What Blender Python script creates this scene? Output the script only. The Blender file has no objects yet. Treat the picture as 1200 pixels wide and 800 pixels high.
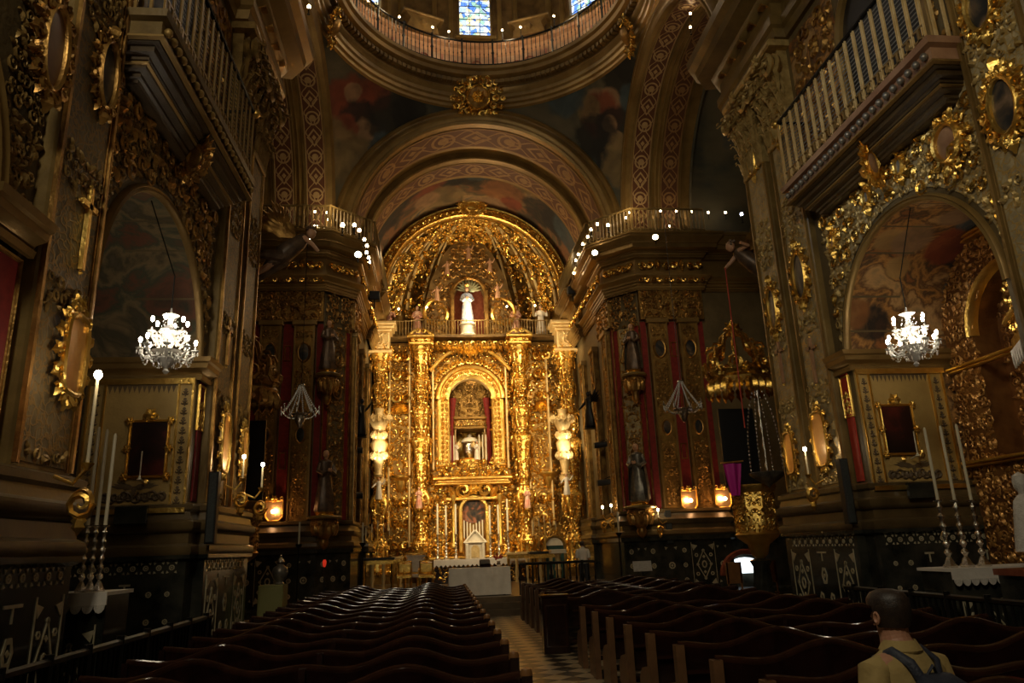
import bpy, math, random
from mathutils import Vector, Matrix
PI = math.pi
SC = bpy.context.scene
COL = SC.collection
sin, cos, sqrt = math.sin, math.cos, math.sqrt

# ---------------------------------------------------------------- camera
YAW, PITCH, ROLL, FPX = .1044, .2744, -.0377, 857.0
EYE = Vector((-1.82, 0, 2.0))
_r = Vector((cos(YAW), -sin(YAW), 0))
FW = Vector((sin(YAW)*cos(PITCH), cos(YAW)*cos(PITCH), sin(PITCH)))
_u = _r.cross(FW)
RT = cos(ROLL)*_r + sin(ROLL)*_u
UP = -sin(ROLL)*_r + cos(ROLL)*_u
cam = bpy.data.cameras.new('camera')
cam.lens = FPX/1200*36; cam.sensor_width = 36; cam.clip_end = 200
co = bpy.data.objects.new('camera', cam); COL.objects.link(co)
m = Matrix((RT, UP, -FW)).transposed().to_4x4(); m.translation = EYE
co.matrix_world = m
SC.camera = co
SC.view_settings.view_transform = 'Standard'; SC.view_settings.look = 'None'
SC.view_settings.exposure = 0; SC.view_settings.gamma = 1; SC.view_settings.use_curve_mapping = False

def at(px, py, X=None, Y=None, Z=None):
    "surveyed position: where a sight line meets a known plane of the building"
    d = FW + (px-600)/FPX*RT - (py-400)/FPX*UP
    t = (X-EYE.x)/d.x if X is not None else (Y/d.y if Y is not None else (Z-EYE.z)/d.z)
    return EYE + d*t

# ---------------------------------------------------------------- materials
def _nt(name):
    mt = bpy.data.materials.new(name); mt.use_nodes = True
    nt = mt.node_tree; b = nt.nodes['Principled BSDF']
    return mt, nt, b
def nd(nt, typ, **kw):
    n = nt.nodes.new(typ)
    for k, v in kw.items():
        if k in n.inputs: n.inputs[k].default_value = v
        else: setattr(n, k, v)
    return n
def ramp(nt, fac, stops, interp='LINEAR'):
    r = nt.nodes.new('ShaderNodeValToRGB'); r.color_ramp.interpolation = interp
    while len(r.color_ramp.elements) < len(stops): r.color_ramp.elements.new(.5)
    for e, (p, c) in zip(r.color_ramp.elements, stops):
        e.position = p; e.color = (*c, 1)
    nt.links.new(fac, r.inputs['Fac']); return r.outputs['Color']
def surf(name, c1, c2=None, rough=.5, metal=0, nscale=3, bump=0, bscale=20, kind='noise', spec=.5, coat=0, lo=.35, hi=.65, thr=None):
    mt, nt, b = _nt(name)
    tc = nt.nodes.new('ShaderNodeTexCoord')
    b.inputs['Roughness'].default_value = rough; b.inputs['Metallic'].default_value = metal
    b.inputs['Specular IOR Level'].default_value = spec
    if coat: b.inputs['Coat Weight'].default_value = coat; b.inputs['Coat Roughness'].default_value = .08
    if c2:
        n = nd(nt, 'ShaderNodeTexNoise', Scale=nscale, Detail=5.0, Roughness=.6); nt.links.new(tc.outputs['Object'], n.inputs['Vector'])
        nt.links.new(ramp(nt, n.outputs['Fac'], [(lo, c1), (hi, c2)]), b.inputs['Base Color'])
    else: b.inputs['Base Color'].default_value = (*c1, 1)
    if bump:
        if kind == 'voronoi': t = nd(nt, 'ShaderNodeTexVoronoi', Scale=bscale); o = t.outputs['Distance']
        else: t = nd(nt, 'ShaderNodeTexNoise', Scale=bscale, Detail=4.0); o = t.outputs['Fac']
        nt.links.new(tc.outputs['Object'], t.inputs['Vector'])
        bp = nd(nt, 'ShaderNodeBump', Strength=1.0, Distance=bump)
        nt.links.new(o, bp.inputs['Height']); nt.links.new(bp.outputs['Normal'], b.inputs['Normal'])
    return mt
def emis(name, col, s):
    mt, nt, b = _nt(name)
    b.inputs['Base Color'].default_value = (*col, 1)
    b.inputs['Emission Color'].default_value = (*col, 1); b.inputs['Emission Strength'].default_value = s
    return mt
def mth(nt, op, a, b=None, c=None):
    n = nt.nodes.new('ShaderNodeMath'); n.operation = op
    for i, x in enumerate((a, b, c)):
        if x is None: continue
        if isinstance(x, (int, float)): n.inputs[i].default_value = x
        else: nt.links.new(x, n.inputs[i])
    return n.outputs[0]
def mixc(nt, f, a, b):
    n = nt.nodes.new('ShaderNodeMix'); n.data_type = 'RGBA'
    nt.links.new(f, n.inputs[0])
    for i, x in ((6, a), (7, b)):
        if isinstance(x, tuple): n.inputs[i].default_value = (*x, 1)
        else: nt.links.new(x, n.inputs[i])
    return n.outputs[2]
def band(name, ground, line, metal=.3, rough=.5):
    "painted strip: discs and lozenges in a linked chain between two border lines; UV u across 0..1, v along in strip widths"
    mt, nt, b = _nt(name)
    uv = nt.nodes.new('ShaderNodeUVMap'); s = nt.nodes.new('ShaderNodeSeparateXYZ'); nt.links.new(uv.outputs[0], s.inputs[0])
    u = mth(nt, 'SUBTRACT', s.outputs[0], .5); v = s.outputs[1]
    cell = mth(nt, 'MULTIPLY', v, .5)
    fr = mth(nt, 'SUBTRACT', mth(nt, 'MULTIPLY', mth(nt, 'FRACT', cell), 2.0), .5)      # -.5 .. 1.5
    au = mth(nt, 'ABSOLUTE', u)
    # disc centred at 0
    rd = mth(nt, 'SQRT', mth(nt, 'ADD', mth(nt, 'MULTIPLY', u, u), mth(nt, 'MULTIPLY', fr, fr)))
    ring = mth(nt, 'LESS_THAN', mth(nt, 'ABSOLUTE', mth(nt, 'SUBTRACT', rd, .33)), .045)
    core = mth(nt, 'LESS_THAN', rd, .17)
    # lozenge centred at 1
    f1 = mth(nt, 'ABSOLUTE', mth(nt, 'SUBTRACT', fr, 1.0))
    dd = mth(nt, 'ADD', au, mth(nt, 'MULTIPLY', f1, .8))
    loz = mth(nt, 'LESS_THAN', mth(nt, 'ABSOLUTE', mth(nt, 'SUBTRACT', dd, .33)), .05)
    loz2 = mth(nt, 'LESS_THAN', dd, .12)
    # corner curls
    w = mth(nt, 'SINE', mth(nt, 'MULTIPLY', v, 2*PI))
    curl = mth(nt, 'LESS_THAN', mth(nt, 'ABSOLUTE', mth(nt, 'SUBTRACT', au, mth(nt, 'ADD', mth(nt, 'MULTIPLY', w, .16), .24))), .03)
    edge = mth(nt, 'GREATER_THAN', au, .44)
    tot = ring
    for x in (core, loz, loz2, curl, edge): tot = mth(nt, 'MAXIMUM', tot, x)
    n = nd(nt, 'ShaderNodeTexNoise', Scale=6.0, Detail=4.0); tc = nt.nodes.new('ShaderNodeTexCoord'); nt.links.new(tc.outputs['Object'], n.inputs['Vector'])
    tot = mth(nt, 'MULTIPLY', tot, mth(nt, 'ADD', mth(nt, 'MULTIPLY', n.outputs['Fac'], .8), .45))
    nt.links.new(mixc(nt, tot, ground, line), b.inputs['Base Color'])
    b.inputs['Roughness'].default_value = rough; b.inputs['Metallic'].default_value = metal
    bp = nd(nt, 'ShaderNodeBump', Strength=.6, Distance=.03); nt.links.new(tot, bp.inputs['Height']); nt.links.new(bp.outputs['Normal'], b.inputs['Normal'])
    return mt
def fresco(name, stops, scale=.35, warp=1.2, rough=.7, seed=0, detail=5.0):
    "clouds and huddled figures in oil colours: warped noise through a many-coloured ramp"
    mt, nt, b = _nt(name)
    tc = nt.nodes.new('ShaderNodeTexCoord')
    mp = nd(nt, 'ShaderNodeMapping'); mp.inputs['Location'].default_value = (seed*3.1, seed*1.7, seed*.9); nt.links.new(tc.outputs['Object'], mp.inputs['Vector'])
    n = nd(nt, 'ShaderNodeTexNoise', Scale=scale, Detail=detail, Roughness=.55, Distortion=warp); nt.links.new(mp.outputs[0], n.inputs['Vector'])
    nt.links.new(ramp(nt, n.outputs['Fac'], stops), b.inputs['Base Color'])
    b.inputs['Roughness'].default_value = rough
    return mt
def figures(mt, blobs):
    "painted figures: soft patches of flesh and drapery at fixed spots of the wall, edges broken by brushwork"
    nt = mt.node_tree; b = nt.nodes['Principled BSDF']; cur = b.inputs['Base Color'].links[0].from_socket
    tc = nt.nodes.new('ShaderNodeTexCoord'); n = nd(nt, 'ShaderNodeTexNoise', Scale=2.2, Detail=6.0); nt.links.new(tc.outputs['Object'], n.inputs['Vector'])
    n2 = nd(nt, 'ShaderNodeTexNoise', Scale=1.3, Detail=5.0, Distortion=.6); nt.links.new(tc.outputs['Object'], n2.inputs['Vector'])
    tone = mth(nt, 'ADD', mth(nt, 'MULTIPLY', n2.outputs['Fac'], 1.6), .1)
    for p, r, c in blobs:
        d = nd(nt, 'ShaderNodeVectorMath', operation='DISTANCE'); nt.links.new(tc.outputs['Object'], d.inputs[0]); d.inputs[1].default_value = p
        f = mth(nt, 'ADD', mth(nt, 'DIVIDE', d.outputs['Value'], r), mth(nt, 'MULTIPLY', n.outputs['Fac'], .7))
        k = nd(nt, 'ShaderNodeMapRange'); k.inputs['From Min'].default_value = 1.25; k.inputs['From Max'].default_value = 1.5; k.inputs['To Min'].default_value = .85; k.inputs['To Max'].default_value = 0
        nt.links.new(f, k.inputs['Value'])
        mx = nd(nt, 'ShaderNodeMixRGB', blend_type='MULTIPLY'); mx.inputs[0].default_value = 1; mx.inputs[1].default_value = (*c, 1); nt.links.new(tone, mx.inputs[2])
        cur = mixc(nt, k.outputs[0], cur, mx.outputs[0])
    nt.links.new(cur, b.inputs['Base Color'])
def damask(name, ground, figure, scale=4, metal=.3, rough=.5, bump=.02, width=.08):
    "leafy mosaic covering: pale stones with gilt veins between them"
    mt, nt, b = _nt(name)
    tc = nt.nodes.new('ShaderNodeTexCoord')
    n = nd(nt, 'ShaderNodeTexNoise', Scale=scale*.8, Detail=2.0); nt.links.new(tc.outputs['Object'], n.inputs['Vector'])
    ad = nd(nt, 'ShaderNodeMixRGB', blend_type='ADD'); ad.inputs[0].default_value = .25
    nt.links.new(tc.outputs['Object'], ad.inputs[1]); nt.links.new(n.outputs['Color'], ad.inputs[2])
    v = nd(nt, 'ShaderNodeTexVoronoi', Scale=float(scale)); v.feature = 'DISTANCE_TO_EDGE'; nt.links.new(ad.outputs[0], v.inputs['Vector'])
    f = mth(nt, 'LESS_THAN', v.outputs['Distance'], width)
    n2 = nd(nt, 'ShaderNodeTexNoise', Scale=scale*.6, Detail=5.0); nt.links.new(tc.outputs['Object'], n2.inputs['Vector'])
    g = ramp(nt, n2.outputs['Fac'], [(.35, ground), (.65, tuple(min(1, x*1.9+.02) for x in ground))])
    nt.links.new(mixc(nt, f, g, figure), b.inputs['Base Color'])
    nt.links.new(mth(nt, 'MULTIPLY', f, metal), b.inputs['Metallic']); b.inputs['Roughness'].default_value = rough
    bp = nd(nt, 'ShaderNodeBump', Strength=1.0, Distance=bump, invert=True); nt.links.new(mth(nt, 'MINIMUM', v.outputs['Distance'], .2), bp.inputs['Height']); nt.links.new(bp.outputs['Normal'], b.inputs['Normal'])
    return mt

M = {}
M['gold'] = surf('gilt_wood', (.70, .40, .07), (1.0, .70, .20), .30, .92, 2.2, .012, 22)
M['dimgold'] = surf('shadowed_gilt_ground', (.13, .065, .014), (.34, .20, .05), .42, .75, 2.5, .015, 26)  # recess shade is put into this darker gilt between the carvings
M['gold2'] = surf('gilt_carving', (.62, .34, .05), (1.0, .70, .20), .24, .95, 5, .006, 40)
M['oldgold'] = surf('tarnished_and_shaded_gilding', (.22, .11, .028), (.62, .36, .10), .36, .8, 3, .006, 30)  # also the darker copy that paints shade on left side gilding
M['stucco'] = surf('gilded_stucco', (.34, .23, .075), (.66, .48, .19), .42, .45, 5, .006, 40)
M['shadestucco'] = surf('shaded_gilded_stucco', (.20, .12, .035), (.42, .27, .085), .45, .45, 5, .006, 40)  # darker copy of the stucco; paints in the shade of the left side
M['amberstucco'] = surf('amber_gilded_stucco', (.30, .13, .03), (.62, .33, .09), .36, .55, 4, .006, 40)
M['basestone'] = surf('dark_brown_base_marble', (.065, .042, .017), (.135, .09, .036), .3, 0, 1.6, .002, 18)
M['darksoffit'] = surf('dark_soffit_wood', (.045, .027, .011), (.085, .052, .02), .4, 0, 2, .004, 30)  # one dark brown over the whole balcony underside
M['brown'] = surf('brown_gilt_stucco', (.13, .075, .025), (.28, .17, .055), .5, .35, 1.5, .01, 25)
M['wall'] = surf('olive_painted_plaster', (.10, .07, .028), (.17, .12, .05), .6, .05, .9, .01, 12)
M['stone'] = surf('olive_stone', (.13, .082, .025), (.25, .165, .052), .38, .1, 1.4, .004, 18)
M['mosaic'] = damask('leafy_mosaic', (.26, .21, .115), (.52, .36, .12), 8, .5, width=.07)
M['shademosaic'] = damask('shaded_leafy_mosaic', (.085, .06, .025), (.26, .16, .05), 8, .5, width=.08)  # left side copy of the mosaic with shade put into its colours
M['paleband'] = band('painted_arch_band', (.13, .045, .018), (.55, .38, .18))
M['redband'] = band('painted_soffit_band', (.12, .045, .018), (.36, .21, .08))
M['archgold'] = surf('arch_moulding_gilt', (.20, .12, .035), (.36, .23, .075), .38, .45, .8, .004, 9)
M['tan'] = surf('painted_tan_panel', (.36, .235, .07), (.46, .31, .10), .55, .0, 2, .004, 30)
M['stencil'] = surf('dark_stencil_paint', (.10, .065, .03), (.14, .09, .04), .6, 0, 3)
M['fresco'] = fresco('vault_fresco', [(.30, (.02, .018, .012)), (.40, (.09, .06, .03)), (.47, (.26, .11, .04)), (.53, (.11, .085, .04)), (.60, (.36, .22, .09)), (.70, (.09, .10, .085))], .45, .9, detail=8.0)
M['pendfresco'] = fresco('pendentive_fresco', [(.30, (.015, .015, .014)), (.42, (.05, .055, .045)), (.52, (.11, .095, .055)), (.60, (.15, .12, .07)), (.70, (.075, .09, .09))], .25, .9, seed=3)
M['chapfresco'] = fresco('chapel_fresco', [(.30, (.07, .02, .012)), (.38, (.32, .12, .03)), (.44, (.08, .045, .02)), (.50, (.50, .24, .06)), (.55, (.13, .06, .02)), (.62, (.55, .32, .12)), (.72, (.16, .13, .08))], 1.5, .3, seed=5, detail=9.0)
M['skyfresco'] = fresco('lunette_fresco', [(.30, (.10, .09, .07)), (.45, (.17, .20, .19)), (.55, (.28, .22, .15)), (.68, (.10, .12, .12))], .7, 1.0, seed=7)
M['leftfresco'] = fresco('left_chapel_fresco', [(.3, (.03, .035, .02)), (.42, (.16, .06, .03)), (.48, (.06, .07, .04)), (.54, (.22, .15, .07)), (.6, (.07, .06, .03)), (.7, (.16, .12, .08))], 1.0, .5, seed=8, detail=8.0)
M['marble'] = surf('black_green_marble', (.010, .012, .010), (.045, .043, .032), .18, 0, 2.5, 0, 5)
M['inlay'] = surf('cream_marble_inlay', (.34, .29, .18), (.52, .46, .31), .3, 0, 6)
M['redmarble'] = surf('red_marble', (.16, .04, .02), (.26, .08, .04), .25, 0, 5)
M['wood'] = surf('dark_varnished_mahogany', (.010, .0035, .0025), (.022, .007, .005), .22, 0, 6, .002, 40, coat=.5)
M['woodrail'] = surf('polished_rail_mahogany', (.024, .009, .005), (.045, .016, .009), .13, 0, 6, .001, 30, coat=1)
M['endwood'] = surf('brown_bench_end_wood', (.11, .055, .025), (.17, .085, .038), .35, 0, 5, .002, 40)
M['finial'] = surf('gold_lit_finial_and_chair_wood', (.20, .09, .03), (.28, .13, .045), .3, 0, 6)  # lighter brown paints lamplight on pew finials; plain colour on the chairs
M['iron'] = surf('black_iron', (.012, .011, .010), None, .4, .6)
M['black'] = surf('matt_black', (.008, .008, .009), None, .5)
M['grill'] = surf('speaker_grille_cloth', (.012, .014, .013), (.03, .035, .032), .7, 0, 40)
M['grey'] = surf('grey_plastic_rim', (.16, .16, .14), None, .4)
M['silver'] = surf('chased_silver', (.55, .50, .42), (.85, .80, .72), .22, 1, 6, .01, 50)
M['crystal'] = surf('cut_crystal', (.92, .90, .86), None, .10, .0, spec=1.0, coat=1)
M['crystal'].node_tree.nodes['Principled BSDF'].inputs['Transmission Weight'].default_value = .15
M['white'] = surf('white_linen', (.62, .57, .50), (.72, .67, .60), .8, 0, 3, .01, 8)
M['lace'] = surf('white_altar_lace', (.50, .46, .40), (.64, .60, .54), .8, 0, 20, .01, 60)
M['whitestone'] = surf('white_marble', (.68, .60, .45), (.85, .78, .62), .4, 0, 3)
M['cream'] = surf('cream_and_overlit_gilt_plaster', (.62, .42, .16), (.80, .60, .28), .4, .25, 4, .015, 20)  # on the altarpiece vases this pale tone paints overexposed gilding
M['red'] = surf('crimson_velvet', (.17, .008, .006), (.26, .018, .012), .75, 0, 8)
M['redb'] = surf('scarlet_cloth', (.42, .03, .015), (.5, .05, .02), .7, 0, 8)
M['wax'] = surf('ivory_wax', (.62, .56, .40), None, .4)
M['painting'] = fresco('old_dark_oil_painting', [(.35, (.012, .006, .004)), (.5, (.03, .010, .006)), (.62, (.10, .016, .010)), (.75, (.16, .075, .04))], 1.6, .8, rough=.35, seed=4)
M['ovalpaint'] = fresco('oval_oil_painting', [(.35, (.012, .014, .018)), (.5, (.03, .032, .036)), (.6, (.12, .085, .055)), (.72, (.30, .20, .13))], 1.9, .9, rough=.3, seed=9)
M['madonna'] = fresco('small_devotional_painting', [(.35, (.02, .02, .02)), (.5, (.08, .05, .03)), (.6, (.35, .12, .05)), (.72, (.10, .16, .18))], 2.0, .9, rough=.35, seed=2)
M['mirror'] = surf('old_mirror_glass', (.80, .52, .25), (.95, .70, .40), .28, .9, 3)
M['pinkstone'] = surf('pink_veined_marble', (.26, .13, .07), (.42, .24, .13), .35, 0, 2)
M['skin'] = surf('skin', (.40, .20, .12), None, .5)
M['hair'] = surf('dark_brown_hair', (.014, .008, .006), (.03, .017, .010), .5, 0, 40, .002, 120)
M['shirt'] = surf('tan_cotton_shirt', (.30, .21, .07), (.37, .27, .10), .85, 0, 5, .01, 14)
M['navy'] = surf('dark_navy_nylon', (.012, .015, .028), (.02, .024, .04), .6, 0, 20, .004, 60)
M['denim'] = surf('dark_trousers', (.02, .02, .025), None, .8)
M['whiteshirt'] = surf('white_shirt', (.60, .56, .50), None, .8)
M['flesh'] = surf('painted_flesh', (.55, .30, .17), None, .45)
M['bluerobe'] = surf('blue_white_estofado', (.16, .24, .42), (.75, .72, .68), .4, .1, 5)
M['whiterobe'] = surf('white_painted_robe', (.70, .62, .50), (.82, .75, .62), .4, .1, 4)
M['pinkrobe'] = surf('rose_painted_robe', (.50, .16, .10), (.66, .45, .32), .4, .2, 4)
M['darkrobe'] = surf('dark_brown_habit', (.07, .045, .03), (.16, .10, .06), .4, .3, 5)
M['silverrobe'] = surf('pewter_coloured_habit', (.10, .09, .075), (.26, .23, .18), .35, .5, 5)
M['magenta'] = surf('magenta_drape', (.55, .02, .30), None, .6)
M['olive'] = surf('yellow_green_cabinet_paint', (.16, .155, .045), (.19, .18, .055), .6, 0, 3)
M['green'] = surf('dark_green_door_cloth', (.012, .05, .045), (.02, .07, .06), .6, 0, 3)
M['spot'] = emis('lamp_lens', (1, .78, .42), 30)
M['bulb'] = emis('warm_lamp_bulb', (1, .74, .42), 26)
M['bulbw'] = emis('chandelier_bulb', (1, .88, .72), 40)
M['bulbc'] = emis('cold_tinted_bulb', (.75, .78, 1), 16)
M['amber'] = emis('amber_lantern_bulb', (1, .52, .20), 22)
M['amberglass'] = surf('amber_lantern_glass', (.85, .42, .14), None, .25)
M['amberglass'].node_tree.nodes['Principled BSDF'].inputs['Transmission Weight'].default_value = .6
M['flame'] = emis('votive_red_glow', (1, .05, .02), .35)
M['daylight'] = emis('daylit_doorway', (.85, .95, 1), 2.2)
# floor: chequered stone tiles laid diagonally
def floor_mat():
    mt, nt, b = _nt('chequered_stone_floor')
    tc = nt.nodes.new('ShaderNodeTexCoord'); mp = nd(nt, 'ShaderNodeMapping'); mp.inputs['Rotation'].default_value = (0, 0, PI/4)
    nt.links.new(tc.outputs['Object'], mp.inputs['Vector'])
    ck = nd(nt, 'ShaderNodeTexChecker', Scale=1/.36); ck.inputs['Color1'].default_value = (.50, .38, .22, 1); ck.inputs['Color2'].default_value = (.05, .038, .025, 1)
    nt.links.new(mp.outputs[0], ck.inputs['Vector'])
    n = nd(nt, 'ShaderNodeTexNoise', Scale=2.0, Detail=5.0); nt.links.new(tc.outputs['Object'], n.inputs['Vector'])
    mx = nd(nt, 'ShaderNodeMixRGB', blend_type='MULTIPLY'); mx.inputs[0].default_value = .5
    nt.links.new(ck.outputs['Color'], mx.inputs[1]); nt.links.new(n.outputs['Fac'], mx.inputs[2]); nt.links.new(mx.outputs[0], b.inputs['Base Color'])
    b.inputs['Roughness'].default_value = .38
    return mt
M['floor'] = floor_mat()
# stained glass: leaded panes of pale blue, gold and white, lit from behind by the sky
def glass_mat():
    mt, nt, b = _nt('stained_glass')
    tc = nt.nodes.new('ShaderNodeTexCoord')
    v = nd(nt, 'ShaderNodeTexVoronoi', Scale=5.0); nt.links.new(tc.outputs['Object'], v.inputs['Vector'])
    sx = nt.nodes.new('ShaderNodeSeparateColor'); nt.links.new(v.outputs['Color'], sx.inputs[0])
    c = ramp(nt, sx.outputs[0], [(0, (.10, .25, .75)), (.3, (.45, .62, .95)), (.5, (.85, .92, 1)), (.7, (.95, .85, .45)), (.9, (.30, .55, .45))], 'CONSTANT')
    v2 = nd(nt, 'ShaderNodeTexVoronoi', Scale=5.0); v2.feature = 'DISTANCE_TO_EDGE'; nt.links.new(tc.outputs['Object'], v2.inputs['Vector'])
    f = mth(nt, 'LESS_THAN', v2.outputs['Distance'], .03)
    col = mixc(nt, f, c, (.01, .01, .01))
    nt.links.new(col, b.inputs['Emission Color']); b.inputs['Emission Strength'].default_value = 1.6
    nt.links.new(col, b.inputs['Base Color'])
    return mt
M['glass'] = glass_mat()

# ---------------------------------------------------------------- mesh toolkit
class MB:
    def __init__(s): s.v = []; s.f = []; s.uv = {}
    def add(s, vs, fs):
        n = len(s.v); s.v.extend(vs); s.f.extend(tuple(i+n for i in f) for f in fs)
    def build(s, name, mat, parent=None, smooth=True, kind=None, uvs=None):
        me = bpy.data.meshes.new(name); me.from_pydata([tuple(p) for p in s.v], [], s.f)
        if s.uv:
            ul = me.uv_layers.new(name='UVMap')
            for p in me.polygons:
                q = s.uv.get(p.index)
                if q:
                    for li, c in zip(p.loop_indices, q): ul.data[li].uv = c
        if smooth:
            me.polygons.foreach_set('use_smooth', [True]*len(me.polygons))
            try: me.set_sharp_from_angle(angle=math.radians(42))
            except Exception: pass
        me.materials.append(M[mat] if isinstance(mat, str) else mat)
        me.validate()
        o = bpy.data.objects.new(name, me); COL.objects.link(o)
        if parent: o.parent = parent
        if kind: o['kind'] = kind
        return o
class Fr:
    "a local frame on a wall: a along, b up, c out of the wall"
    def __init__(s, o, a, b=(0, 0, 1), c=None):
        s.o = Vector(o); s.a = Vector(a).normalized(); s.b = Vector(b).normalized()
        s.c = Vector(c).normalized() if c is not None else s.a.cross(s.b)
    def __call__(s, a, b, c=0): return s.o + s.a*a + s.b*b + s.c*c
    def sub(s, a, b, c=0, rot=0, k=1):
        f = Fr(s(a, b, c), s.a*cos(rot)+s.b*sin(rot), -s.a*sin(rot)+s.b*cos(rot), s.c); return f
W = Fr((0, 0, 0), (1, 0, 0), (0, 1, 0), (0, 0, 1))
def wf(x, y, z=0, rz=0): return Fr((x, y, z), (cos(rz), sin(rz), 0), (-sin(rz), cos(rz), 0), (0, 0, 1))
BF = [(0, 3, 2, 1), (4, 5, 6, 7), (0, 1, 5, 4), (1, 2, 6, 5), (2, 3, 7, 6), (3, 0, 4, 7)]
def box(mb, T, a0, a1, b0, b1, c0, c1):
    mb.add([T(*p) for p in ((a0, b0, c0), (a1, b0, c0), (a1, b1, c0), (a0, b1, c0), (a0, b0, c1), (a1, b0, c1), (a1, b1, c1), (a0, b1, c1))], BF)
def bev(mb, T, a0, a1, b0, b1, c0, c1, e=.02):
    "box with its front edges chamfered"
    vs = [T(a0, b0, c0), T(a1, b0, c0), T(a1, b1, c0), T(a0, b1, c0), T(a0, b0, c1-e), T(a1, b0, c1-e), T(a1, b1, c1-e), T(a0, b1, c1-e),
          T(a0+e, b0+e, c1), T(a1-e, b0+e, c1), T(a1-e, b1-e, c1), T(a0+e, b1-e, c1)]
    mb.add(vs, [(0, 3, 2, 1), (0, 1, 5, 4), (1, 2, 6, 5), (2, 3, 7, 6), (3, 0, 4, 7), (4, 5, 9, 8), (5, 6, 10, 9), (6, 7, 11, 10), (7, 4, 8, 11), (8, 9, 10, 11)])
def prism(mb, T, pts, c0, c1):
    n = len(pts)
    mb.add([T(a, b, c0) for a, b in pts]+[T(a, b, c1) for a, b in pts], [tuple(range(n-1, -1, -1)), tuple(range(n, 2*n))]+[(i, (i+1) % n, n+(i+1) % n, n+i) for i in range(n)])
def tube(mb, pts, r, n=6, cap=True, flat=1.0):
    pts = [Vector(p) for p in pts]; k = len(pts)
    rs = r if isinstance(r, (list, tuple)) else [r]*k
    vs = []; ref = None
    for i, p in enumerate(pts):
        d = (pts[min(i+1, k-1)]-pts[max(i-1, 0)])
        d = d.normalized() if d.length > 1e-9 else Vector((0, 0, 1))
        if ref is None: ref = Vector((0, 0, 1)) if abs(d.z) < .9 else Vector((1, 0, 0))
        x = (ref-d*ref.dot(d)).normalized(); ref = x; y = d.cross(x)
        for j in range(n):
            t = 2*PI*j/n; vs.append(p+x*(rs[i]*cos(t))+y*(rs[i]*sin(t)*flat))
    fs = [(i*n+j, i*n+(j+1) % n, (i+1)*n+(j+1) % n, (i+1)*n+j) for i in range(k-1) for j in range(n)]
    if cap: fs += [tuple(range(n-1, -1, -1)), tuple(range((k-1)*n, k*n))]
    mb.add(vs, fs)
def lathe(mb, T, prof, n=12, a0=0, a1=2*PI, fold=None, sx=1, sy=1, cap=True):
    "profile of (radius, height); T maps x, y, z"
    full = abs(a1-a0-2*PI) < 1e-6; m = n if full else n+1; vs = []
    for r, h in prof:
        for j in range(m):
            t = a0+(a1-a0)*j/n; rr = r*(fold(t, h) if fold else 1)
            vs.append(T(rr*cos(t)*sx, rr*sin(t)*sy, h))
    fs = []
    for i in range(len(prof)-1):
        for j in range(n): fs.append((i*m+j, i*m+(j+1) % m, (i+1)*m+(j+1) % m, (i+1)*m+j))
    if full and cap:
        if prof[0][0] > 1e-6: fs.append(tuple(range(m-1, -1, -1)))
        if prof[-1][0] > 1e-6: fs.append(tuple(range((len(prof)-1)*m, len(prof)*m)))
    mb.add(vs, fs)
def ball(mb, c, r, n=8, sz=1):
    c = Vector(c); k = max(3, n//2)
    lathe(mb, lambda x, y, z: c+Vector((x, y, z)), [(max(1e-7, r*sin(PI*i/k)), -r*sz*cos(PI*i/k)) for i in range(k+1)], n)
def loft(mb, secs, n=16, T=None):
    "sections (x, y, z, rx, ry, power)"
    T = T or (lambda x, y, z: Vector((x, y, z))); vs = []
    for s in secs:
        x, y, z, rx, ry = s[:5]; p = s[5] if len(s) > 5 else 2
        for j in range(n):
            t = 2*PI*j/n; c, q = cos(t), sin(t)
            vs.append(T(x+rx*math.copysign(abs(c)**(2/p), c), y+ry*math.copysign(abs(q)**(2/p), q), z))
    k = len(secs)
    mb.add(vs, [(i*n+j, i*n+(j+1) % n, (i+1)*n+(j+1) % n, (i+1)*n+j) for i in range(k-1) for j in range(n)]+[tuple(range(n-1, -1, -1)), tuple(range((k-1)*n, k*n))])
def grid(mb, fn, nu, nv, uv=None, flip=False):
    vs = [fn(i/nu, j/nv) for j in range(nv+1) for i in range(nu+1)]; m = nu+1; f0 = len(mb.f); fs = []
    for j in range(nv):
        for i in range(nu):
            q = (j*m+i, j*m+i+1, (j+1)*m+i+1, (j+1)*m+i)
            if flip: q = q[::-1]
            if uv:
                cs = [(i/nu, j/nv), ((i+1)/nu, j/nv), ((i+1)/nu, (j+1)/nv), (i/nu, (j+1)/nv)]
                if flip: cs = cs[::-1]
                mb.uv[f0+len(fs)] = [(c[0]*uv[0], c[1]*uv[1]) for c in cs]
            fs.append(q)
    mb.add(vs, fs)
def sweep(mb, path, prof, closed=False):
    "moulding: plan path [(x, y)], profile [(out, z)]; out is to the RIGHT of the direction of travel"
    k = len(path); P = [Vector((x, y)) for x, y in path]; nor = []
    for i in range(k):
        e = []
        if closed or i > 0: d = P[i]-P[i-1]; e.append(Vector((d.y, -d.x)).normalized())
        if closed or i < k-1: d = P[(i+1) % k]-P[i]; e.append(Vector((d.y, -d.x)).normalized())
        n = sum(e, Vector((0, 0))).normalized(); nor.append(n/max(.3, n.dot(e[0])))
    m = len(prof); vs = [(P[i].x+nor[i].x*o, P[i].y+nor[i].y*o, z) for i in range(k) for o, z in prof]
    kk = k if closed else k-1
    fs = [(i*m+j, ((i+1) % k)*m+j, ((i+1) % k)*m+j+1, i*m+j+1) for i in range(kk) for j in range(m-1)]
    if not closed: fs += [tuple(range(m)), tuple(range((k-1)*m+m-1, (k-1)*m-1, -1))]
    mb.add(vs, fs)
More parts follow.
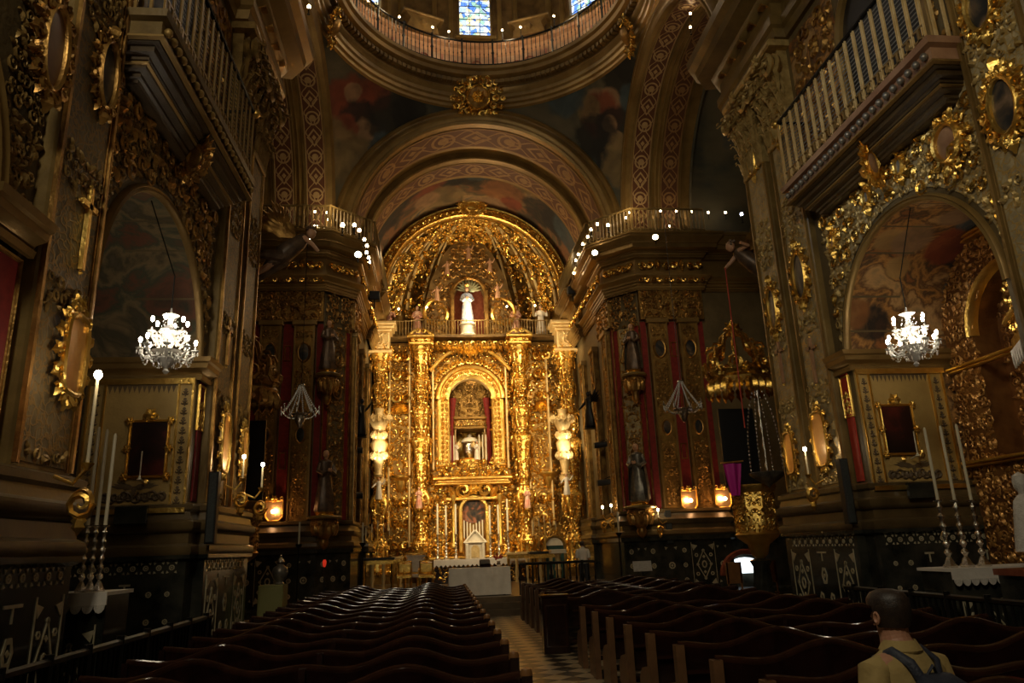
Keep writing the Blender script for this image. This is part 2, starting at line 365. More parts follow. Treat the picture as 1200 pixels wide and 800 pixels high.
def frame_rect(mb, T, a0, a1, b0, b1, w, h, c0=0):
    "mitred picture-frame moulding"
    prof = [(0, 0), (0, h*.7), (w*.25, h), (w*.5, h*.6), (w*.8, h*.8), (w, 0)]; m = len(prof)
    vs = []
    for ca, cb, sa, sb in ((a0, b0, 1, 1), (a1, b0, -1, 1), (a1, b1, -1, -1), (a0, b1, 1, -1)):
        for o, z in prof: vs.append(T(ca+sa*o, cb+sb*o, c0+z))
    mb.add(vs, [(i*m+j, ((i+1) % 4)*m+j, ((i+1) % 4)*m+j+1, i*m+j+1) for i in range(4) for j in range(m-1)])
def ring(mb, T, rx, ry, w, h, n=24, c0=0, b0=0, a0=0):
    prof = [(-w, 0), (-w*.7, h*.8), (0, h), (w*.5, h*.55), (w, 0)]; m = len(prof)
    vs = [T(a0+(rx+o)*cos(2*PI*i/n), b0+(ry+o)*sin(2*PI*i/n), c0+z) for i in range(n) for o, z in prof]
    mb.add(vs, [(i*m+j, ((i+1) % n)*m+j, ((i+1) % n)*m+j+1, i*m+j+1) for i in range(n) for j in range(m-1)])
def disc(mb, T, rx, ry, c0=0, n=24, dome=0, a0=0, b0=0):
    vs = [T(a0+rx*cos(2*PI*i/n), b0+ry*sin(2*PI*i/n), c0) for i in range(n)]+[T(a0+rx*.6*cos(2*PI*i/n), b0+ry*.6*sin(2*PI*i/n), c0+dome*.8) for i in range(n)]+[T(a0, b0, c0+dome)]
    mb.add(vs, [(i, (i+1) % n, n+(i+1) % n, n+i) for i in range(n)]+[(n+i, n+(i+1) % n, 2*n) for i in range(n)])
def scroll(mb, T, a, b, s, ang=0, flip=1, h=None, turns=1.25, n=9, thick=.13):
    "a tapering C-scroll standing proud of its ground"
    h = h or s*.18; pts = []; rs = []
    for i in range(n+1):
        t = i/n; th = turns*2*PI*t; r = s*(1-.82*t)*.5
        x = r*cos(th)+s*.1*t; y = r*sin(th)*flip
        pts.append(T(a+x*cos(ang)-y*sin(ang), b+x*sin(ang)+y*cos(ang), h*(.5+.5*t))); rs.append(s*thick*(.55+.6*sin(PI*min(1, t*1.1+.05)))*.7)
    tube(mb, pts, rs, 4, True)
def leaf(mb, T, a, b, s, ang, w=.34, h=None, curl=.5):
    h = h or s*.3; ca, sa = cos(ang), sin(ang)
    L = lambda x, y, z: T(a+x*ca-y*sa, b+x*sa+y*ca, z)
    ws = [(.0, .35), (.3, .95), (.45, .6), (.62, .85), (.8, .35), (1, 0)]; vs = []
    for t, q in ws:
        z = h*(.25+sin(PI*t*.9)*.9); x = s*t
        vs += [L(x, -s*w*q, z*.25), L(x, 0, z), L(x, s*w*q, z*.25)]
    fs = []
    for i in range(len(ws)-1): fs += [(i*3, i*3+1, i*3+4, i*3+3), (i*3+1, i*3+2, i*3+5, i*3+4)]
    mb.add(vs, fs)
def boss(mb, T, a, b, r, h=None, n=6):
    h = h or r*.8
    vs = [T(a+r*cos(2*PI*i/n), b+r*sin(2*PI*i/n), 0) for i in range(n)]+[T(a+r*.72*cos(2*PI*i/n), b+r*.72*sin(2*PI*i/n), h*.7) for i in range(n)]+[T(a, b, h)]
    mb.add(vs, [(i, (i+1) % n, n+(i+1) % n, n+i) for i in range(n)]+[(n+i, n+(i+1) % n, 2*n) for i in range(n)])
def rosette(mb, T, a, b, r, n=6):
    for i in range(n): leaf(mb, T, a, b, r, 2*PI*i/n, .4, r*.35)
    boss(mb, T, a, b, r*.3, r*.5)
def carve(mb, T, a0, a1, b0, b1, st, seed=0, mask=None, sym=True, k=1.0):
    "foliate carving: mirrored scrolls, acanthus leaves and bosses over a field"
    rg = random.Random(seed); ac = (a0+a1)/2; hw = (a1-a0)/2
    nb = max(1, int((b1-b0)/st)); na = max(1, int((hw if sym else hw*2)/st+.5))
    for j in range(nb):
        for i in range(na):
            x = (i+.5+rg.uniform(-.3, .3))*((hw if sym else 2*hw)/na); y = b0+(j+.5+rg.uniform(-.3, .3))*(b1-b0)/nb
            s = st*rg.uniform(.8, 1.25)*k; t = rg.random(); an = rg.uniform(0, 2*PI); fl = rg.choice((1, -1))
            for sg in ((1, -1) if sym else (1,)):
                xx = ac+x*sg if sym else a0+x; aa = an if sg == 1 else PI-an
                if mask and not mask(xx, y): continue
                if t < .42: scroll(mb, T, xx, y, s, aa, fl*sg)
                elif t < .85:
                    leaf(mb, T, xx, y, s*.9, aa); leaf(mb, T, xx, y, s*.6, aa+1.2*sg)
                else: boss(mb, T, xx, y, s*.3); leaf(mb, T, xx, y, s*.7, aa)
def spine(mb, T, b0, b1, s, seed=0, a=0):
    "candelabra chain of paired scrolls up a pilaster"
    rg = random.Random(seed); b = b0
    while b < b1-s*.5:
        for sg in (1, -1):
            scroll(mb, T, a+sg*s*.45, b+s*.3, s*.7, PI/2 if sg > 0 else PI/2, -sg)
            leaf(mb, T, a, b+s*.1, s*.75, PI/2-sg*.7)
        leaf(mb, T, a, b+s*.3, s*.7, PI/2); boss(mb, T, a, b, s*.14)
        b += s*rg.uniform(.85, 1.1)
def acanthus(mb, T, a, b, s, w, out, lean=0, n=9):
    "a long leaf that rises, swells and curls over at the tip"
    vs = []
    for i in range(n+1):
        t = i/n; up = s*(t if t < .75 else .75+.25*sin((t-.75)/.25*PI*.75)*.55-(.10*((t-.75)/.25)**2)); o_ = out*(t**2.2)*(1.0)+(.08*s if t > .75 else 0)*((t-.75)*4)
        ww = w*(.55+.55*sin(PI*min(1, t*1.15)))*(1-.6*max(0, t-.7)/.3)*(1+.16*(1 if i % 2 else -1))
        vs += [T(a+lean*t*s-ww, b+up-ww*.2, o_), T(a+lean*t*s-ww*.45, b+up, o_+w*.25), T(a+lean*t*s, b+up, o_+w*.5), T(a+lean*t*s+ww*.45, b+up, o_+w*.25), T(a+lean*t*s+ww, b+up-ww*.2, o_)]
    mb.add(vs, [(i*5+j, i*5+j+1, i*5+5+j+1, i*5+5+j) for i in range(n) for j in range(4)])
    tip = T(a+lean*s, b+s*.9, out+.08*s); x = T(a+lean*s-w*.7, b+s*.9, out+.08*s); y = T(a+lean*s+w*.7, b+s*.9, out+.08*s); tube(mb, [x, tip, y], [w*.12, w*.3, w*.12], 6)
def tag(o, label, cat, group=None, kind=None):
    o['label'] = label; o['category'] = cat
    if group: o['group'] = group
    if kind: o['kind'] = kind
    return o
def thing(name, label, cat, loc=(0, 0, 0), rz=0, group=None):
    o = bpy.data.objects.new(name, None); COL.objects.link(o); o.empty_display_size = .1
    o.location = loc; o.rotation_euler = (0, 0, rz); return tag(o, label, cat, group)
KIDS = {}
def copy_tree(o, parent=None):
    c = o.copy(); COL.objects.link(c)
    if parent: c.parent = parent
    for ch in [x for x in o.children]: copy_tree(ch, c)
    return c
L0 = Fr((0, 0, 0), (1, 0, 0), (0, 1, 0), (0, 0, 1))
def light(kind, name, loc, power, color=(1, .72, .40), size=.1, aim=None, ang=None, blend=.5, **kw):
    l = bpy.data.lights.new(name, kind); l.energy = power; l.color = color
    if kind in ('POINT', 'SPOT'): l.shadow_soft_size = size
    if kind == 'AREA': l.size = size
    if kind == 'AREA' and 'sy' in kw: l.shape = 'RECTANGLE'; l.size_y = kw['sy']
    if ang: l.spot_size = ang; l.spot_blend = blend
    o = bpy.data.objects.new(name, l); COL.objects.link(o); o.location = loc
    if aim is not None: o.rotation_euler = (Vector(aim)-Vector(loc)).to_track_quat('-Z', 'Y').to_euler()
    return o
# ================================================================ THE BUILDING
def base(root, loc):
    loc = Vector(loc); root.location = loc
    for c in root.children: c.location = c.location-loc
    return root
def mir(path, s): return path if s > 0 else [(-x, y) for x, y in reversed(path)]
def moul(name, path, prof, s, mat, parent=None):
    mb = MB(); sweep(mb, mir(path, s), prof); return mb.build(name, mat, parent, kind=None if parent else 'structure')
def archwall(mb, T, a0, a1, b0, b1, ca, R, sp, c0, c1, n=20, ry=None, bb=None):
    "wall slab with a round-headed opening that starts at height bb"
    ry = ry or R; bb = b0 if bb is None else bb
    box(mb, T, a0, ca-R, b0, b1, c0, c1); box(mb, T, ca+R, a1, b0, b1, c0, c1)
    if bb > b0: box(mb, T, ca-R, ca+R, b0, bb, c0, c1)
    for i in range(n):
        t0, t1 = PI-PI*i/n, PI-PI*(i+1)/n
        x0, z0, x1, z1 = ca+R*cos(t0), sp+ry*sin(t0), ca+R*cos(t1), sp+ry*sin(t1)
        mb.add([T(x0, z0, c0), T(x1, z1, c0), T(x1, b1, c0), T(x0, b1, c0), T(x0, z0, c1), T(x1, z1, c1), T(x1, b1, c1), T(x0, b1, c1)], BF)
def archband(mb, T, ca, sp, prof, t0=0, t1=PI, n=28, k=1.0):
    "archivolt: profile of (radius, c)"
    m = len(prof)
    vs = [T(ca+r*cos(t0+(t1-t0)*i/n), sp+r*k*sin(t0+(t1-t0)*i/n), c) for i in range(n+1) for r, c in prof]
    mb.add(vs, [(i*m+j, (i+1)*m+j, (i+1)*m+j+1, i*m+j+1) for i in range(n) for j in range(m-1)])

fb = MB(); box(fb, W, -14, 14, -4, 42, -.2, 0); fb.build('floor', 'floor', kind='structure', smooth=False)
st = MB()
for i, (y0, z1) in enumerate(((23.7, .18), (24.05, .36), (24.4, .52))): box(st, W, -5.2, 5.2, y0, 41.5, 0.0+.001*i, z1)
sto = st.build('floor_sanctuary', surf('worn_step_stone', (.10, .07, .04), (.16, .11, .06), .3), kind='structure', smooth=False)

for s in (-1, 1):
    side = 'right' if s > 0 else 'left'
    WT = Fr((s*6.0, 0, 0), (0, 1, 0), (0, 0, 1), (-s, 0, 0))
    w = MB()
    archwall(w, WT, 7.0, 13.2, 0, 13.6, 10.8, 2.0, 5.3, -1.0, 0)
    archwall(w, WT, -1.0, 7.0, 0, 13.6, 4.6, 2.0, 5.3, -1.0, 0)
    box(w, WT, 13.2, 16.0, 0, 13.6, -1.0, 0)
    wall = w.build('wall_'+side, 'wall', kind='structure')
    # transept returns of the near pier, far pier front, chamfer, apse side wall
    q = MB()
    box(q, W, s*6.3, s*14, 15.6, 16.6, 0, 14.4); q.build('wall_nave_corner_'+side, 'wall', kind='structure')
    q = MB(); box(q, W, min(s*5.3, s*6.3), max(s*5.3, s*6.3), 28.39, 42, 0, 14.4); q.build('wall_chancel_'+side, 'wall', kind='structure')
    q = MB(); prism(q, W, [(s*6.1, 27.2), (s*14, 27.2), (s*14, 28.4), (s*5.3, 28.4), (s*5.3, 28.0)], 0, 14.4)
    q.build('wall_crossing_'+side, 'wall', kind='structure')
    q = MB(); box(q, W, s*13.4, s*14, 16.6, 27.2, 0, 20); q.build('wall_transept_'+side, 'wall', kind='structure')
    # ---- chapel (back wall, near jamb, barrel, lunette)
    q = MB(); box(q, W, s*9.4, s*9.7, 8.2, 13.4, 0, 7.6); box(q, W, s*7.0, s*9.5, 8.4, 8.8, 0, 7.6); box(q, W, s*7.0, s*9.5, 12.8, 13.2, 0, 5.3)
    q.build('wall_chapel_'+side, 'leftfresco' if s < 0 else 'chapfresco', kind='structure')
    q = MB(); grid(q, lambda u, v: Vector((s*(6.02+3.4*v), 10.8-1.995*cos(PI*u), 5.3+1.995*sin(PI*u))), 28, 4)
    q.build('ceiling_chapel_'+side, 'leftfresco' if s < 0 else 'chapfresco', kind='structure')
    # figures of a frescoed lunette on the chapel back wall, above the impost
    q = MB(); prism(q, Fr((s*9.39, 0, 0), (0, 1, 0), (0, 0, 1), (-s, 0, 0)), [(10.8+1.7*cos(PI*i/20), 5.3+1.7*sin(PI*i/20)) for i in range(21)], 0, .03)
    q.build('painted_lunette', 'skyfresco', wall)
    # archivolt of the chapel arch
    q = MB(); archband(q, WT, 10.8, 5.3, [(1.985, -.03), (1.985, .04), (2.01, .075), (2.05, .05), (2.07, .075), (2.11, .02), (2.11, -.02)], n=40)
    q.build('archivolt', 'archgold', wall)
    q = MB(); archband(q, WT, 4.6, 5.3, [(1.98, -.3), (1.98, .05), (2.03, .10), (2.10, .06), (2.16, .10), (2.22, .02), (2.22, -.02)])
    q.build('archivolt', 'archgold', wall)
    # mosaic ground of the spandrels, carved over with gilt scrollwork
    q = MB()
    n = 24
    for i in range(n):
        t0, t1 = PI-PI*i/n, PI-PI*(i+1)/n; R = 2.2
        q.add([WT(10.8+R*cos(t0), 5.3+R*sin(t0), .012), WT(10.8+R*cos(t1), 5.3+R*sin(t1), .012), WT(10.8+R*cos(t1), 8.5, .012), WT(10.8+R*cos(t0), 8.5, .012)], [(0, 1, 2, 3)])
    q.build('spandrel_mosaic', 'mosaic' if s > 0 else 'shademosaic', wall, smooth=False)
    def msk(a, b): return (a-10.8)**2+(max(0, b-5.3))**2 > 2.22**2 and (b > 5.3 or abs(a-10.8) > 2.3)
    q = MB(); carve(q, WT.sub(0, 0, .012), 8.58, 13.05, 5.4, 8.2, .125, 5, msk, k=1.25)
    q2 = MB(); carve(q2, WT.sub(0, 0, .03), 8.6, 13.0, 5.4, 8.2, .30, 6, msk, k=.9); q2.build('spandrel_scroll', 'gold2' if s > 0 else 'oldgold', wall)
    q.build('spandrel_carving', 'stucco' if s > 0 else 'shadestucco', wall)
    # ---- the jamb of the chapel that faces the nave door: stencilled panel between gilt fillets
    JT = Fr((0, 12.80, 0), (s, 0, 0), (0, 0, 1), (0, -1, 0))
    q = MB(); box(q, JT, 5.98, 7.75, 2.75, 5.0, 0, .05); jp = q.build('jamb_panel', 'tan', wall)
    q = MB()
    for a in (5.99, 6.22, 7.42, 7.68): box(q, JT, a, a+.03, 2.80, 4.98, .05, .085)
    box(q, JT, 5.98, 7.75, 4.90, 5.0, .05, .10); box(q, JT, 5.98, 7.75, 2.75, 2.83, .05, .10)
    q.build('gilt_fillet', 'gold', jp)
    q = MB()
    for i in range(14):                                     # scalloped stencil hanging from the top
        a = 6.29+i*.08; q.add([JT(a, 4.89, .052), JT(a+.08, 4.89, .052), JT(a+.04, 4.76-.02*(i % 2), .052)], [(0, 1, 2)])
    box(q, JT, 6.27, 7.41, 4.88, 4.90, .05, .054)
    for ac in (6.13, 7.57):
        for k in range(12):
            b = 2.92+k*.165
            for sg in (1, -1): scroll(q, JT.sub(0, 0, .053), ac+sg*.04, b, .085, PI/2, sg, .006, .8, 6, .24)
            boss(q, JT.sub(0, 0, .05), ac, b+.07, .03, .004); box(q, JT, ac-.012, ac+.012, b-.05, b+.09, .05, .054)
    for k in range(6):
        for sg in (1, -1): scroll(q, JT.sub(0, 0, .053), 6.82+sg*(.06+.075*k), 3.0+.03*(k % 2), .17, k*.9, sg, .006, 1.1, 9, .22); leaf(q, JT.sub(0, 0, .053), 6.82+sg*(.06+.075*k), 2.96, .12, PI/2-sg*.5, .4, .006)
    F2 = JT.sub(6.82, 3.16, .053)                           # spread wings under the picture
    for sg in (1, -1):
        for t in (0, .25, .5): leaf(q, F2, 0, 0, .40-.2*t, (.12+t*.5) if sg > 0 else PI-.12-t*.5, .12, .006)
    boss(q, F2, 0, -.01, .045, .006); leaf(q, F2, 0, 0, .14, -PI/2, .3, .006)
    q.build('stencil', 'stencil', jp)
    q = MB(); carve(q, JT.sub(0, 0, .05), 7.80, 9.2, 2.9, 4.9, .13, 9, k=1.2); q.build('jamb_carving', 'amberstucco' if s > 0 else 'shadestucco', wall)
    # plaque on the ledge
    # impost cornice round jamb and reveal
    prof = [(0, 4.98), (.05, 4.98), (.07, 5.05), (.03, 5.07), (.06, 5.12), (.16, 5.16), (.18, 5.24), (.22, 5.26), (.24, 5.34), (0, 5.36)]
    moul('impost', [(5.98, 13.25), (5.90, 12.95), (6.0, 12.75), (8.9, 12.75)][::-1][::-1], prof, s, 'stone', wall) if False else None
    mbp = MB(); pth = [(5.93, 13.3), (5.93, 12.78), (9.0, 12.78)]
    sweep(mbp, pth[::-1] if False else ([(x, y) for x, y in reversed(pth)] if s > 0 else [(-x, y) for x, y in pth]), [(-o, z) for o, z in prof])
    mbp.build('impost', 'archgold', wall)
    mbp = MB(); pth = [(5.93, 7.3), (5.93, 6.58), (9.0, 6.58)]
    sweep(mbp, [(x, y) for x, y in reversed(pth)] if s > 0 else [(-x, y) for x, y in pth], [(-o, z) for o, z in prof])
    mbp.build('impost', 'archgold', wall)
    # near chapel far jamb (a fragment shows at the edge of the view)
    q = MB(); box(q, W, s*6.9, s*9.4, 6.6, 7.0, 0, 7.5)
    q.build('wall_side_chapel_'+side, 'wall', kind='structure')
    K = Fr((0, 6.6, 0), (s, 0, 0), (0, 0, 1), (0, -1, 0))
    q = MB(); carve(q, WT.sub(0, 0, 0), 6.62, 7.28, 5.5, 9.5, .13, 21, k=1.2); q.build('pier_carving', 'shadestucco', wall)
    q = MB(); box(q, WT, 6.66, 7.22, 2.9, 4.9, 0, .03); q.build('red_hanging', 'red', wall)
    q = MB(); frame_rect(q, WT, 6.62, 7.26, 2.86, 4.95, .05, .06); q.build('hanging_frame', 'oldgold', wall)
    # ---- pilasters of the near piers
    for (y0, y1, kind) in ((7.35, 8.52, 0), (13.32, 14.42, 1), (14.75, 15.80, 1)):
        pil = MB(); bev(pil, WT, y0, y1, 2.9, 10.55, -.02, .15, .03)
        p = pil.build('pilaster', 'stone', wall)
        q = MB()
        for a in (y0+.02, y1-.07): box(q, WT, a, a+.05, 2.95, 10.5, .15, .20)
        for a in (y0+.10, y1-.12): box(q, WT, a, a+.02, 2.95, 10.5, .15, .175)
        q.build('gilt_fillet', 'oldgold' if s < 0 else 'archgold', p)
        q = MB(); box(q, WT, y0+.14, y1-.14, 2.98, 10.48, .15, .165); q.build('mosaic_inset', 'mosaic' if s > 0 else 'shademosaic', p)
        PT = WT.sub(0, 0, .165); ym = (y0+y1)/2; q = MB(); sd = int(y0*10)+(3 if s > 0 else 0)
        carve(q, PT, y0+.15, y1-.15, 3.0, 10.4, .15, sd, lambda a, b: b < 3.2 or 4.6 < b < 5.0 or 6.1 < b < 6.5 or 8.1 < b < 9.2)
        q.build('pilaster_carving', 'stucco' if s > 0 else 'shadestucco', p)
        # Corinthian capital: bell, two tiers of acanthus, corner volutes, abacus
        q = MB(); bev(q, WT, y0-.02, y1+.02, 10.5, 10.62, 0, .22, .02); box(q, WT, y0+.03, y1-.03, 10.6, 12.5, 0, .22)
        bev(q, WT, y0-.14, y1+.14, 12.5, 12.66, 0, .5, .04)
        LT = WT.sub(0, 0, .2)
        for r_, (bz, hh, cnt, of) in enumerate(((10.62, .62, 4, 0), (10.95, .85, 3, .5), (11.35, .95, 4, 0))):
            for i in range(cnt):
                a = y0+(i+.5)*(y1-y0)/cnt
                acanthus(q, LT, a, bz, hh, .11, .16+.10*r_, 0); acanthus(q, LT, a-.10, bz, hh*.8, .06, .10+.08*r_, -.12); acanthus(q, LT, a+.10, bz, hh*.8, .06, .10+.08*r_, .12)
        for sg, a in ((1, y1), (-1, y0)):
            V = WT.sub(a, 12.1, .30)
            for c_ in (.0, .16): scroll(q, V.sub(0, 0, c_), 0, 0, .55, PI/2, sg, .05, 1.6, 16, .15)
            tube(q, [WT((y0+y1)/2+sg*.12, 11.6, .3), WT((y0+y1)/2+sg*.28, 12.0, .36), WT(a-sg*.05, 12.36, .46)], [.03, .06, .07], 6)
            acanthus(q, WT.sub(0, 0, .3), a-sg*.05, 11.5, .8, .09, .3, sg*.2)
        for sg in (1, -1): scroll(q, WT.sub(0, 0, .34), ym+sg*.17, 12.12, .34, PI/2, -sg, .12, 1.5, 12, .16)
        rosette(q, WT.sub(0, 0, .48), ym, 12.55, .17)
        q.build('capital', 'stucco' if s > 0 else 'shadestucco', p)
    # red lacquer strips in the recesses between the pilasters
    q = MB(); box(q, WT, 14.46, 14.71, 2.95, 10.5, 0, .03); q.build('red_strip', 'red', wall)
    q = MB(); box(q, WT, 13.02, 13.24, 2.95, 5.0, 0, .03); q.build('red_strip', 'redb' if s > 0 else 'red', wall)
    q = MB(); frame_rect(q, WT, 12.98, 13.28, 4.15, 4.95, .04, .05); spine(q, WT.sub(0, 0, .02), 4.2, 4.7, .16, 3, 13.13); q.build('strip_cartouche', 'gold', wall)
    # ---- base mouldings and marble dado of the near piers
    nearp = [(6.0, 6.6), (5.82, 6.6), (5.82, 8.6), (6.0, 8.6), (6.0, 8.8), (9.0, 8.8)]
    farp = [(9.2, 12.8), (5.95, 12.8), (5.95, 13.2), (5.78, 13.2), (5.78, 15.95), (6.2, 15.95)]
    bprof = [(0, 2.06), (.10, 2.06), (.14, 2.12), (.13, 2.22), (.06, 2.26), (.06, 2.42), (.10, 2.44), (.15, 2.50), (.15, 2.60), (.08, 2.64), (.05, 2.76), (.09, 2.80), (.09, 2.88), (0, 2.92)]
    dprof = [(0, 0), (.16, 0), (.16, .22), (.10, .26), (.05, .30), (.05, 1.98), (.12, 2.02), (.12, 2.08), (0, 2.08)]
    for pth in (nearp, farp):
        # travel with the nave on the right hand
        P_ = [(x, y) for x, y in reversed(pth)] if s > 0 else [(-x, y) for x, y in pth]
        mb_ = MB(); sweep(mb_, P_, bprof); mb_.build('baseboard_cornice_'+side, 'basestone', kind='structure')
        mb_ = MB(); sweep(mb_, P_, dprof); dd_ = mb_.build('baseboard_'+side, 'marble', kind='structure', smooth=False)
    # ---- great entablature above the near piers, and the upper wall
    enp = [(6.0, 16.4), (5.75, 16.1), (5.75, 13.2), (6.0, 13.2), (6.0, 8.7), (5.75, 8.7), (5.75, 7.2), (6.0, 7.2), (6.0, 2)]
    prof = [(0, 12.66), (.10, 12.66), (.14, 12.85), (.22, 12.9), (.22, 13.1), (.10, 13.14), (.10, 13.55), (.24, 13.62), (.30, 13.75), (.62, 13.85), (.66, 14.05), (.82, 14.15), (.85, 14.35), (0, 14.4)]
    moul('trim_nave_cornice_'+side, enp, prof, s, 'archgold' if s < 0 else 'stone')
    # modillions and cherub heads under it
    q = MB()
    for yy in [7.0+i*.62 for i in range(15)]:
        box(q, WT, yy, yy+.2, 13.56, 13.82, .1, .5); scroll(q, Fr(WT(yy+.1, 13.6, .3), (-s, 0, 0), (0, 0, 1), (0, -1, 0)), 0, 0, .3, 0, 1, .1, 1.2, 8, .2)
    q.build('modillion_course', 'oldgold', wall)
    q = MB(); box(q, WT, 8, 16, 14.4, 20, -1, -.3)
    q.build('wall_attic_'+side, 'wall', kind='structure')

# transverse nave arch at the near side of the crossing and barrel above the nave
q = MB(); FTn = Fr((0, 15.8, 0), (1, 0, 0), (0, 0, 1), (0, -1, 0))
for i in range(28):
    t0, t1 = PI*i/28, PI*(i+1)/28
    q.add([FTn(6.1*cos(t0), 14.4+6.1*sin(t0), 0), FTn(6.1*cos(t1), 14.4+6.1*sin(t1), 0), FTn(6.1*cos(t1), 14.4+6.1*sin(t1), 20), FTn(6.1*cos(t0), 14.4+6.1*sin(t0), 20)], [(0, 1, 2, 3)])
q.build('ceiling_nave', 'wall', kind='structure')
q = MB(); box(q, W, -6.2, 6.2, -4.2, -4, 0, 21); q.build('wall_back', 'wall', kind='structure')

# ================================================================ CROSSING, DOME RING, APSE VAULT
CY = 21.9; R0 = 6.1; SP = 14.4
SR = R0*sqrt(2)
for sx in (-1, 1):
    for sy in (-1, 1):
        q = MB()
        def pend(u, v, sx=sx, sy=sy):
            h = 6.1*(.002+.998*v); rho = sqrt(max(0, SR*SR-h*h)); a = math.acos(min(1, R0/rho)); t = a+(PI/2-2*a)*u
            return Vector((sx*rho*cos(t), CY+sy*rho*sin(t), SP+h))
        grid(q, pend, 16, 18)
        q.build('ceiling_pendentive', 'pendfresco', kind='structure')
# the four crossing arches (far one opens to the apse, side ones to the transepts)
PA = [(6.12, .02), (6.12, .10), (6.0, .16), (5.95, .08), (5.88, .08), (5.82, .16), (5.62, .20), (5.5, .12), (5.44, .12), (5.40, .16), (5.3, .12), (5.3, 0)]
def arch(T, name):
    q = MB(); archband(q, T, 0, SP, PA, n=48); return q.build(name, 'archgold', kind='structure')
far = Fr((0, 28.0, 0), (1, 0, 0), (0, 0, 1), (0, -1, 0))
a_far = arch(far, 'trim_arch_apse')
for s in (-1, 1):
    T = Fr((s*6.1, CY, 0), (0, 1, 0), (0, 0, 1), (-s, 0, 0)); ar = arch(T, 'trim_arch_transept')
    def soff(x0, x1, R, mat, nm, uvw, nn=60):
        q = MB(); grid(q, lambda u, v: T(-R*cos(PI*v), SP+R*sin(PI*v), -(x0+(x1-x0)*u)), 1, nn, uv=(1, PI*R/uvw))
        return q.build(nm, mat, ar)
    soff(0, 2.6, 5.31, 'archgold', 'soffit', 1)
    soff(.12, .86, 5.27, 'paleband', 'soffit_band', .74); soff(1.36, 2.1, 5.27, 'paleband' if s < 0 else 'redband', 'soffit_band', .74)
    q = MB()
    for x in (.06, .10, .88, .94, 1.12, 1.28, 2.12, 2.2):
        archband(q, T, 0, SP, [(5.31, -x), (5.24, -x), (5.24, -x-.035), (5.31, -x-.035)], n=48)
    q.build('soffit_fillet', 'archgold', ar)
    # transept barrel beyond
    q = MB(); grid(q, lambda u, v: T(-5.6*cos(PI*v), SP+5.6*sin(PI*v), -(2.6+5.2*u)), 3, 30)
    archwall(q, Fr((s*8.7, CY, 0), (0, 1, 0), (0, 0, 1), (s, 0, 0)), -6, 6, 14.4, 20.6, 0, 5.3, 14.4, 0, .1)
    q.build('ceiling_transept', 'pendfresco', kind='structure')
# apse: banded ribs, then a frescoed barrel
def aps(y0, y1, R, mat, nm, par, uvw=None, nn=60, k=1):
    q = MB(); grid(q, lambda u, v: Vector((-R*cos(PI*v), y0+(y1-y0)*u, SP+R*k*sin(PI*v))), 1, nn, uv=(1, PI*R/(uvw or 1)))
    return q.build(nm, mat, par)
aps(28.0, 30.3, 5.31, 'archgold', 'soffit', a_far)
aps(28.25, 29.75, 5.28, 'redband', 'soffit_band', a_far, 1.5)
q = MB(); archband(q, far, 0, SP, [(5.4, -2.3), (5.12, -2.3), (5.06, -2.25), (5.0, -2.3), (5.0, -2.6), (5.0, -4.1), (5.4, -4.1)], n=48)
q.build('trim_arch_inner', 'archgold', kind='structure')
aps(30.7, 31.9, 4.975, 'redband', 'soffit_band', a_far, 1.2)
q = MB(); grid(q, lambda u, v: Vector((-5.2*cos(PI*v), 32.0+9.8*u, SP+5.2*sin(PI*v))), 4, 40); q.build('ceiling_apse', 'fresco', kind='structure')
q = MB(); box(q, W, -6, 6, 41.6, 41.9, 0, 20); q.build('wall_apse', 'brown', kind='structure')
# dome ring
ringp = [(6.12, 20.45), (6.02, 20.50), (6.0, 20.62), (5.9, 20.66), (5.88, 20.80), (5.80, 20.86), (5.80, 21.02), (5.72, 21.10), (5.66, 21.24), (5.72, 21.30), (5.72, 21.42), (5.58, 21.48), (5.56, 21.62), (5.36, 21.70), (5.32, 21.86), (5.20, 21.92), (5.18, 22.06), (5.6, 22.1), (6.6, 22.12)]
D0 = Fr((0, CY, 0), (1, 0, 0), (0, 1, 0), (0, 0, 1))
q = MB(); lathe(q, D0, ringp, 96, cap=False); rg_ = q.build('trim_dome_ring', 'archgold', kind='structure')
q = MB()
for i in range(150):
    t = 2*PI*i/150; T = Fr((5.70*cos(t), CY+5.70*sin(t), 21.44), (-sin(t), cos(t), 0), (0, 0, 1), (-cos(t), -sin(t), 0)); box(q, T, -.07, .07, -.04, .14, -.02, .22)
q.build('dentil_course', 'archgold', rg_)
drum = MB()
nw = 8
lathe(drum, D0, [(6.55, 22.1), (6.55, 23.9), (6.42, 24.0), (6.40, 24.15), (6.7, 24.2)], 64, cap=False)
dr = drum.build('wall_drum_base', surf('drum_base_paint', (.34, .17, .09), (.48, .27, .14), .55), kind='structure')
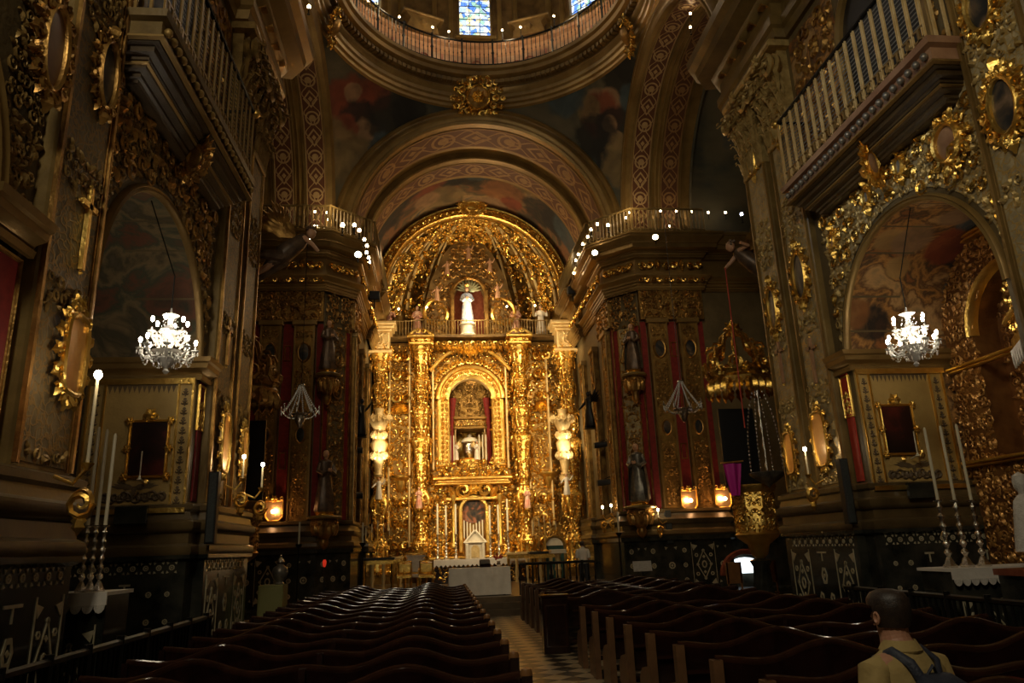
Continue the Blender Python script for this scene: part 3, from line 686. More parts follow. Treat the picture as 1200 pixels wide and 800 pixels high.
for i in range(nw):
    t = PI/2+2*PI*i/nw; hw = PI/nw
    q = MB(); T = Fr((6.7*cos(t), CY+6.7*sin(t), 0), (-sin(t), cos(t), 0), (0, 0, 1), (-cos(t), -sin(t), 0)); e = 6.7*math.tan(hw)+.02
    box(q, T, -e, -.72, 24.1, 29, -.4, 0); box(q, T, .72, e, 24.1, 29, -.4, 0); box(q, T, -.72, .72, 24.1, 24.75, -.4, 0); box(q, T, -.72, .72, 28.2, 29, -.4, 0)
    o = q.build('wall_drum', 'brown', kind='structure', smooth=False)
    q = MB()
    for a in (-2.0, -1.25, 1.0, 1.75):
        bev(q, T, a, a+.22, 24.4, 28.8, 0, .16, .02); bev(q, T, a-.05, a+.27, 24.2, 24.45, 0, .2, .02)
    q.build('drum_pilasters', 'archgold', o).name = 'drum_pilaster'
    q = MB(); frame_rect(q, T, -.80, .80, 24.66, 28.3, .10, .1); bev(q, T, -.95, .95, 24.5, 24.66, 0, .2, .03); q.build('window_frame', 'archgold', o)
    g = MB(); box(g, T, -.72, .72, 24.72, 28.2, -.15, -.12); gl = g.build('window_%d' % (i+1), 'glass', kind='structure', smooth=False)
    q = MB()
    for a in (-.24, .24): box(q, T, a-.012, a+.012, 24.72, 28.2, -.12, -.09)
    for b in [25.0+k*.36 for k in range(9)]: box(q, T, -.72, .72, b, b+.02, -.12, -.09)
    q.build('leading', 'iron', gl)
    if i in (7, 0, 1):
        for a in ((-.95-1.35, 1.55) if i == 0 else (-2.0, 1.4)):
            pass
q = MB(); lathe(q, D0, [(6.7, 29), (6.3, 31), (5.2, 33), (3.2, 34.6), (.01, 35.2)], 48, cap=False); q.build('ceiling_dome', 'brown', kind='structure')
# painted band of medallions behind the dome balustrade
q = MB(); lathe(q, D0, [(5.98, 22.1), (5.98, 22.16), (6.0, 22.2), (6.0, 23.0), (5.98, 23.04), (6.1, 23.1), (6.5, 23.1)], 96, cap=False)
po = q.build('wall_gallery_parapet', surf('parapet_paint', (.42, .24, .14), (.56, .36, .22), .6), kind='structure')
q = MB()
for i in range(48):
    t = 2*PI*i/48; T = Fr((5.99*cos(t), CY+5.99*sin(t), 22.6), (-sin(t), cos(t), 0), (0, 0, 1), (-cos(t), -sin(t), 0))
    if i % 3 == 0: ring(q, T, .22, .26, .05, .05); boss(q, T, 0, 0, .12, .08)
    elif i % 3 == 1:
        for sg in (1, -1): scroll(q, T, sg*.18, 0, .36, 0 if sg > 0 else PI, sg, .06, 1.2, 8, .16)
    else: bev(q, T, -.05, .05, -.4, .4, 0, .08, .02)
q.build('parapet_relief', surf('parapet_relief_paint', (.30, .10, .06), (.42, .16, .09), .5), po)
# ================================================================ FAR PIERS
def inlay_panel(mb, T, a0, a1, b0, b1, kind=0, t=.012):
    "cream marble set into the black dado: plates of real thickness"
    ac, bc = (a0+a1)/2, (b0+b1)/2; w, h = (a1-a0)/2, (b1-b0)/2
    def poly(n, r, rx=1, ry=1, ca=0, cb=0, rot=0, inner=0):
        if inner:
            vs = []; 
            for i in range(n):
                an = rot+2*PI*i/n
                for rr, cc in ((r*inner, 0), (r*inner, t), (r, t), (r, 0)): vs.append(T(ac+ca+rr*rx*cos(an), bc+cb+rr*ry*sin(an), cc))
            mb.add(vs, [(i*4+j, ((i+1) % n)*4+j, ((i+1) % n)*4+j+1, i*4+j+1) for i in range(n) for j in range(3)])
        else: prism(mb, T, [(ac+ca+r*rx*cos(rot+2*PI*i/n), bc+cb+r*ry*sin(rot+2*PI*i/n)) for i in range(n)], 0, t)
    m_ = min(w, h)
    if kind == 0:
        poly(8, m_*.5, inner=.62, rot=PI/8); poly(4, m_*.2)
        for sa in (1, -1):
            for sb in (1, -1): poly(3, m_*.28, ca=sa*w*.72, cb=sb*h*.78, rot=math.atan2(sb, sa))
    elif kind == 1:
        poly(4, 1, rx=w*.62, ry=h*.66, inner=.88); poly(8, m_*.22, ry=1.4, inner=.6)
        for sb in (1, -1): poly(4, m_*.13, cb=sb*h*.34)
        for sa in (1, -1): poly(6, m_*.12, ca=sa*w*.55, cb=0)
        for sa in (1, -1):
            for sb in (1, -1): poly(3, m_*.3, ca=sa*w*.75, cb=sb*h*.8, rot=math.atan2(sb, sa))
        for sb in (1, -1): poly(8, m_*.12, cb=sb*h*.62)
        for sa in (1, -1): box(mb, T, ac+sa*w*.96-.008, ac+sa*w*.96+.008, b0, b1, 0, t)
        for sa in (1, -1):
            for sb in (1, -1): poly(6, m_*.16, ca=sa*w*.6, cb=sb*h*.42, inner=.5)
    elif kind == 2:
        for k in (-.66, 0, .66):
            poly(8, m_*.42, cb=k*h, inner=.55); poly(4, m_*.14, cb=k*h)
    elif kind == 3:
        poly(6, m_*.34, rx=.8, ry=1.3, inner=.6, cb=h*.25); poly(4, m_*.1, cb=h*.25); box(mb, T, ac-w*.45, ac+w*.45, bc+h*.88, bc+h*.93, 0, t); box(mb, T, ac-.012, ac+.012, bc+h*.66, bc+h*.88, 0, t)
        for sa in (1, -1): poly(5, m_*.2, ry=1.3, ca=sa*w*.5, cb=-h*.35, inner=.5)
        poly(4, m_*.2, ry=1.6, cb=-h*.75, inner=.5)
def figure(name, label, loc, h, robe, rz=0, group=None, pose=0, halo=False, wings=False, crown=False, cat='statue', face='flesh', mantle=None):
    "robed carved saint: folded skirt, chest, sleeves, hands, head; one body mesh with robe child"
    r = thing(name, label, cat, loc, rz, group); k = h/1.7
    mb = MB()
    fold = lambda t, z: 1+.09*sin(7*t+z*3)*max(0, min(1, (1.25-z/k)*1.2))+.03*sin(13*t)
    lathe(mb, L0, [(.24*k, 0), (.27*k, .06*k), (.23*k, .4*k), (.19*k, .8*k), (.155*k, 1.0*k), (.165*k, 1.15*k), (.19*k, 1.3*k), (.185*k, 1.38*k), (.10*k, 1.44*k), (.055*k, 1.46*k)], 24, fold=fold, sx=1.05, sy=.78)
    for sg in (1, -1):
        if pose == 0: P = [(.17*sg, 0, 1.34), (.25*sg, -.05, 1.12), (.17*sg, -.2, 1.02), (.06*sg, -.25, 1.10)]
        elif pose == 1: P = [(.17*sg, 0, 1.34), (.27*sg, -.04, 1.14), (.30*sg, -.2, 1.08), (.28*sg, -.3, 1.22)]
        else: P = [(.17*sg, 0, 1.34), (.30*sg, -.02, 1.2), (.42*sg, -.12, 1.36 if sg > 0 else 1.05), (.5*sg, -.2, 1.55 if sg > 0 else .95)]
        tube(mb, [Vector(p)*k for p in P], [.06*k, .068*k, .06*k, .045*k], 8)
    mb.build('robe', robe, r)
    b = MB(); lathe(b, L0, [(.045*k, 1.42*k), (.045*k, 1.5*k), (.075*k, 1.53*k), (.085*k, 1.6*k), (.078*k, 1.67*k), (.04*k, 1.71*k), (.001, 1.72*k)], 12, sy=1.12)
    b.add([Vector((-.015*k, -.09*k, 1.585*k)), Vector((.015*k, -.09*k, 1.585*k)), Vector((0, -.115*k, 1.59*k)), Vector((0, -.09*k, 1.63*k))], [(0, 1, 2), (0, 2, 3), (1, 3, 2)])
    for sg in (1, -1):
        p = {0: (.03*sg, -.28, 1.13), 1: (.27*sg, -.32, 1.27), 2: (.52*sg, -.22, 1.60 if sg > 0 else .93)}[pose]
        ball(b, Vector(p)*k, .04*k, 6, 1.5)
    b.build('head_and_hands', face, r).name = 'body'
    hb = MB(); lathe(hb, wf(0, .015*k), [(.06*k, 1.50*k), (.088*k, 1.56*k), (.092*k, 1.64*k), (.07*k, 1.71*k), (.001, 1.74*k)], 10, a0=.15, a1=PI-.15); hb.build('hair', 'darkrobe', r)
    if mantle:
        q = MB(); lathe(q, L0, [(.32*k, .05*k), (.30*k, .5*k), (.25*k, .95*k), (.23*k, 1.25*k), (.14*k, 1.45*k)], 20, a0=-.35, a1=PI+.35, fold=lambda t, z: 1+.06*sin(9*t)); q.build('mantle', mantle, r)
    if halo:
        q = MB(); ring(q, Fr((0, .09*k, 1.66*k), (1, 0, 0), (0, 0, 1), (0, -1, 0)), .13*k, .13*k, .015*k, .02*k, 16); q.build('halo', 'gold', r)
    if crown:
        q = MB(); lathe(q, L0, [(.07*k, 1.69*k), (.085*k, 1.73*k), (.11*k, 1.80*k), (.06*k, 1.86*k), (.01, 1.9*k)], 8, fold=lambda t, z: 1+.15*sin(4*t)); q.build('crown', 'gold', r)
    if wings:
        for sg in (1, -1):
            q = MB(); T = Fr((.06*k*sg, .12*k, 1.25*k), (sg, .35, 0), (0, 0, 1))
            for i in range(6): leaf(q, T, .03*i*k, 0, (.75-.09*i)*k, 1.05-.28*i, .17, .05*k)
            q.build('wing', 'oldgold' if robe != 'whiterobe' else 'cream', r)
    q = MB(); lathe(q, L0, [(.26*k, -.12*k), (.28*k, -.10*k), (.25*k, -.05*k), (.29*k, 0)], 8); q.build('plinth', 'gold2', r)
    return r
def bracket(name, label, loc, w, h, rz, mat='oldgold', top='stone', group=None):
    "carved console: moulded shelf over a tapering bell with a mask of leaves"
    r = thing(name, label, 'bracket', loc, rz, group)
    q = MB(); lathe(q, L0, [(w*.42, -.13), (w*.5, -.10), (w*.52, -.05), (w*.47, 0), (.0, .001)], 20); q.build('shelf', top, r)
    q = MB(); lathe(q, L0, [(.02, -h), (w*.10, -h*.94), (w*.16, -h*.8), (w*.13, -h*.7), (w*.30, -h*.42), (w*.42, -h*.22), (w*.36, -.13)], 16, fold=lambda t, z: 1+.05*sin(8*t)); q.build('bell', mat, r)
    q = MB()
    for i in range(9):
        t = PI+PI*i/8; T = Fr((w*.33*cos(t), w*.33*sin(t), -h*.5), (-sin(t), cos(t), 0), (0, 0, 1), (cos(t), sin(t), 0))
        leaf(q, T, 0, -.1*h, h*.42, PI/2, .3, .1); scroll(q, T, 0, h*.25, w*.25, PI/2*(i % 3), 1, .08, 1.2, 8, .2)
    q.build('carving', mat, r)
    return r
def cartouche(q, T, rx, ry, seed=0, dens=10, k=1.0):
    "frame of leaves and scrolls round an oval"
    for i in range(dens):
        t = 2*PI*i/dens; a, b = (rx+.03)*cos(t), (ry+.03)*sin(t)
        an = math.atan2(sin(t)*rx, cos(t)*ry)
        scroll(q, T, a+cos(an)*.05*k, b+sin(an)*.05*k, .20*k, an+PI/2, 1 if i % 2 else -1, .07*k, 1.2, 8, .2)
        leaf(q, T, a, b, .2*k, an+.3, .35, .07*k); leaf(q, T, a, b, .15*k, an-.5, .35, .06*k)
def medallion(name, label, T, rx, ry, paint, fr_mat='gold', seed=0, cat='oval picture', group=None, dens=12, k=1.0):
    r = thing(name, label, cat, (0, 0, 0), 0, group)
    q = MB(); disc(q, T.sub(0, 0, .03), rx, ry, 0, 28, .015); q.build('painting', paint, r)
    q = MB(); ring(q, T, rx, ry, .05*k, .09, 28); q.build('frame', fr_mat, r)
    q = MB(); cartouche(q, T, rx, ry, seed, dens, k)
    leaf(q, T, 0, ry+.03, .28*k, PI/2, .4, .12); rosette(q, T, 0, ry+.12*k, .14*k); leaf(q, T, 0, -ry-.03, .26*k, -PI/2, .4, .1)
    q.build('carving', fr_mat, r)
    return base(r, T(0, 0, 0))

for s in (-1, 1):
    side = 'right' if s > 0 else 'left'; wall = bpy.data.objects['wall_crossing_'+side]
    FT = Fr((0, 27.2, 0), (s, 0, 0), (0, 0, 1), (0, -1, 0)); AT = Fr((s*5.3, 0, 0), (0, 1, 0), (0, 0, 1), (-s, 0, 0))
    CT = Fr((s*5.7, 27.6, 0), (s, -1, 0), (0, 0, 1), (-s, -1, 0))
    path = [(11.5, 27.2), (8.75, 27.2), (8.75, 27.0), (7.45, 27.0), (7.45, 27.0), (6.2, 27.0), (6.02, 27.2), (5.38, 27.86), (5.1, 28.1), (5.1, 35.2)]
    path = [(13.4, 27.2), (8.75, 27.2), (8.75, 26.98), (6.15, 26.98), (5.12, 27.98), (5.12, 30.2), (5.3, 30.2), (5.3, 33.6), (5.1, 33.6), (5.1, 36)]
    # travelling from the transept towards the apse the crossing lies on the left, so offsets are negative
    def mo(nm, prof, mat, kind=None, parent=None, smooth=True, pth=path):
        mb = MB(); sweep(mb, pth if s < 0 and False else ([(x, y) for x, y in pth] if s > 0 else [(-x, y) for x, y in reversed(pth)]), [(-o, z) if s > 0 else (-o, z) for o, z in prof])
        return mb.build(nm, mat, parent, smooth=smooth, kind=None if parent else 'structure')
    c = mo('trim_crossing_cornice_'+side, [(0, 11.7), (.10, 11.7), (.10, 11.74), (.14, 11.76), (.14, 11.86), (.18, 11.88), (.18, 11.98), (.24, 12.0), (.24, 12.08), (.30, 12.12), (.36, 12.2), (.38, 12.22), (.38, 12.27), (.12, 12.33), (.10, 12.38), (.10, 13.0), (.14, 13.03), (.20, 13.06), (.20, 13.10), (.26, 13.16), (.28, 13.22), (.34, 13.24), (.34, 13.28), (.60, 13.32), (.62, 13.34), (.62, 13.50), (.66, 13.52), (.68, 13.58), (.76, 13.64), (.82, 13.72), (.84, 13.74), (.84, 13.82), (.88, 13.84), (.88, 13.92), (0, 13.98)], 'archgold')
    mo('attic_course', [(0, 13.95), (.5, 13.95), (.5, 14.12), (.44, 14.16), (0, 14.4)], 'archgold', parent=c)
    q = MB()                                                # frieze ornaments and modillion leaves
    for a in (6.5, 7.0, 7.5, 8.0, 8.5):
        T = Fr((s*a, 27.0-.12, 12.7), (s, 0, 0), (0, 0, 1), (0, -1, 0)); T.o.y = 26.86
        if a in (6.5, 7.5, 8.5):
            for sg in (1, -1): scroll(q, T, sg*.16, 0, .36, 0, sg, .16, 1.3, 9, .2); leaf(q, T, sg*.05, -.1, .35, PI/2-sg*.9, .4, .15)
            boss(q, T, 0, 0, .12, .15)
        else: leaf(q, T, 0, .28, .5, -PI/2, .3, .2)
    for i in range(11):
        T = Fr((s*(6.2+.25*i), 26.65, 12.12), (s, 0, 0), (0, 0, 1), (0, -1, 0)); scroll(q, T, 0, -.1, .22, PI/2, 1 if i % 2 else -1, .1, 1.2, 8, .22)
    for t in (.2, .5, .8):
        T = Fr((s*(6.15-1.03*t), 26.98+1.0*t, 12.7), (s, -1, 0), (0, 0, 1), (-s, -1, 0)).sub(0, 0, .14)
        for sg in (1, -1): scroll(q, T, sg*.12, 0, .32, 0, sg, .16, 1.3, 9, .2)
        leaf(q, T, 0, .2, .4, -PI/2, .4, .15)
    for i in range(9):
        T = Fr((s*4.97, 28.4+.8*i, 12.7), (0, 1, 0), (0, 0, 1), (-s, 0, 0))
        for sg in (1, -1): scroll(q, T, sg*.16, 0, .36, 0, sg, .2, 1.3, 9, .2)
        leaf(q, T, 0, .2, .4, -PI/2, .4, .15)
    q.build('frieze_carving', 'gold2', c)
    # capitals zone: carved band below the entablature
    q = MB(); carve(q, FT.sub(0, 0, .24), 6.15, 8.75, 10.5, 11.68, .19, 31, k=1.2); carve(q, CT.sub(0, 0, .12), -.65, .65, 10.3, 11.68, .19, 32, k=1.2); carve(q, AT.sub(0, 0, .2), 28.1, 30.1, 10.6, 11.68, .2, 33, k=1.2)
    q.build('capital_carving', 'oldgold', wall)
    q = MB(); box(q, FT, 6.15, 8.75, 10.5, 11.7, 0, .24); box(q, AT, 28.05, 30.2, 10.5, 11.7, 0, .2)
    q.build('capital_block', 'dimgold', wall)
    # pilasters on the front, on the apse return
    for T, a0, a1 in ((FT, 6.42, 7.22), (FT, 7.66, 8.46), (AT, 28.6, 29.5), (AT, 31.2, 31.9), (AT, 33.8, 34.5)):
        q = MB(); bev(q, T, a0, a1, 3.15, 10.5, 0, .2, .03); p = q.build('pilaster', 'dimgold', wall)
        q = MB(); box(q, T, a0+.02, a0+.08, 3.2, 10.45, .2, .24); box(q, T, a1-.08, a1-.02, 3.2, 10.45, .2, .24); bev(q, T, a0-.06, a1+.06, 10.35, 10.55, 0, .3, .03); q.build('gilt_fillet', 'archgold', p)
        q = MB(); am = (a0+a1)/2; P_ = T.sub(am, 0, .2)
        carve(q, P_, -.28, .28, 3.3, 10.2, .125, int(a0*7)+s, lambda a, b: abs(b-9.3) > .55 and abs(b-6.2) > .45)
        ring(q, P_, .22, .36, .05, .07, 20, 0, 9.3); ring(q, P_, .17, .28, .04, .06, 20, 0, 6.2)
        q.build('pilaster_carving', 'oldgold', p)
        q = MB(); disc(q, P_, .2, .34, .03, 20, .01, 0, 9.3); disc(q, P_, .15, .26, .03, 20, .01, 0, 6.2); q.build('oval_panel', 'ovalpaint', p)
    q = MB()
    for a0, a1 in ((6.16, 6.38), (7.26, 7.62), (8.5, 8.72)): box(q, FT, a0, a1, 3.2, 10.45, 0, .05)
    box(q, AT, 28.15, 28.5, 3.2, 10.45, 0, .05); box(q, AT, 29.6, 29.95, 3.2, 10.45, 0, .05)
    for sg in (1, -1): box(q, CT, sg*.5-.12, sg*.5+.12, 3.2, 10.3, 0, .04)
    q.build('red_strip', 'red', wall)
    q = MB(); box(q, CT, -.37, .37, 3.2, 10.3, 0, .05); q.build('niche_ground', 'mosaic' if s > 0 else 'shademosaic', wall)
    q = MB(); carve(q, CT.sub(0, 0, .05), -.34, .34, 3.4, 10.2, .2, 44)
    for a in (-.62, -.38, .36, .60): box(q, CT, a, a+.035, 3.2, 10.3, .04, .09)
    for b in (9.3, 7.2, 5.3):                               # little gilt cartouches on the red strips
        frame_rect(q, FT.sub(0, 0, .05), 7.32, 7.56, b-.3, b+.3, .04, .05)
    for b in (9.2, 7.9, 5.2): ring(q, CT.sub(0, 0, .06), .2, .3, .04, .07, 18, 0, b)
    q.build('strip_carving', 'oldgold', wall)
    # base mouldings and the inlaid dado
    mo('baseboard_crossing_cornice_'+side, [(0, 2.2), (.14, 2.2), (.2, 2.28), (.18, 2.4), (.10, 2.46), (.10, 2.62), (.16, 2.66), (.2, 2.8), (.14, 2.86), (.08, 3.0), (.14, 3.06), (.14, 3.15), (0, 3.18)], 'basestone')
    mo('baseboard_crossing_'+side, [(0, 0), (.2, 0), (.2, .22), (.12, .28), (.08, .32), (.08, 2.0), (.18, 2.06), (.18, 2.2), (0, 2.2)], 'marble', smooth=False)
    q = MB(); T = Fr((0, 26.98-.08, 0), (s, 0, 0), (0, 0, 1), (0, -1, 0))
    for i, (a0, a1, k) in enumerate(((6.25, 6.75, 0), (6.8, 7.2, 2), (7.25, 8.15, 1), (8.2, 8.6, 0))):
        inlay_panel(q, T, a0, a1, .4, 1.95, k)
    T2 = Fr((s*5.635, 27.48, 0), (s, -1, 0), (0, 0, 1), (-s, -1, 0)).sub(0, 0, .08)
    inlay_panel(q, T2, -.68, -.22, .4, 1.95, 2); inlay_panel(q, T2, -.2, .2, .4, 1.95, 0); inlay_panel(q, T2, .22, .68, .4, 1.95, 2)
    T3 = Fr((0, 27.2-.08, 0), (s, 0, 0), (0, 0, 1), (0, -1, 0))
    pass
    q.build('marble_inlay', 'inlay', bpy.data.objects['baseboard_crossing_'+side], smooth=False)
    # inlay on the near piers: facing the nave and on the chapel jamb
    q = MB(); WT = Fr((s*5.78, 0, 0), (0, 1, 0), (0, 0, 1), (-s, 0, 0)).sub(0, 0, .05); JT = Fr((0, 12.8-.05, 0), (s, 0, 0), (0, 0, 1), (0, -1, 0))
    inlay_panel(q, WT, 13.3, 14.0, .4, 1.75, 1); inlay_panel(q, WT, 14.1, 14.9, .4, 1.75, 3); inlay_panel(q, WT, 15.0, 15.8, .4, 1.75, 1)
    for a0, a1, k in ((6.05, 6.25, 2), (6.32, 6.55, 2), (6.62, 7.0, 3), (7.08, 7.3, 2), (7.36, 7.6, 2), (7.7, 8.1, 3)): inlay_panel(q, JT, a0, a1, .45, 1.7, k)
    for i in range(10): inlay_panel(q, JT, 6.02+i*.2, 6.2+i*.2, 1.80, 1.98, 0)
    for i in range(10): inlay_panel(q, WT, 13.25+i*.25, 13.45+i*.25, 1.80, 1.98, 0)
    NT = Fr((s*5.77, 0, 0), (0, 1, 0), (0, 0, 1), (-s, 0, 0))
    for a0, a1, k in ((6.62, 7.2, 1), (7.25, 7.95, 3), (8.0, 8.55, 1)): inlay_panel(q, NT, a0, a1, .45, 1.7, k)
    for i in range(8): inlay_panel(q, NT, 6.64+i*.24, 6.82+i*.24, 1.80, 1.98, 0)
    q.build('marble_inlay', 'inlay', bpy.data.objects['baseboard_'+side], smooth=False)

# ================================================================ THE HIGH ALTARPIECE
alt = thing('altarpiece', 'towering gilded carved altarpiece filling the apse behind the white table', 'altarpiece', (0, 37.6, .52))
def A(mb, nm, mat, par=None, smooth=True): return mb.build(nm, mat, par or alt, smooth=smooth)
BT = Fr((0, 37.6, 0), (1, 0, 0), (0, 0, 1), (0, -1, 0))
q = MB(); archwall(q, BT, -5.1, 5.1, .52, 12.6, -.18, 1.10, 9.5, -.4, 0, 24, 1.10, 6.05)
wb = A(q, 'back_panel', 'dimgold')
q = MB(); carve(q, BT, -5.0, 4.7, .9, 12.5, .20, 77, lambda a, b: not (abs(a+.18) < 1.15 and 5.9 < b < 10.7) and not (abs(a+.15) < 1.0 and b < 5), k=1.25)
A(q, 'carved_relief', 'gold2')
q = MB(); box(q, W, -1.9, 1.8, 37.9, 40.2, 6.0, 6.06); box(q, W, -1.95, -1.9, 37.9, 40.2, 6, 12.4); box(q, W, 1.8, 1.85, 37.9, 40.2, 6, 12.4); box(q, W, -1.95, 1.85, 40.15, 40.2, 6, 12.4); box(q, W, -1.95, 1.85, 37.9, 40.2, 12.3, 12.4)
A(q, 'niche_chamber', 'gold')
# arch of the niche: flat gilt arch, outer carved arch with two framed jewels, and side posts
q = MB(); NT_ = BT.sub(-.18, 0, 0)
archband(q, NT_, 0, 9.5, [(1.04, -.1), (1.04, .14), (1.08, .2), (1.16, .2), (1.19, .1), (1.2, 0)], t0=.5, t1=PI-.5, n=20)
A(q, 'niche_arch', 'cream')
q = MB()
archband(q, NT_, 0, 9.5, [(1.10, 0), (1.10, .25), (1.2, .3), (1.55, .3), (1.6, .42), (1.72, .46), (1.78, .35), (1.84, .2), (1.86, 0)], n=36)
for sg in (1, -1): bev(q, NT_, sg*1.4-.32, sg*1.4+.32, 6.05, 9.5, 0, .3, .05)
for i in range(26):
    t = PI*(i+.5)/26; T = NT_.sub(1.37*cos(t), 9.5+1.37*sin(t), .28)
    scroll(q, T, 0, 0, .26, t, 1 if i % 2 else -1, .1, 1.2, 8, .22); leaf(q, T, 0, 0, .24, t+PI/2, .4, .1)
    T = NT_.sub(1.98*cos(t), 9.5+1.98*sin(t), .1); scroll(q, T, 0, 0, .3, t, -1 if i % 2 else 1, .2, 1.2, 8, .22); leaf(q, T, 0, 0, .3, t, .4, .2)
for sg in (1, -1):
    T = NT_.sub(sg*.98, 9.5+1.12, .32, -sg*.7); frame_rect(q, T, -.2, .2, -.14, .14, .05, .1)
    for k in range(14):
        T = NT_.sub(sg*1.38, 6.2+k*.24, .28); scroll(q, T, -.1*sg, 0, .24, PI/2, sg, .1, 1.3, 8, .22); leaf(q, T, .08*sg, 0, .24, PI/2, .4, .1)
A(q, 'outer_arch', 'gold')
# estipite columns: inner pair tall, outer pair forward at the apse sides
def estipite(x, y, z0, z1, w, nm, seed, lit=False):
    H = z1-z0; q = MB(); T = wf(x, y)
    S = [(.0, .80), (.02, .86), (.04, .72), (.10, .70), (.115, .86), (.13, .60), (.16, .34), (.19, .30), (.215, .42), (.25, .72), (.29, .95), (.31, .90), (.33, .55), (.35, .36), (.37, .42), (.45, .60), (.53, .84), (.54, .98), (.555, .98), (.56, .62), (.575, .42), (.60, .60), (.64, .74), (.66, .72), (.675, .92), (.69, .60), (.71, .38), (.76, .50), (.80, .74), (.81, .86), (.82, .56), (.84, .42), (.88, .50), (.915, .78), (.93, .70), (.95, .92), (.985, 1.08), (1, 1.05)]
    loft(q, [(0, 0, z0+H*t, w*r/2*1.1, w*r/2*1.1, 5) for t, r in S], 20, T)
    col = A(q, nm, 'gold' if not lit else 'gold')
    q = MB(); rg = random.Random(seed)
    for side_, (ax, n_) in enumerate((((1, 0, 0), (0, -1, 0)), ((0, 1, 0), (-1, 0, 0)), ((0, 1, 0), (1, 0, 0)))):
        for i in range(62):
            t = (i+.5)/62; r = next(b[1] for b in S if b[0] >= t)*w*.55
            F = Fr((x+n_[0]*r, y+n_[1]*r, z0+H*t), ax, (0, 0, 1), n_)
            an = rg.uniform(0, 6)
            for sg in (1, -1): scroll(q, F, sg*r*.5, 0, w*.24, an if sg > 0 else PI-an, sg, w*.11, 1.2, 7, .24); leaf(q, F, sg*r*.25, 0, w*.26, PI/2-sg*rg.uniform(.2, 1.4), .4, w*.12)
            if i % 3 == 0: boss(q, F, 0, 0, w*.10, w*.14)
    q.build('column_carving', 'gold2', col)
    return col
for sg in (1, -1):
    estipite(sg*2.56-.16, 37.1, 1.0, 12.6, .90, 'column', 5)
    estipite(sg*4.72, 36.3, 1.0, 12.0, .86, 'column', 9)
    # entablature blocks and broken scroll pediments above the inner columns
    q = MB(); T = Fr((sg*2.56-.16, 36.9, -.38), (1, 0, 0), (0, 0, 1), (0, -1, 0))
    for b0, b1, hw, c in ((12.6, 12.75, .6, .45), (12.75, 12.95, .5, .38), (12.95, 13.1, .68, .55)): bev(q, T, -hw, hw, b0, b1, -.6, c, .04)
    for k in (1, -1):
        tube(q, [T(k*(.66-.45*t), 13.14+.26*sin(t*PI/2)**2, .35) for t in [i/8 for i in range(9)]], [.10-.04*i/8 for i in range(9)], 8); scroll(q, T.sub(0, 0, .3), k*.17, 13.34, .30, PI/2, k, .12, 1.4, 10, .2)
    A(q, 'entablature', 'gold')
    # outer cornice blocks, brightly gilt, with panel below
    q = MB(); T = Fr((sg*4.72, 36.1, -.4), (1, 0, 0), (0, 0, 1), (0, -1, 0))
    for b0, b1, hw, c in ((12.0, 12.15, .58, .5), (12.15, 13.1, .46, .38), (13.1, 13.25, .56, .48), (13.25, 13.4, .68, .58), (13.4, 13.6, .78, .68)): bev(q, T, -hw, hw, b0, b1, -.6, c, .05)
    ring(q, T, .14, .24, .05, .08, 16, .38, 12.62); carve(q, T.sub(0, 0, .38), -.4, .4, 12.25, 13.0, .2, 4)
    A(q, 'cornice_block', 'cream')
    # bright gilt strips at the apse edge
    q = MB()
    for px_, b0, b1 in ((480, 2.2, 12.1), (507.5, 5.9, 11.2), (594, 5.9, 11.2), (618, 2.2, 12.1), (456, 3, 11.6), (643, 3, 11.6)):
        if (px_ > 550) == (sg > 0): x_ = at(px_, 480, Y=37.25).x; bev(q, BT, x_-.05, x_+.05, b0, b1, 0, .32, .03)
    A(q, 'gilt_post', 'cream')
    # intercolumn niche: canopy and shell, bracket
    q = MB(); T = BT.sub(sg*3.7-.06, 0, .05)
    lathe(q, Fr((sg*3.75, 37.5, 5.6), (1, 0, 0), (0, 1, 0), (0, 0, 1)), [(.02, -.8), (.2, -.6), (.3, -.2), (.55, -.05), (.58, .05), (0, .06)], 16); A(q, 'niche_bracket', 'gold'); q = MB()
    for i in range(9): leaf(q, T, 0, 8.9, .7, PI*i/8, .2, .2)
    for b in (9.6, 10.8, 11.8):
        for k in (1, -1): scroll(q, T, k*.28, b, .6, PI/2, k, .3, 1.4, 10, .16); leaf(q, T, 0, b-.2, .6, PI/2-k*.7, .4, .25)
        rosette(q, T, 0, b, .3)
    for b in (2.3, 3.4, 4.4):
        for k in (1, -1): scroll(q, T, k*.25, b, .55, -PI/2, k, .3, 1.4, 10, .16); leaf(q, T, 0, b-.2, .5, PI/2-k*.9, .4, .25)
    A(q, 'side_niche', 'gold2')
# predella: stepped ledges, tabernacle arch with its picture, side consoles
q = MB()
for b0, b1, a, c in ((.52, 1.55, 2.1, 1.2), (1.55, 1.68, 2.2, 1.3), (5.1, 5.22, 1.9, .6), (5.22, 5.35, 1.8, .5), (5.35, 5.48, 2.0, .7)): bev(q, BT, -a-.16, a-.16, b0, b1, 0, c, .04)
A(q, 'ledge', 'gold')
q = MB()
BT0 = BT; BT = BT0.sub(-.14, -.25, 0)
archband(q, BT.sub(.0, 0, .25), 0, 4.1, [(.55, -.1), (.55, .1), (.6, .16), (.72, .16), (.78, 0)], n=24)
for k in (1, -1):
    bev(q, BT, k*.66-.1, k*.66+.1, 2.1, 4.1, 0, .4, .03); lathe(q, Fr((k*1.15, 37.15, 0), (1, 0, 0), (0, 1, 0), (0, 0, 1)), [(.12, 2.1), (.14, 2.2), (.08, 2.3), (.10, 3.2), (.07, 4.2), (.13, 4.4), (.16, 4.6)], 12)
    scroll(q, BT.sub(0, 0, .3), k*.55, 5.1, .8, 0, k, .25, 1.5, 12, .14); leaf(q, BT.sub(0, 0, .3), k*.9, 4.75, .7, PI/2-k*.5, .3, .2)
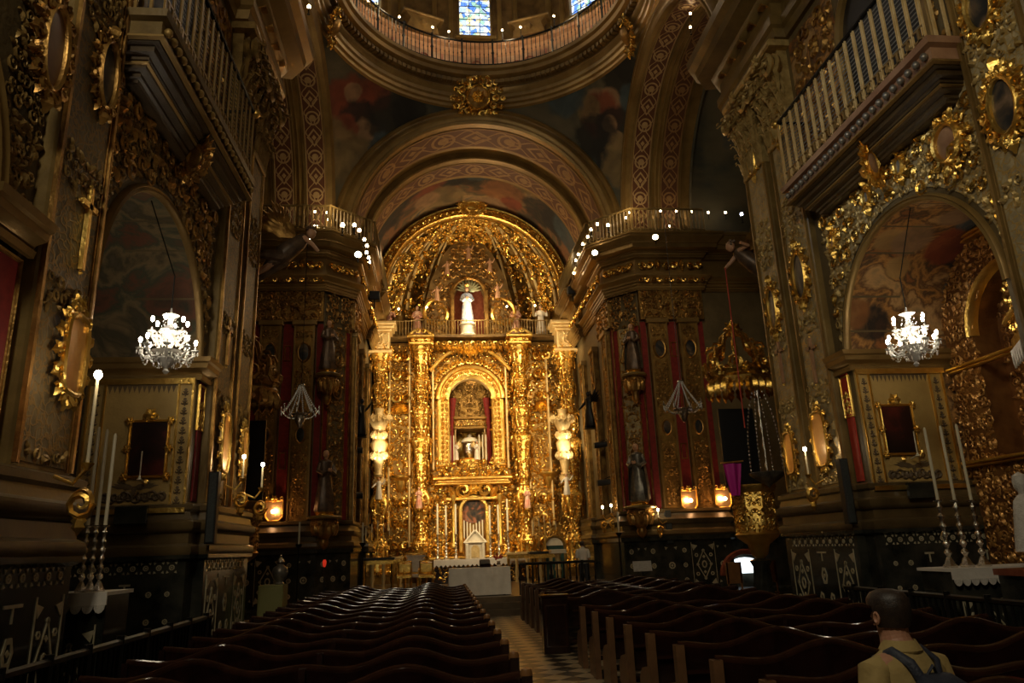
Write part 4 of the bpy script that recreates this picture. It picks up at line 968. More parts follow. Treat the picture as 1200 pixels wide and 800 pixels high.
rosette(q, BT.sub(0, 0, .4), 0, 5.15, .35)
bev(q, BT, -1.4, 1.4, 4.6, 4.75, 0, .5, .03)
pre = A(q, 'tabernacle_arch', 'gold')
q = MB(); prism(q, BT, [(-.56, 3.5)]+[(-.56*cos(PI*i/16), 4.1+.56*sin(PI*i/16)) for i in range(17)]+[(.56, 3.5)], .02, .06); A(q, 'arched_picture', 'madonna', pre); BT = BT0
# lower sides
q = MB(); carve(q, BT.sub(0, 0, .2), -2.1, 1.8, 1.75, 5.1, .19, 15, lambda a, b: abs(a+.15) > .8 or b > 4.5, k=1.2); carve(q, BT.sub(0, 0, .5), -1.9, 1.6, 5.5, 6.3, .2, 91, k=1.3); A(q, 'predella_carving', 'gold2')
# curved cusped fringe beneath the gallery
q = MB()
for k in range(13):
    a = -1.96+k*.3
    leaf(q, BT.sub(0, 0, .3), a, 12.6, .45+.6*(1-abs(k-6)/6), -PI/2, .25, .25); scroll(q, BT.sub(0, 0, .35), a+.15, 12.45, .3, 0, 1 if k % 2 else -1, .2, 1.3, 8, .2)
    leaf(q, BT.sub(0, 0, .5), a+.1, 12.3, .3, -PI/2, .35, .15)
for sg in (1, -1):
    tube(q, [BT(sg*(2.1-1.5*t)-.16, 11.0+1.1*sin(t*PI/2), .35) for t in [i/8 for i in range(9)]], [.1]*9, 8)
A(q, 'fringe', 'gold')
# gallery: floor, curved front
q = MB(); prism(q, W, [(-4.9, 37.2), (-2.2, 36.75), (0, 36.9), (2.2, 36.75), (4.9, 37.2), (4.9, 40.5), (-4.9, 40.5)], 12.70, 12.82); A(q, 'gallery_floor', 'brown', smooth=False)
# semi-dome with meridian ribs converging on its crown
C0 = Vector((0, 35.6, SP)); RD = 4.98
q = MB()
dome = lambda u, v: C0+Vector((-RD*cos(PI*u)*cos(PI/2*v), RD*.93*sin(PI*u)*cos(PI/2*v), RD*sin(PI/2*v)))
grid(q, dome, 48, 20)
grid(q, lambda u, v: C0+Vector((-RD*cos(PI*u), RD*.93*sin(PI*u), -1.3*v)), 48, 2)
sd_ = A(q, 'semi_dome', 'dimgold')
q = MB()
RIBU = (.10, .225, .33, .67, .775, .90)
for u in RIBU:
    for du in (-.02, .02): tube(q, [C0+(dome(u+du*(1-v/20), v/14)-C0)*.985 for v in range(15)], [.10-.06*v/14 for v in range(15)], 5)
q.build('rib', 'cream', sd_).name = 'rib_moulding'
q = MB(); rg = random.Random(3)
for i in range(1500):
    u, v = rg.random(), rg.random()**1.3*.93
    if min(abs(u-k) for k in RIBU) < .012: continue
    p = C0+(dome(u, v)-C0)*.985; n = (C0-p).normalized(); a = n.cross(Vector((0, 0, 1))).normalized(); F = Fr(p, a, n.cross(a) if (n.cross(a)).z > 0 else -n.cross(a), n)
    (scroll(q, F, 0, 0, .30, rg.uniform(0, 6), rg.choice((1, -1)), .12, 1.3, 8, .2) if rg.random() < .55 else leaf(q, F, 0, 0, .30, rg.uniform(0, 6), .4, .12)); leaf(q, F, 0, 0, .22, rg.uniform(0, 6), .4, .1)
q.build('dome_carving', 'gold2', sd_)
# front arch of the semi-dome, carved, with the crowning cartouche
FA = Fr((0, 35.3, 0), (1, 0, 0), (0, 0, 1), (0, -1, 0))
q = MB(); archband(q, FA, 0, SP, [(4.5, -.4), (4.5, 0), (4.55, .08), (4.62, .04), (4.62, 0), (4.9, 0), (4.92, .1), (5.0, .14), (5.06, .06), (5.06, -.1)], n=48)
for i in range(44):
    t = PI*(i+.5)/44; T = FA.sub(4.76*cos(t), SP+4.76*sin(t), 0); scroll(q, T, 0, 0, .26, t, 1 if i % 2 else -1, .1, 1.2, 8, .2); leaf(q, T, 0, 0, .26, t+PI/2, .4, .1)
fa_ = A(q, 'front_arch', 'gold2')
q = MB(); T = FA.sub(.02, SP+4.95, .15); ring(q, T, .42, .28, .1, .14, 20); disc(q, T, .4, .26, .02, 20, .1); cartouche(q, T, .5, .34, 1, 16, 1.5)
for i in range(12): leaf(q, T, 0, .1, .85, PI*i/11, .14, .15)
q.build('crown_cartouche', 'gold', fa_)
# pointed gable round the statue's niche in the gallery
GT = Fr((-.12, 37.9, -.3), (1, 0, 0), (0, 0, 1), (0, -1, 0))
q = MB(); out = [(-2.45, 13.1), (-2.45, 15.0), (-2.05, 16.6), (-1.35, 18.1), (-.55, 19.1), (0, 19.35), (.55, 19.1), (1.35, 18.1), (2.05, 16.6), (2.45, 15.0), (2.45, 13.1)]
prism(q, GT, [(-2.45, 13.1), (-2.45, 15.0), (-2.05, 16.6), (-1.35, 18.1), (-.55, 19.1), (0, 19.35), (0, 16.45), (-.5, 16.3), (-.8, 15.7), (-.85, 13.2)], -.3, 0)
prism(q, GT, [(-a, b) for a, b in [(-2.45, 13.1), (-2.45, 15.0), (-2.05, 16.6), (-1.35, 18.1), (-.55, 19.1), (0, 19.35), (0, 16.45), (-.5, 16.3), (-.8, 15.7), (-.85, 13.2)]], -.3, 0)
gab = A(q, 'gable', 'brown')
q = MB(); carve(q, GT, -2.3, 2.3, 13.4, 19.2, .24, 8, lambda a, b: (abs(a) > .95 or b > 16.5) and abs(a) < 2.4-max(0, b-15.2)*.5, k=1.25)
for sg in (1, -1):
    bev(q, GT, sg*.93-.1, sg*.93+.1, 13.2, 15.9, 0, .3, .03)
archband(q, GT, 0, 15.7, [(.82, -.1), (.82, .12), (.9, .2), (1.0, .16), (1.05, 0)], n=20)
q.build('gable_carving', 'oldgold', gab)
for sg in (1, -1): q = MB(); scroll(q, GT.sub(0, 0, .35), sg*1.65, 14.4, 1.9, PI/2, -sg, .2, 1.1, 20, .075); q.build('volute', 'gold', gab)
q = MB(); grid(q, lambda u, v: GT(-.85*cos(PI*u), 13.2+3.1*v, -.3-.8*sin(PI*u)), 16, 6); q.build('niche_shell', 'redmarble', gab)
q = MB()                                                    # green and white scalloped shell over the niche
for i in range(11): leaf(q, GT.sub(0, 0, .15), 0, 15.85, .75, PI*(i+.5)/11, .13, .1)
q.build('shell_hood', surf('green_gilt_shell', (.20, .26, .16), (.45, .40, .24), .4, .3), gab)
base(alt, (0, 37.6, .52))
# gallery railing
gr = thing('gallery_railing', 'thin gilt railing along the gallery above the altarpiece columns', 'railing', (0, 36.9, 12.82))
def rail_along(root, pts, z0, h, n, mat, r=.022, rail=.04, every=8, loc=(0, 0, 0)):
    loc = Vector(loc); P = [Vector((x, y, 0)) for x, y in pts]; L = [0]
    for i in range(len(P)-1): L.append(L[-1]+(P[i+1]-P[i]).length)
    def pos(t):
        d = t*L[-1]
        for i in range(len(P)-1):
            if d <= L[i+1]+1e-9: return P[i].lerp(P[i+1], (d-L[i])/max(1e-9, L[i+1]-L[i]))
        return P[-1]
    for zz, rr in ((z0+h, rail), (z0+h*.08, rail*.7)):
        q = MB(); tube(q, [Vector((p.x, p.y, zz))-loc for p in P], rr, 6); q.build('rail', mat, root)
    q = MB(); lathe(q, L0, [(r*1.4, 0), (r, h*.1), (r, h*.4), (r*1.8, h*.5), (r, h*.6), (r, h)], 6); b0 = q.build('baluster', mat, root); b0.location = pos(0)+Vector((0, 0, z0))-loc
    for i in range(1, n+1):
        b = b0.copy(); COL.objects.link(b); b.parent = root; b.location = pos(i/n)+Vector((0, 0, z0))-loc
        if i % every == 0: b.scale = (2, 2, 1.06)
    return pos
rail_along(gr, [(-4.6, 37.15), (-3.4, 37.1), (-2.3, 36.8), (-1.2, 37.05), (1.0, 37.05), (2.1, 36.8), (3.2, 37.1), (4.6, 37.15)], 12.82, .85, 60, 'archgold', .022, .03, 7, (0, 36.9, 12.82))
# ================================================================ STATUES
P = at(547, 360, Y=37.9)
figure('statue', 'blue and white Virgin statue in the lit niche above the gallery railing', (P.x, 37.5, 13.55), 2.15, 'bluerobe', pose=0, crown=True)
q = MB(); lathe(q, wf(P.x, 37.3), [(.45, 12.82), (.5, 12.9), (.38, 13.0), (.36, 13.4), (.45, 13.48), (.43, 13.55)], 16); tag(q.build('statue_pedestal', 'whitestone'), 'pinkish white pedestal under the blue and white Virgin statue', 'pedestal')
for px, py, X, lab, rb, ps in ((456, 362, 0, 'rose robed saint statue at left end of the upper gallery', 'pinkrobe', 1), (633, 358, 0, 'white robed saint statue at right end of the upper gallery', 'whiterobe', 1),
                       (489, 366, 0, 'small rose robed figure on the gallery left of the curved volute', 'pinkrobe', 0), (604, 366, 0, 'small rose and white figure on the gallery right of the curved volute', 'pinkrobe', 0)):
    p = at(px, py, Y=37.6); figure('statue', lab, (p.x, 37.6, 12.95), 1.7, rb, pose=ps)
# angels and cherubs of the gable
for i, (px, py, lab) in enumerate(((549, 297, 'cherub with spread arms at the top of the gable under the crown'), (524, 315, 'cherub low on the left slope of the gable'), (574, 312, 'cherub low on the right slope of the gable'),
        (512, 345, 'kneeling cherub on the left volute beside the Virgin niche'), (583, 342, 'kneeling cherub on the right volute beside the Virgin niche'))):
    p = at(px, py, Y=37.5); figure('cherub', lab, (p.x, 37.45, p.z-.4), .85, 'flesh', pose=2, cat='cherub')
# floodlit vases on the outer columns; cream colour paints in their overexposure
for px, py, lab in ((444, 510, 'floodlit creamy gilt vase shaped carving on the outer left altarpiece column'), (660, 510, 'floodlit creamy gilt vase shaped carving on the outer right altarpiece column')):
    p = at(px, py, Y=35.75); r = thing('vase_carving', lab, 'carving', (p.x, 35.75, p.z-2.0)); q = MB(); lathe(q, L0, [(.12, 0), (.22, .1), (.16, .2), (.30, 1.1), (.38, 1.6), (.30, 1.75), (.20, 1.9), (.24, 2.2), (.42, 2.6), (.50, 2.75), (.3, 2.85), (.2, 3.1), (.26, 3.3)], 14, fold=lambda t, z: 1+.07*sin(7*t)); q.build('vase', 'cream', r)
    q = MB()
    for i in range(7):
        t = PI+PI*i/6
        for zz, rr in ((.9, .28), (1.9, .24), (2.7, .46)):
            T = Fr((rr*cos(t), rr*sin(t), zz), (-sin(t), cos(t), 0), (0, 0, 1), (cos(t), sin(t), 0)); leaf(q, T, 0, -.1, .4, PI/2, .3, .16); scroll(q, T, 0, .1, .3, PI/2, 1 if i % 2 else -1, .15, 1.3, 8, .2)
    q.build('leaf_carving', 'cream', r)
for px, py, lab in ((444, 575, 'small white angel on a bracket below the left floodlit vase'), (664, 570, 'small white angel on a bracket below the right floodlit vase')):
    p = at(px, py, Y=35.6); figure('angel_statue', lab, (p.x, 35.55, p.z-.4), 1.0, 'whiterobe', pose=2, wings=True)
for px, py, lab in ((534, 530, 'small white angel kneeling left of the silver urn'), (559, 530, 'small white angel kneeling right of the silver urn')):
    p = at(px, py, Y=38.2); figure('angel_statue', lab, (p.x, 38.2, 6.45), .95, 'whiterobe', pose=0, wings=True)
for px, py, lab in ((491, 583, 'small rose robed figure in the base of the inner left column'), (618, 583, 'small rose robed figure in the base of the inner right column')):
    p = at(px, py, Y=36.4); figure('statue', lab, (p.x, 36.45, p.z-.5), 1.0, 'pinkrobe', pose=0)
# silver urn under its small temple
t = thing('urn_shrine', 'silver urn on columns glowing inside the central arched niche', 'shrine', (-.2, 38.9, 6.06))
U_ = wf(0, 0)
q = MB(); lathe(q, U_, [(.85, 0), (.85, .2), (.7, .25), (.7, .45), (.8, .5)], 20); q.build('base', 'gold', t)
q = MB(); lathe(q, U_, [(.2, .3), (.3, .35), (.15, .45), (.2, .55), (.38, .8), (.42, 1.1), (.38, 1.3), (.45, 1.35), (.42, 1.4), (.3, 1.45)], 20, fold=lambda a, z: 1+.04*sin(10*a)); q.build('urn', 'silver', t)
q = MB(); lathe(q, U_, [(.46, 1.4), (.42, 1.52), (.30, 1.62), (.14, 1.68), (.1, 1.78), (.001, 1.86)], 16); q.build('lid', 'whitestone', t)
for a in range(4):
    an = PI/4+a*PI/2; q = MB(); lathe(q, wf(1.1*cos(an), .9*sin(an)), [(.07, 0), (.04, .1), (.04, 1.9), (.07, 2.0)], 10); q.build('column', 'cream', t)
q = MB(); US = Fr((0, -.75, 0), (1, 0, 0), (0, 0, 1), (0, -1, 0))
for b0, b1, a, c in ((2.0, 2.15, 1.0, .05), (2.15, 2.5, .92, 0), (2.5, 2.65, 1.05, .1)): bev(q, US, -a, a, b0, b1, -1.2, c, .03)
box(q, US, -1.1, 1.1, 2.65, 5.2, -1.2, -.4); carve(q, US.sub(0, 0, -.4), -1.05, 1.05, 2.7, 4.6, .2, 3, k=1.2); q.build('canopy', 'dimgold', t)
q = MB(); carve(q, US, -.9, .9, 2.15, 2.5, .17, 5); q.build('canopy_frieze', 'gold2', t)
q = MB()
for sg in (1, -1): loft(q, [(sg*1.0, .2, 0, .10, .2), (sg*.98, .2, 2.2, .12, .2), (sg*.9, .2, 3.6, .2, .2)], 12)
tag(q.build('red_curtain', 'red'), 'red curtains hanging at the back of the central niche', 'curtain').location = (-.2, 38.0, 6.1)

# saints on brackets at the crossing piers
def pier_saint(px, pt, pb, lab, blab, robe, rz, mant=None, w=.95):
    s = 1 if px > 550 else -1
    p = at(px, pb, Y=27.0); H = at(px, pt, Y=27.0).z-p.z
    x, y = at(px, pb, Y=26.95).x, 26.95
    zz = at(px, pb, Y=26.95).z
    figure('saint_statue', lab, (x, y, zz), H, robe, rz, mantle=mant)
    bracket('carved_bracket', blab, (x, y+.05, zz-.13), w, 1.15, rz)
pier_saint(750, 520, 588, 'dark robed saint statue on the lower bracket of the right crossing pier', 'gilt carved bracket under the lower saint of the right crossing pier', 'silverrobe', -.6, 'silverrobe', 1.2)
pier_saint(743, 380, 434, 'saint statue with a staff on the upper bracket of the right crossing pier', 'gilt carved bracket under the upper saint of the right crossing pier', 'darkrobe', -.6, 'silverrobe')
pier_saint(384, 376, 434, 'dark saint statue on the upper bracket of the left crossing pier', 'gilt carved bracket under the upper saint of the left crossing pier', 'darkrobe', .6)
pier_saint(380, 528, 600, 'dark saint statue on the lower bracket of the left crossing pier', 'dark carved bracket under the lower saint of the left crossing pier', 'darkrobe', .6, None, 1.2)

# ================================================================ ALTAR AND CHANCEL FURNITURE
tb = thing('altar_table', 'rectangular altar table draped in a white cloth at the head of the aisle', 'altar', (-.54, 25.5, .52))
q = MB(); box(q, W, -.9, .9, -.38, .38, .80, .86); q.build('tabletop', 'wood', tb)
for a in (-.8, .8):
    for b in (-.3, .3): q = MB(); box(q, W, a-.04, a+.04, b-.04, b+.04, 0, .80); q.build('leg', 'wood', tb)
q = MB(); n = 120; vs = []; R_ = []
per = [(-1, -.45), (1, -.45), (1, .45), (-1, .45)]
ring_ = []
for i in range(4):
    a, b = Vector(per[i]), Vector(per[(i+1) % 4]); k = 40 if i % 2 == 0 else 18
    for j in range(k): ring_.append((a.lerp(b, j/k), i, j/k))
N_ = len(ring_)
for lev, (z, sp) in enumerate(((.885, -.02), (.88, 0), (.6, .015), (.3, .04), (.03, .06))):
    for j, (p, i, f) in enumerate(ring_):
        o = 1+sp*(.6+.5*sin(j*.9)+.4*sin(j*.37)); vs.append((p.x*(1+(o-1)*.6), p.y*(1+(o-1)*1.6), z))
q.add([Vector(v) for v in vs], [(l*N_+j, l*N_+(j+1) % N_, (l+1)*N_+(j+1) % N_, (l+1)*N_+j) for l in range(4) for j in range(N_)]+[tuple(range(N_))])
q.build('altar_cloth', 'white', tb)
# high altar mensa with white cloth
hm = thing('high_altar', 'long gilt altar ledge under a white cloth behind the draped table', 'altar', (0, 35.7, .52))
q = MB(); bev(q, Fr((0, -.45, 0), (1, 0, 0), (0, 0, 1), (0, -1, 0)), -2.3, 2.2, 0, 1.0, -.9, 0, .03); q.build('body', 'wood', hm)
q = MB(); carve(q, Fr((0, -.46, 0), (1, 0, 0), (0, 0, 1), (0, -1, 0)), -2.2, 2.1, .1, .85, .25, 3); q.build('carving', 'gold2', hm)
q = MB(); box(q, W, -2.4, 2.3, -.6, .45, 1.0, 1.04); box(q, W, -2.4, 2.3, -.6, -.57, .82, 1.0)
for i in range(23): q.add([Vector((-2.4+.204*i, -.6, .82)), Vector((-2.4+.204*(i+1), -.6, .82)), Vector((-2.4+.204*(i+.5), -.6, .72))], [(0, 1, 2)])
q.build('altar_cloth', 'white', hm)
tn = thing('tabernacle', 'white marble tabernacle shaped like a little gabled temple on the high altar', 'tabernacle', (-.2, 35.5, 1.56)); tn.scale = (.85, .85, .8)
F_ = Fr((0, -.3, 0), (1, 0, 0), (0, 0, 1), (0, -1, 0))
q = MB(); prism(q, F_, [(-.52, 0), (-.52, .95), (-.3, 1.3), (0, 1.5), (.3, 1.3), (.52, .95), (.52, 0)], -.6, 0); q.build('body', 'whitestone', tn)
q = MB()
for sg in (1, -1):
    bev(q, F_, sg*.44-.07, sg*.44+.07, 0, .9, 0, .12, .02); tube(q, [F_(sg*.6, .9, .05), F_(sg*.4, 1.15, .05), F_(sg*.2, 1.4, .05), F_(0, 1.6, .05)], [.07, .05, .05, .07], 8)
bev(q, F_, -.6, .6, .88, .96, 0, .14, .02); q.build('columns_and_gable', 'whitestone', tn).name = 'gable_frame'
q = MB(); prism(q, F_, [(-.22, .08), (-.22, .6), (-.1, .76), (.1, .76), (.22, .6), (.22, .08)], 0, .05); q.build('door', 'cream', tn)
# tall altar candlesticks
def candlestick(name, loc, h, ch, label, mat, w=.13, group=None, rc=.022, lit=None, rz=0):
    r = thing(name, label, 'candlestick', loc, rz, group)
    q = MB(); lathe(q, L0, [(w*1.2, 0), (w*1.25, h*.03), (w*.9, h*.06), (w*.6, h*.12), (w*.3, h*.16)], 6); q.build('foot', mat, r)
    q = MB(); pr = [(w*.3, h*.15)]; k = 6
    for i in range(k):
        z = h*(.17+.78*i/k); dz = h*.78/k; pr += [(w*.28, z), (w*(.62-.04*i), z+dz*.35), (w*.5, z+dz*.55), (w*.24, z+dz*.8)]
    q_ = pr+[(w*.25, h*.96)]; lathe(q, L0, q_, 12); q.build('stem', mat, r)
    q = MB(); lathe(q, L0, [(w*.2, h*.95), (w*.75, h*.98), (w*.8, h), (w*.3, h*.985)], 12); q.build('drip_pan', mat, r)
    q = MB(); lathe(q, L0, [(rc, h*.98), (rc*.92, h+ch*.97), (rc*.5, h+ch)], 8); cn = q.build('candle', 'wax', r)
    if lit:
        q = MB(); ball(q, (0, 0, h+ch+.04), lit[1], 8, 1.4); q.build('flame_bulb', lit[0], r)
    return r
words = ['far left', 'second', 'third', 'fourth', 'fifth', 'far right']
for i, (px, pt) in enumerate(((513, 590), (523, 592), (534.5, 590), (575, 592), (585, 591), (596, 584))):
    p = at(px, 648, Y=35.9); z0 = 1.56; zt = at(px, pt, Y=35.9).z
    candlestick('altar_candlestick', (p.x, 35.9, z0), (zt-z0)*.45, (zt-z0)*.55, 'tall white candle on silver altar candlestick, %s of six across the high altar' % words[i], 'silver', .13, 'tall candlesticks on the high altar', .045)
for i in range(7):
    p = at(544+i*3.6, 622, Y=36.3); candlestick('small_candlestick', (p.x, 36.3, at(547, 634, Y=36.3).z), .15, .62+.07*abs(i-3), 'short white candle, number %s from left in the row under the arched picture' % ['one', 'two', 'three', 'four', 'five', 'six', 'seven'][i], 'gold', .07, 'seven candles under the arched picture', .035)
# lit candles flanking the urn
for i, px in enumerate((524, 528, 532, 562, 566, 570)):
    p = at(px, 535, Y=37.75); candlestick('small_candlestick', (p.x, 37.75, 6.08), .3, 1.3, 'slim white candle standing %s of the silver urn' % (['far left', 'left', 'close left', 'close right', 'right', 'far right'][i]), 'gold', .07, 'slim candles beside the urn', .03)
for px, lab in ((540, 'dark leather lectern book rest left on the white table'),):
    pass
t = thing('book_stand', 'dark book stand on the white altar table', 'book stand', (-.35, 25.3, 1.41)); q = MB(); prism(q, Fr((0, 0, 0), (0, 1, 0), (0, 0, 1), (1, 0, 0)), [(-.12, 0), (.15, 0), (.15, .22), (-.12, .05)], -.18, .18); q.build('slope', 'wood', t)
q = MB(); box(q, Fr((0, .0, .15), (1, 0, 0), (0, 1, .62)), -.16, .16, -.12, .14, 0, .03); q.build('book', 'black', t)
t = thing('flower_vase', 'small dark flower arrangement at the right of the altar table', 'vase', (.12, 25.5, 1.41))
q = MB(); lathe(q, L0, [(.05, 0), (.08, .06), (.05, .14), (.07, .18)], 12); q.build('vase', 'silver', t)
q = MB(); rg = random.Random(2)
for i in range(22): an = rg.uniform(0, 6.28); e = rg.uniform(.3, 1.3); p = Vector((cos(an)*cos(e), sin(an)*cos(e), sin(e)))*rg.uniform(.1, .22)+Vector((0, 0, .18)); ball(q, p, .035, 6)
q.build('flowers', 'redb', t).name = 'bouquet'
# presider's throne and side chairs
def chair(name, lab, loc, w, h, rz, cush, back):
    r = thing(name, lab, 'chair', loc, rz)
    for a in (-w/2+.04, w/2-.04):
        for b, hh in ((-.28, .46), (.28, .46)):
            q = MB(); lathe(q, wf(a, b), [(.045, 0), (.03, .1), (.05, .25), (.035, .46)], 8); q.build('leg', 'gold2', r)
    q = MB(); bev(q, W, -w/2, w/2, -.32, .32, .42, .54, .03); q.build('seat', cush, r)
    q = MB(); bev(q, Fr((0, .32, 0), (1, 0, 0), (0, 0, 1), (0, -1, 0)), -w/2+.05, w/2-.05, .62, h-.1, -.06, .04, .02); q.build('back', back, r)
    q = MB(); T = Fr((0, .28, 0), (1, 0, 0), (0, 0, 1), (0, -1, 0)); frame_rect(q, T, -w/2, w/2, .55, h, .07, .05); scroll(q, T, 0, h+.05, .22, 0, 1); scroll(q, T, -.1, h+.03, .2, PI, -1); leaf(q, T, 0, h, .22, PI/2)
    for sg in (1, -1): tube(q, [Vector((sg*w/2, .28, .78)), Vector((sg*w/2, 0, .80)), Vector((sg*w/2, -.28, .72)), Vector((sg*w/2, -.26, .5))], .03, 8)
    q.build('carved_frame', 'gold2', r); return r
p = at(487, 690, Y=33); chair('throne_chair', 'gilt armchair with pale upholstered back left of the altar table', (p.x, 33, .52), 1.0, 1.42, 0, 'lace', 'lace')
p = at(498, 690, Y=31); 
for px, lab in ((500, 'low gilt side chair just left of the draped table'), (474, 'gilt side chair at the left end of the chancel')):
    p = at(px, 690, Y=32.5); chair('side_chair', lab, (p.x, 32.5-.6*(px == 500), .52), .6, 1.1, 0, 'gold2', 'gold2')
# dark chancel tables, with little columns, along both sides
for px, y, w, lab in ((432, 33, 1.9, 'dark credenza table with gilt legs on the left side of the chancel'), (640, 33, 1.5, 'dark credenza table with gilt legs on the right side of the chancel'), (475, 34.6, 1.3, 'gilt topped side table left of the high altar'), (612, 34.6, 1.4, 'gilt topped side table right of the high altar')):
    p = at(px, 690, Y=y); w = min(w, 1.4); p.x = max(-4.45, p.x); r = thing('side_table', lab, 'table', (p.x, y, .52))
    q = MB(); bev(q, W, -w/2, w/2, -.35, .35, 1.18, 1.28, .02); q.build('tabletop', 'cream' if y > 34 else 'black', r)
    q = MB(); box(q, W, -w/2+.05, w/2-.05, -.28, .3, 1.0, 1.18); q.build('apron', 'gold2', r)
    for a in (-w/2+.1, -w/6, w/6, w/2-.1):
        q = MB(); lathe(q, wf(a, -.25), [(.09, 0), (.05, .12), (.09, .4), (.05, .7), (.08, 1.0)], 8); q.build('leg', 'cream' if abs(a) < w/4 else 'gold2', r)
for i, (px, py) in enumerate(((421, 655), (427, 655), (650, 640), (446, 655))):
    pass
# silver candelabra on the side tables
def candelabrum(loc, lab, h=1.2, n=5, w=.5):
    r = thing('candelabrum', lab, 'candelabrum', loc)
    q = MB(); lathe(q, L0, [(.16, 0), (.05, .08), (.03, h*.3), (.06, h*.4), (.03, h*.5), (.03, h)], 10); q.build('stem', 'gold', r)
    for i in range(n):
        x = -w+2*w*i/(n-1); zz = h*(.75+.25*(1-abs(x)/w))
        q = MB(); tube(q, [Vector((0, 0, h*.5)), Vector((x*.5, 0, h*.5)), Vector((x, 0, h*.62)), Vector((x, 0, zz))], .018, 6); q.build('arm', 'gold', r)
        q = MB(); lathe(q, wf(x, 0), [(.02, zz), (.018, zz+.35)], 8); q.build('candle', 'wax', r)
p = at(432, 660, Y=33); candelabrum((-4.5, 33, 1.8), 'gilt candelabrum on the dark left credenza')
p = at(640, 655, Y=33); candelabrum((p.x, 33, 1.8), 'gilt candelabrum on the dark right credenza')
# white marble column pedestal and dark green arched doorway on the right
p = at(655.5, 690, Y=30); r = thing('column_pedestal', 'white and gilt column pedestal beside the green arched doorway', 'pedestal', (p.x, 30, .52))
q = MB(); bev(q, W, -.28, .28, -.28, .28, 0, .12, .02); lathe(q, L0, [(.2, .12), (.1, .2), (.1, .5), (.14, .6), (.1, .7), (.1, 1.1), (.18, 1.2)], 14); q.build('shaft', 'cream', r)
q = MB(); bev(q, W, -.3, .3, -.3, .3, 1.2, 1.35, .02); q.build('top', 'whitestone', r)
p = at(651, 660, Y=34.5)
q = MB(); T = Fr((p.x, 34.6, 0), (1, 0, 0), (0, 0, 1), (0, -1, 0)); prism(q, T, [(-.42, .52)]+[(-.42*cos(PI*i/12), 1.95+.42*sin(PI*i/12)) for i in range(13)]+[(.42, .52)], -.05, .03); dgo = q.build('door_chancel', 'green', kind='structure')
q = MB(); prism(q, T, [(.40*cos(PI*i/12), 2.02+.36*sin(PI*i/12)) for i in range(13)], .03, .06); q.build('fanlight', 'whitestone', dgo)
q = MB(); archband(q, T, 0, 1.95, [(.42, -.05), (.42, .08), (.46, .12), (.52, .12), (.55, 0)], n=16)
for sg in (1, -1): bev(q, T, sg*.48-.06, sg*.48+.06, .52, 1.95, 0, .12, .02)
q.build('door_surround', 'dimgold', dgo)
# iron communion rails on both sides of the steps
for s, x0, x1, lab in ((-1, -4.9, -2.3, 'dark iron altar rail on the left of the sanctuary steps'), (1, .72, 3.2, 'dark iron altar rail on the right of the sanctuary steps')):
    if s < 0: continue
    r = thing('altar_rail', lab, 'railing', (x0, 24.6, .53)); rail_along(r, [(x0, 24.6), (x1, 24.6)], .53, .95, int((x1-x0)*5), 'iron', .022, .045, 5, (x0, 24.6, .53))

# ================================================================ PEWS
def pew(width, s, nm, with_label):
    "s = +1: the aisle end is at x = 0 and the bench runs to +x"
    r = thing(nm, with_label, 'pew', (0, 0, 0))
    def wave(x):
        u = x/width*2
        f = u-math.floor(u) if u < 2 else 1.0
        # each half bench: low shoulder, dip, long crest, dip
        return .10*(.5-.5*cos(2*PI*f))**1.3+.035*cos(4*PI*f)-.02
    n = 48; xs = [width*i/n for i in range(n+1)]
    q = MB()
    for y0, y1 in ((0, .035),):
        vs = []
        for x in xs:
            z = .95+wave(x); vs += [Vector((s*x, y0+.05*0, .42)), Vector((s*x, y0-.07, z)), Vector((s*x, y1-.07, z)), Vector((s*x, y1, .42))]
        q.add(vs, [(4*i+j, 4*i+4+j, 4*i+4+(j+1) % 4, 4*i+(j+1) % 4) for i in range(n) for j in range(4)]+[(0, 1, 2, 3), (4*n, 4*n+3, 4*n+2, 4*n+1)])
    q.build('backrest', 'wood', r)
    q = MB(); pts = [Vector((s*x, -.052, .965+wave(x))) for x in xs]; tube(q, pts, .034, 8, flat=.75); q.build('top_rail', 'woodrail', r)
    q = MB(); box(q, W, min(0, s*width), max(0, s*width), -.10, -.02, .70, .735); q.build('book_ledge', 'woodrail', r)
    q = MB(); box(q, W, min(0, s*width), max(0, s*width), .02, .42, .41, .45); q.build('seat', 'woodrail', r)
    q = MB(); box(q, W, min(.05*s, s*(width-.05)), max(.05*s, s*(width-.05)), -.42, -.26, .16, .21); q.build('kneeler', 'woodrail', r)
    for x in (0, width*.5, width):
        q = MB(); T = Fr((s*x, 0, 0), (0, 1, 0), (0, 0, 1), (1, 0, 0))
        cc = 'endwood' if (x == 0 and s > 0) else 'wood'; EP = [(-.13, 0), (.42, 0), (.42, .44), (.30, .56), (.0, .62), (-.02, .98), (-.13, .98)]
        if x == 0: box(q, W, s*.0-.045, s*.0+.045, -.13, -.02, 0, .98)
        prism(q, T, EP if cc == 'endwood' else [(-.44, 0), (.42, 0), (.42, .1), (.36, .16), (.40, .44), (.30, .56), (.06, .62), (.03, .92), (-.10, .98), (-.12, .70), (-.30, .66), (-.32, .3), (-.44, .12)], -.03, .03); q.build('bench_end', cc, r)
    if s < 0: q = MB(); lathe(q, wf(0, -.075, 0), [(.05, .96), (.052, 1.0), (.04, 1.03), (.001, 1.042)], 10); q.build('finial', 'finial', r)
    return r
ords = ['nearest', 'second', 'third', 'fourth', 'fifth', 'sixth', 'seventh', 'eighth', 'ninth', 'tenth', 'eleventh', 'twelfth', 'thirteenth', 'fourteenth', 'fifteenth', 'sixteenth', 'seventeenth', 'eighteenth', 'nineteenth', 'twentieth']
PL = pew(4.0, -1, 'pew', '')
nL = 17
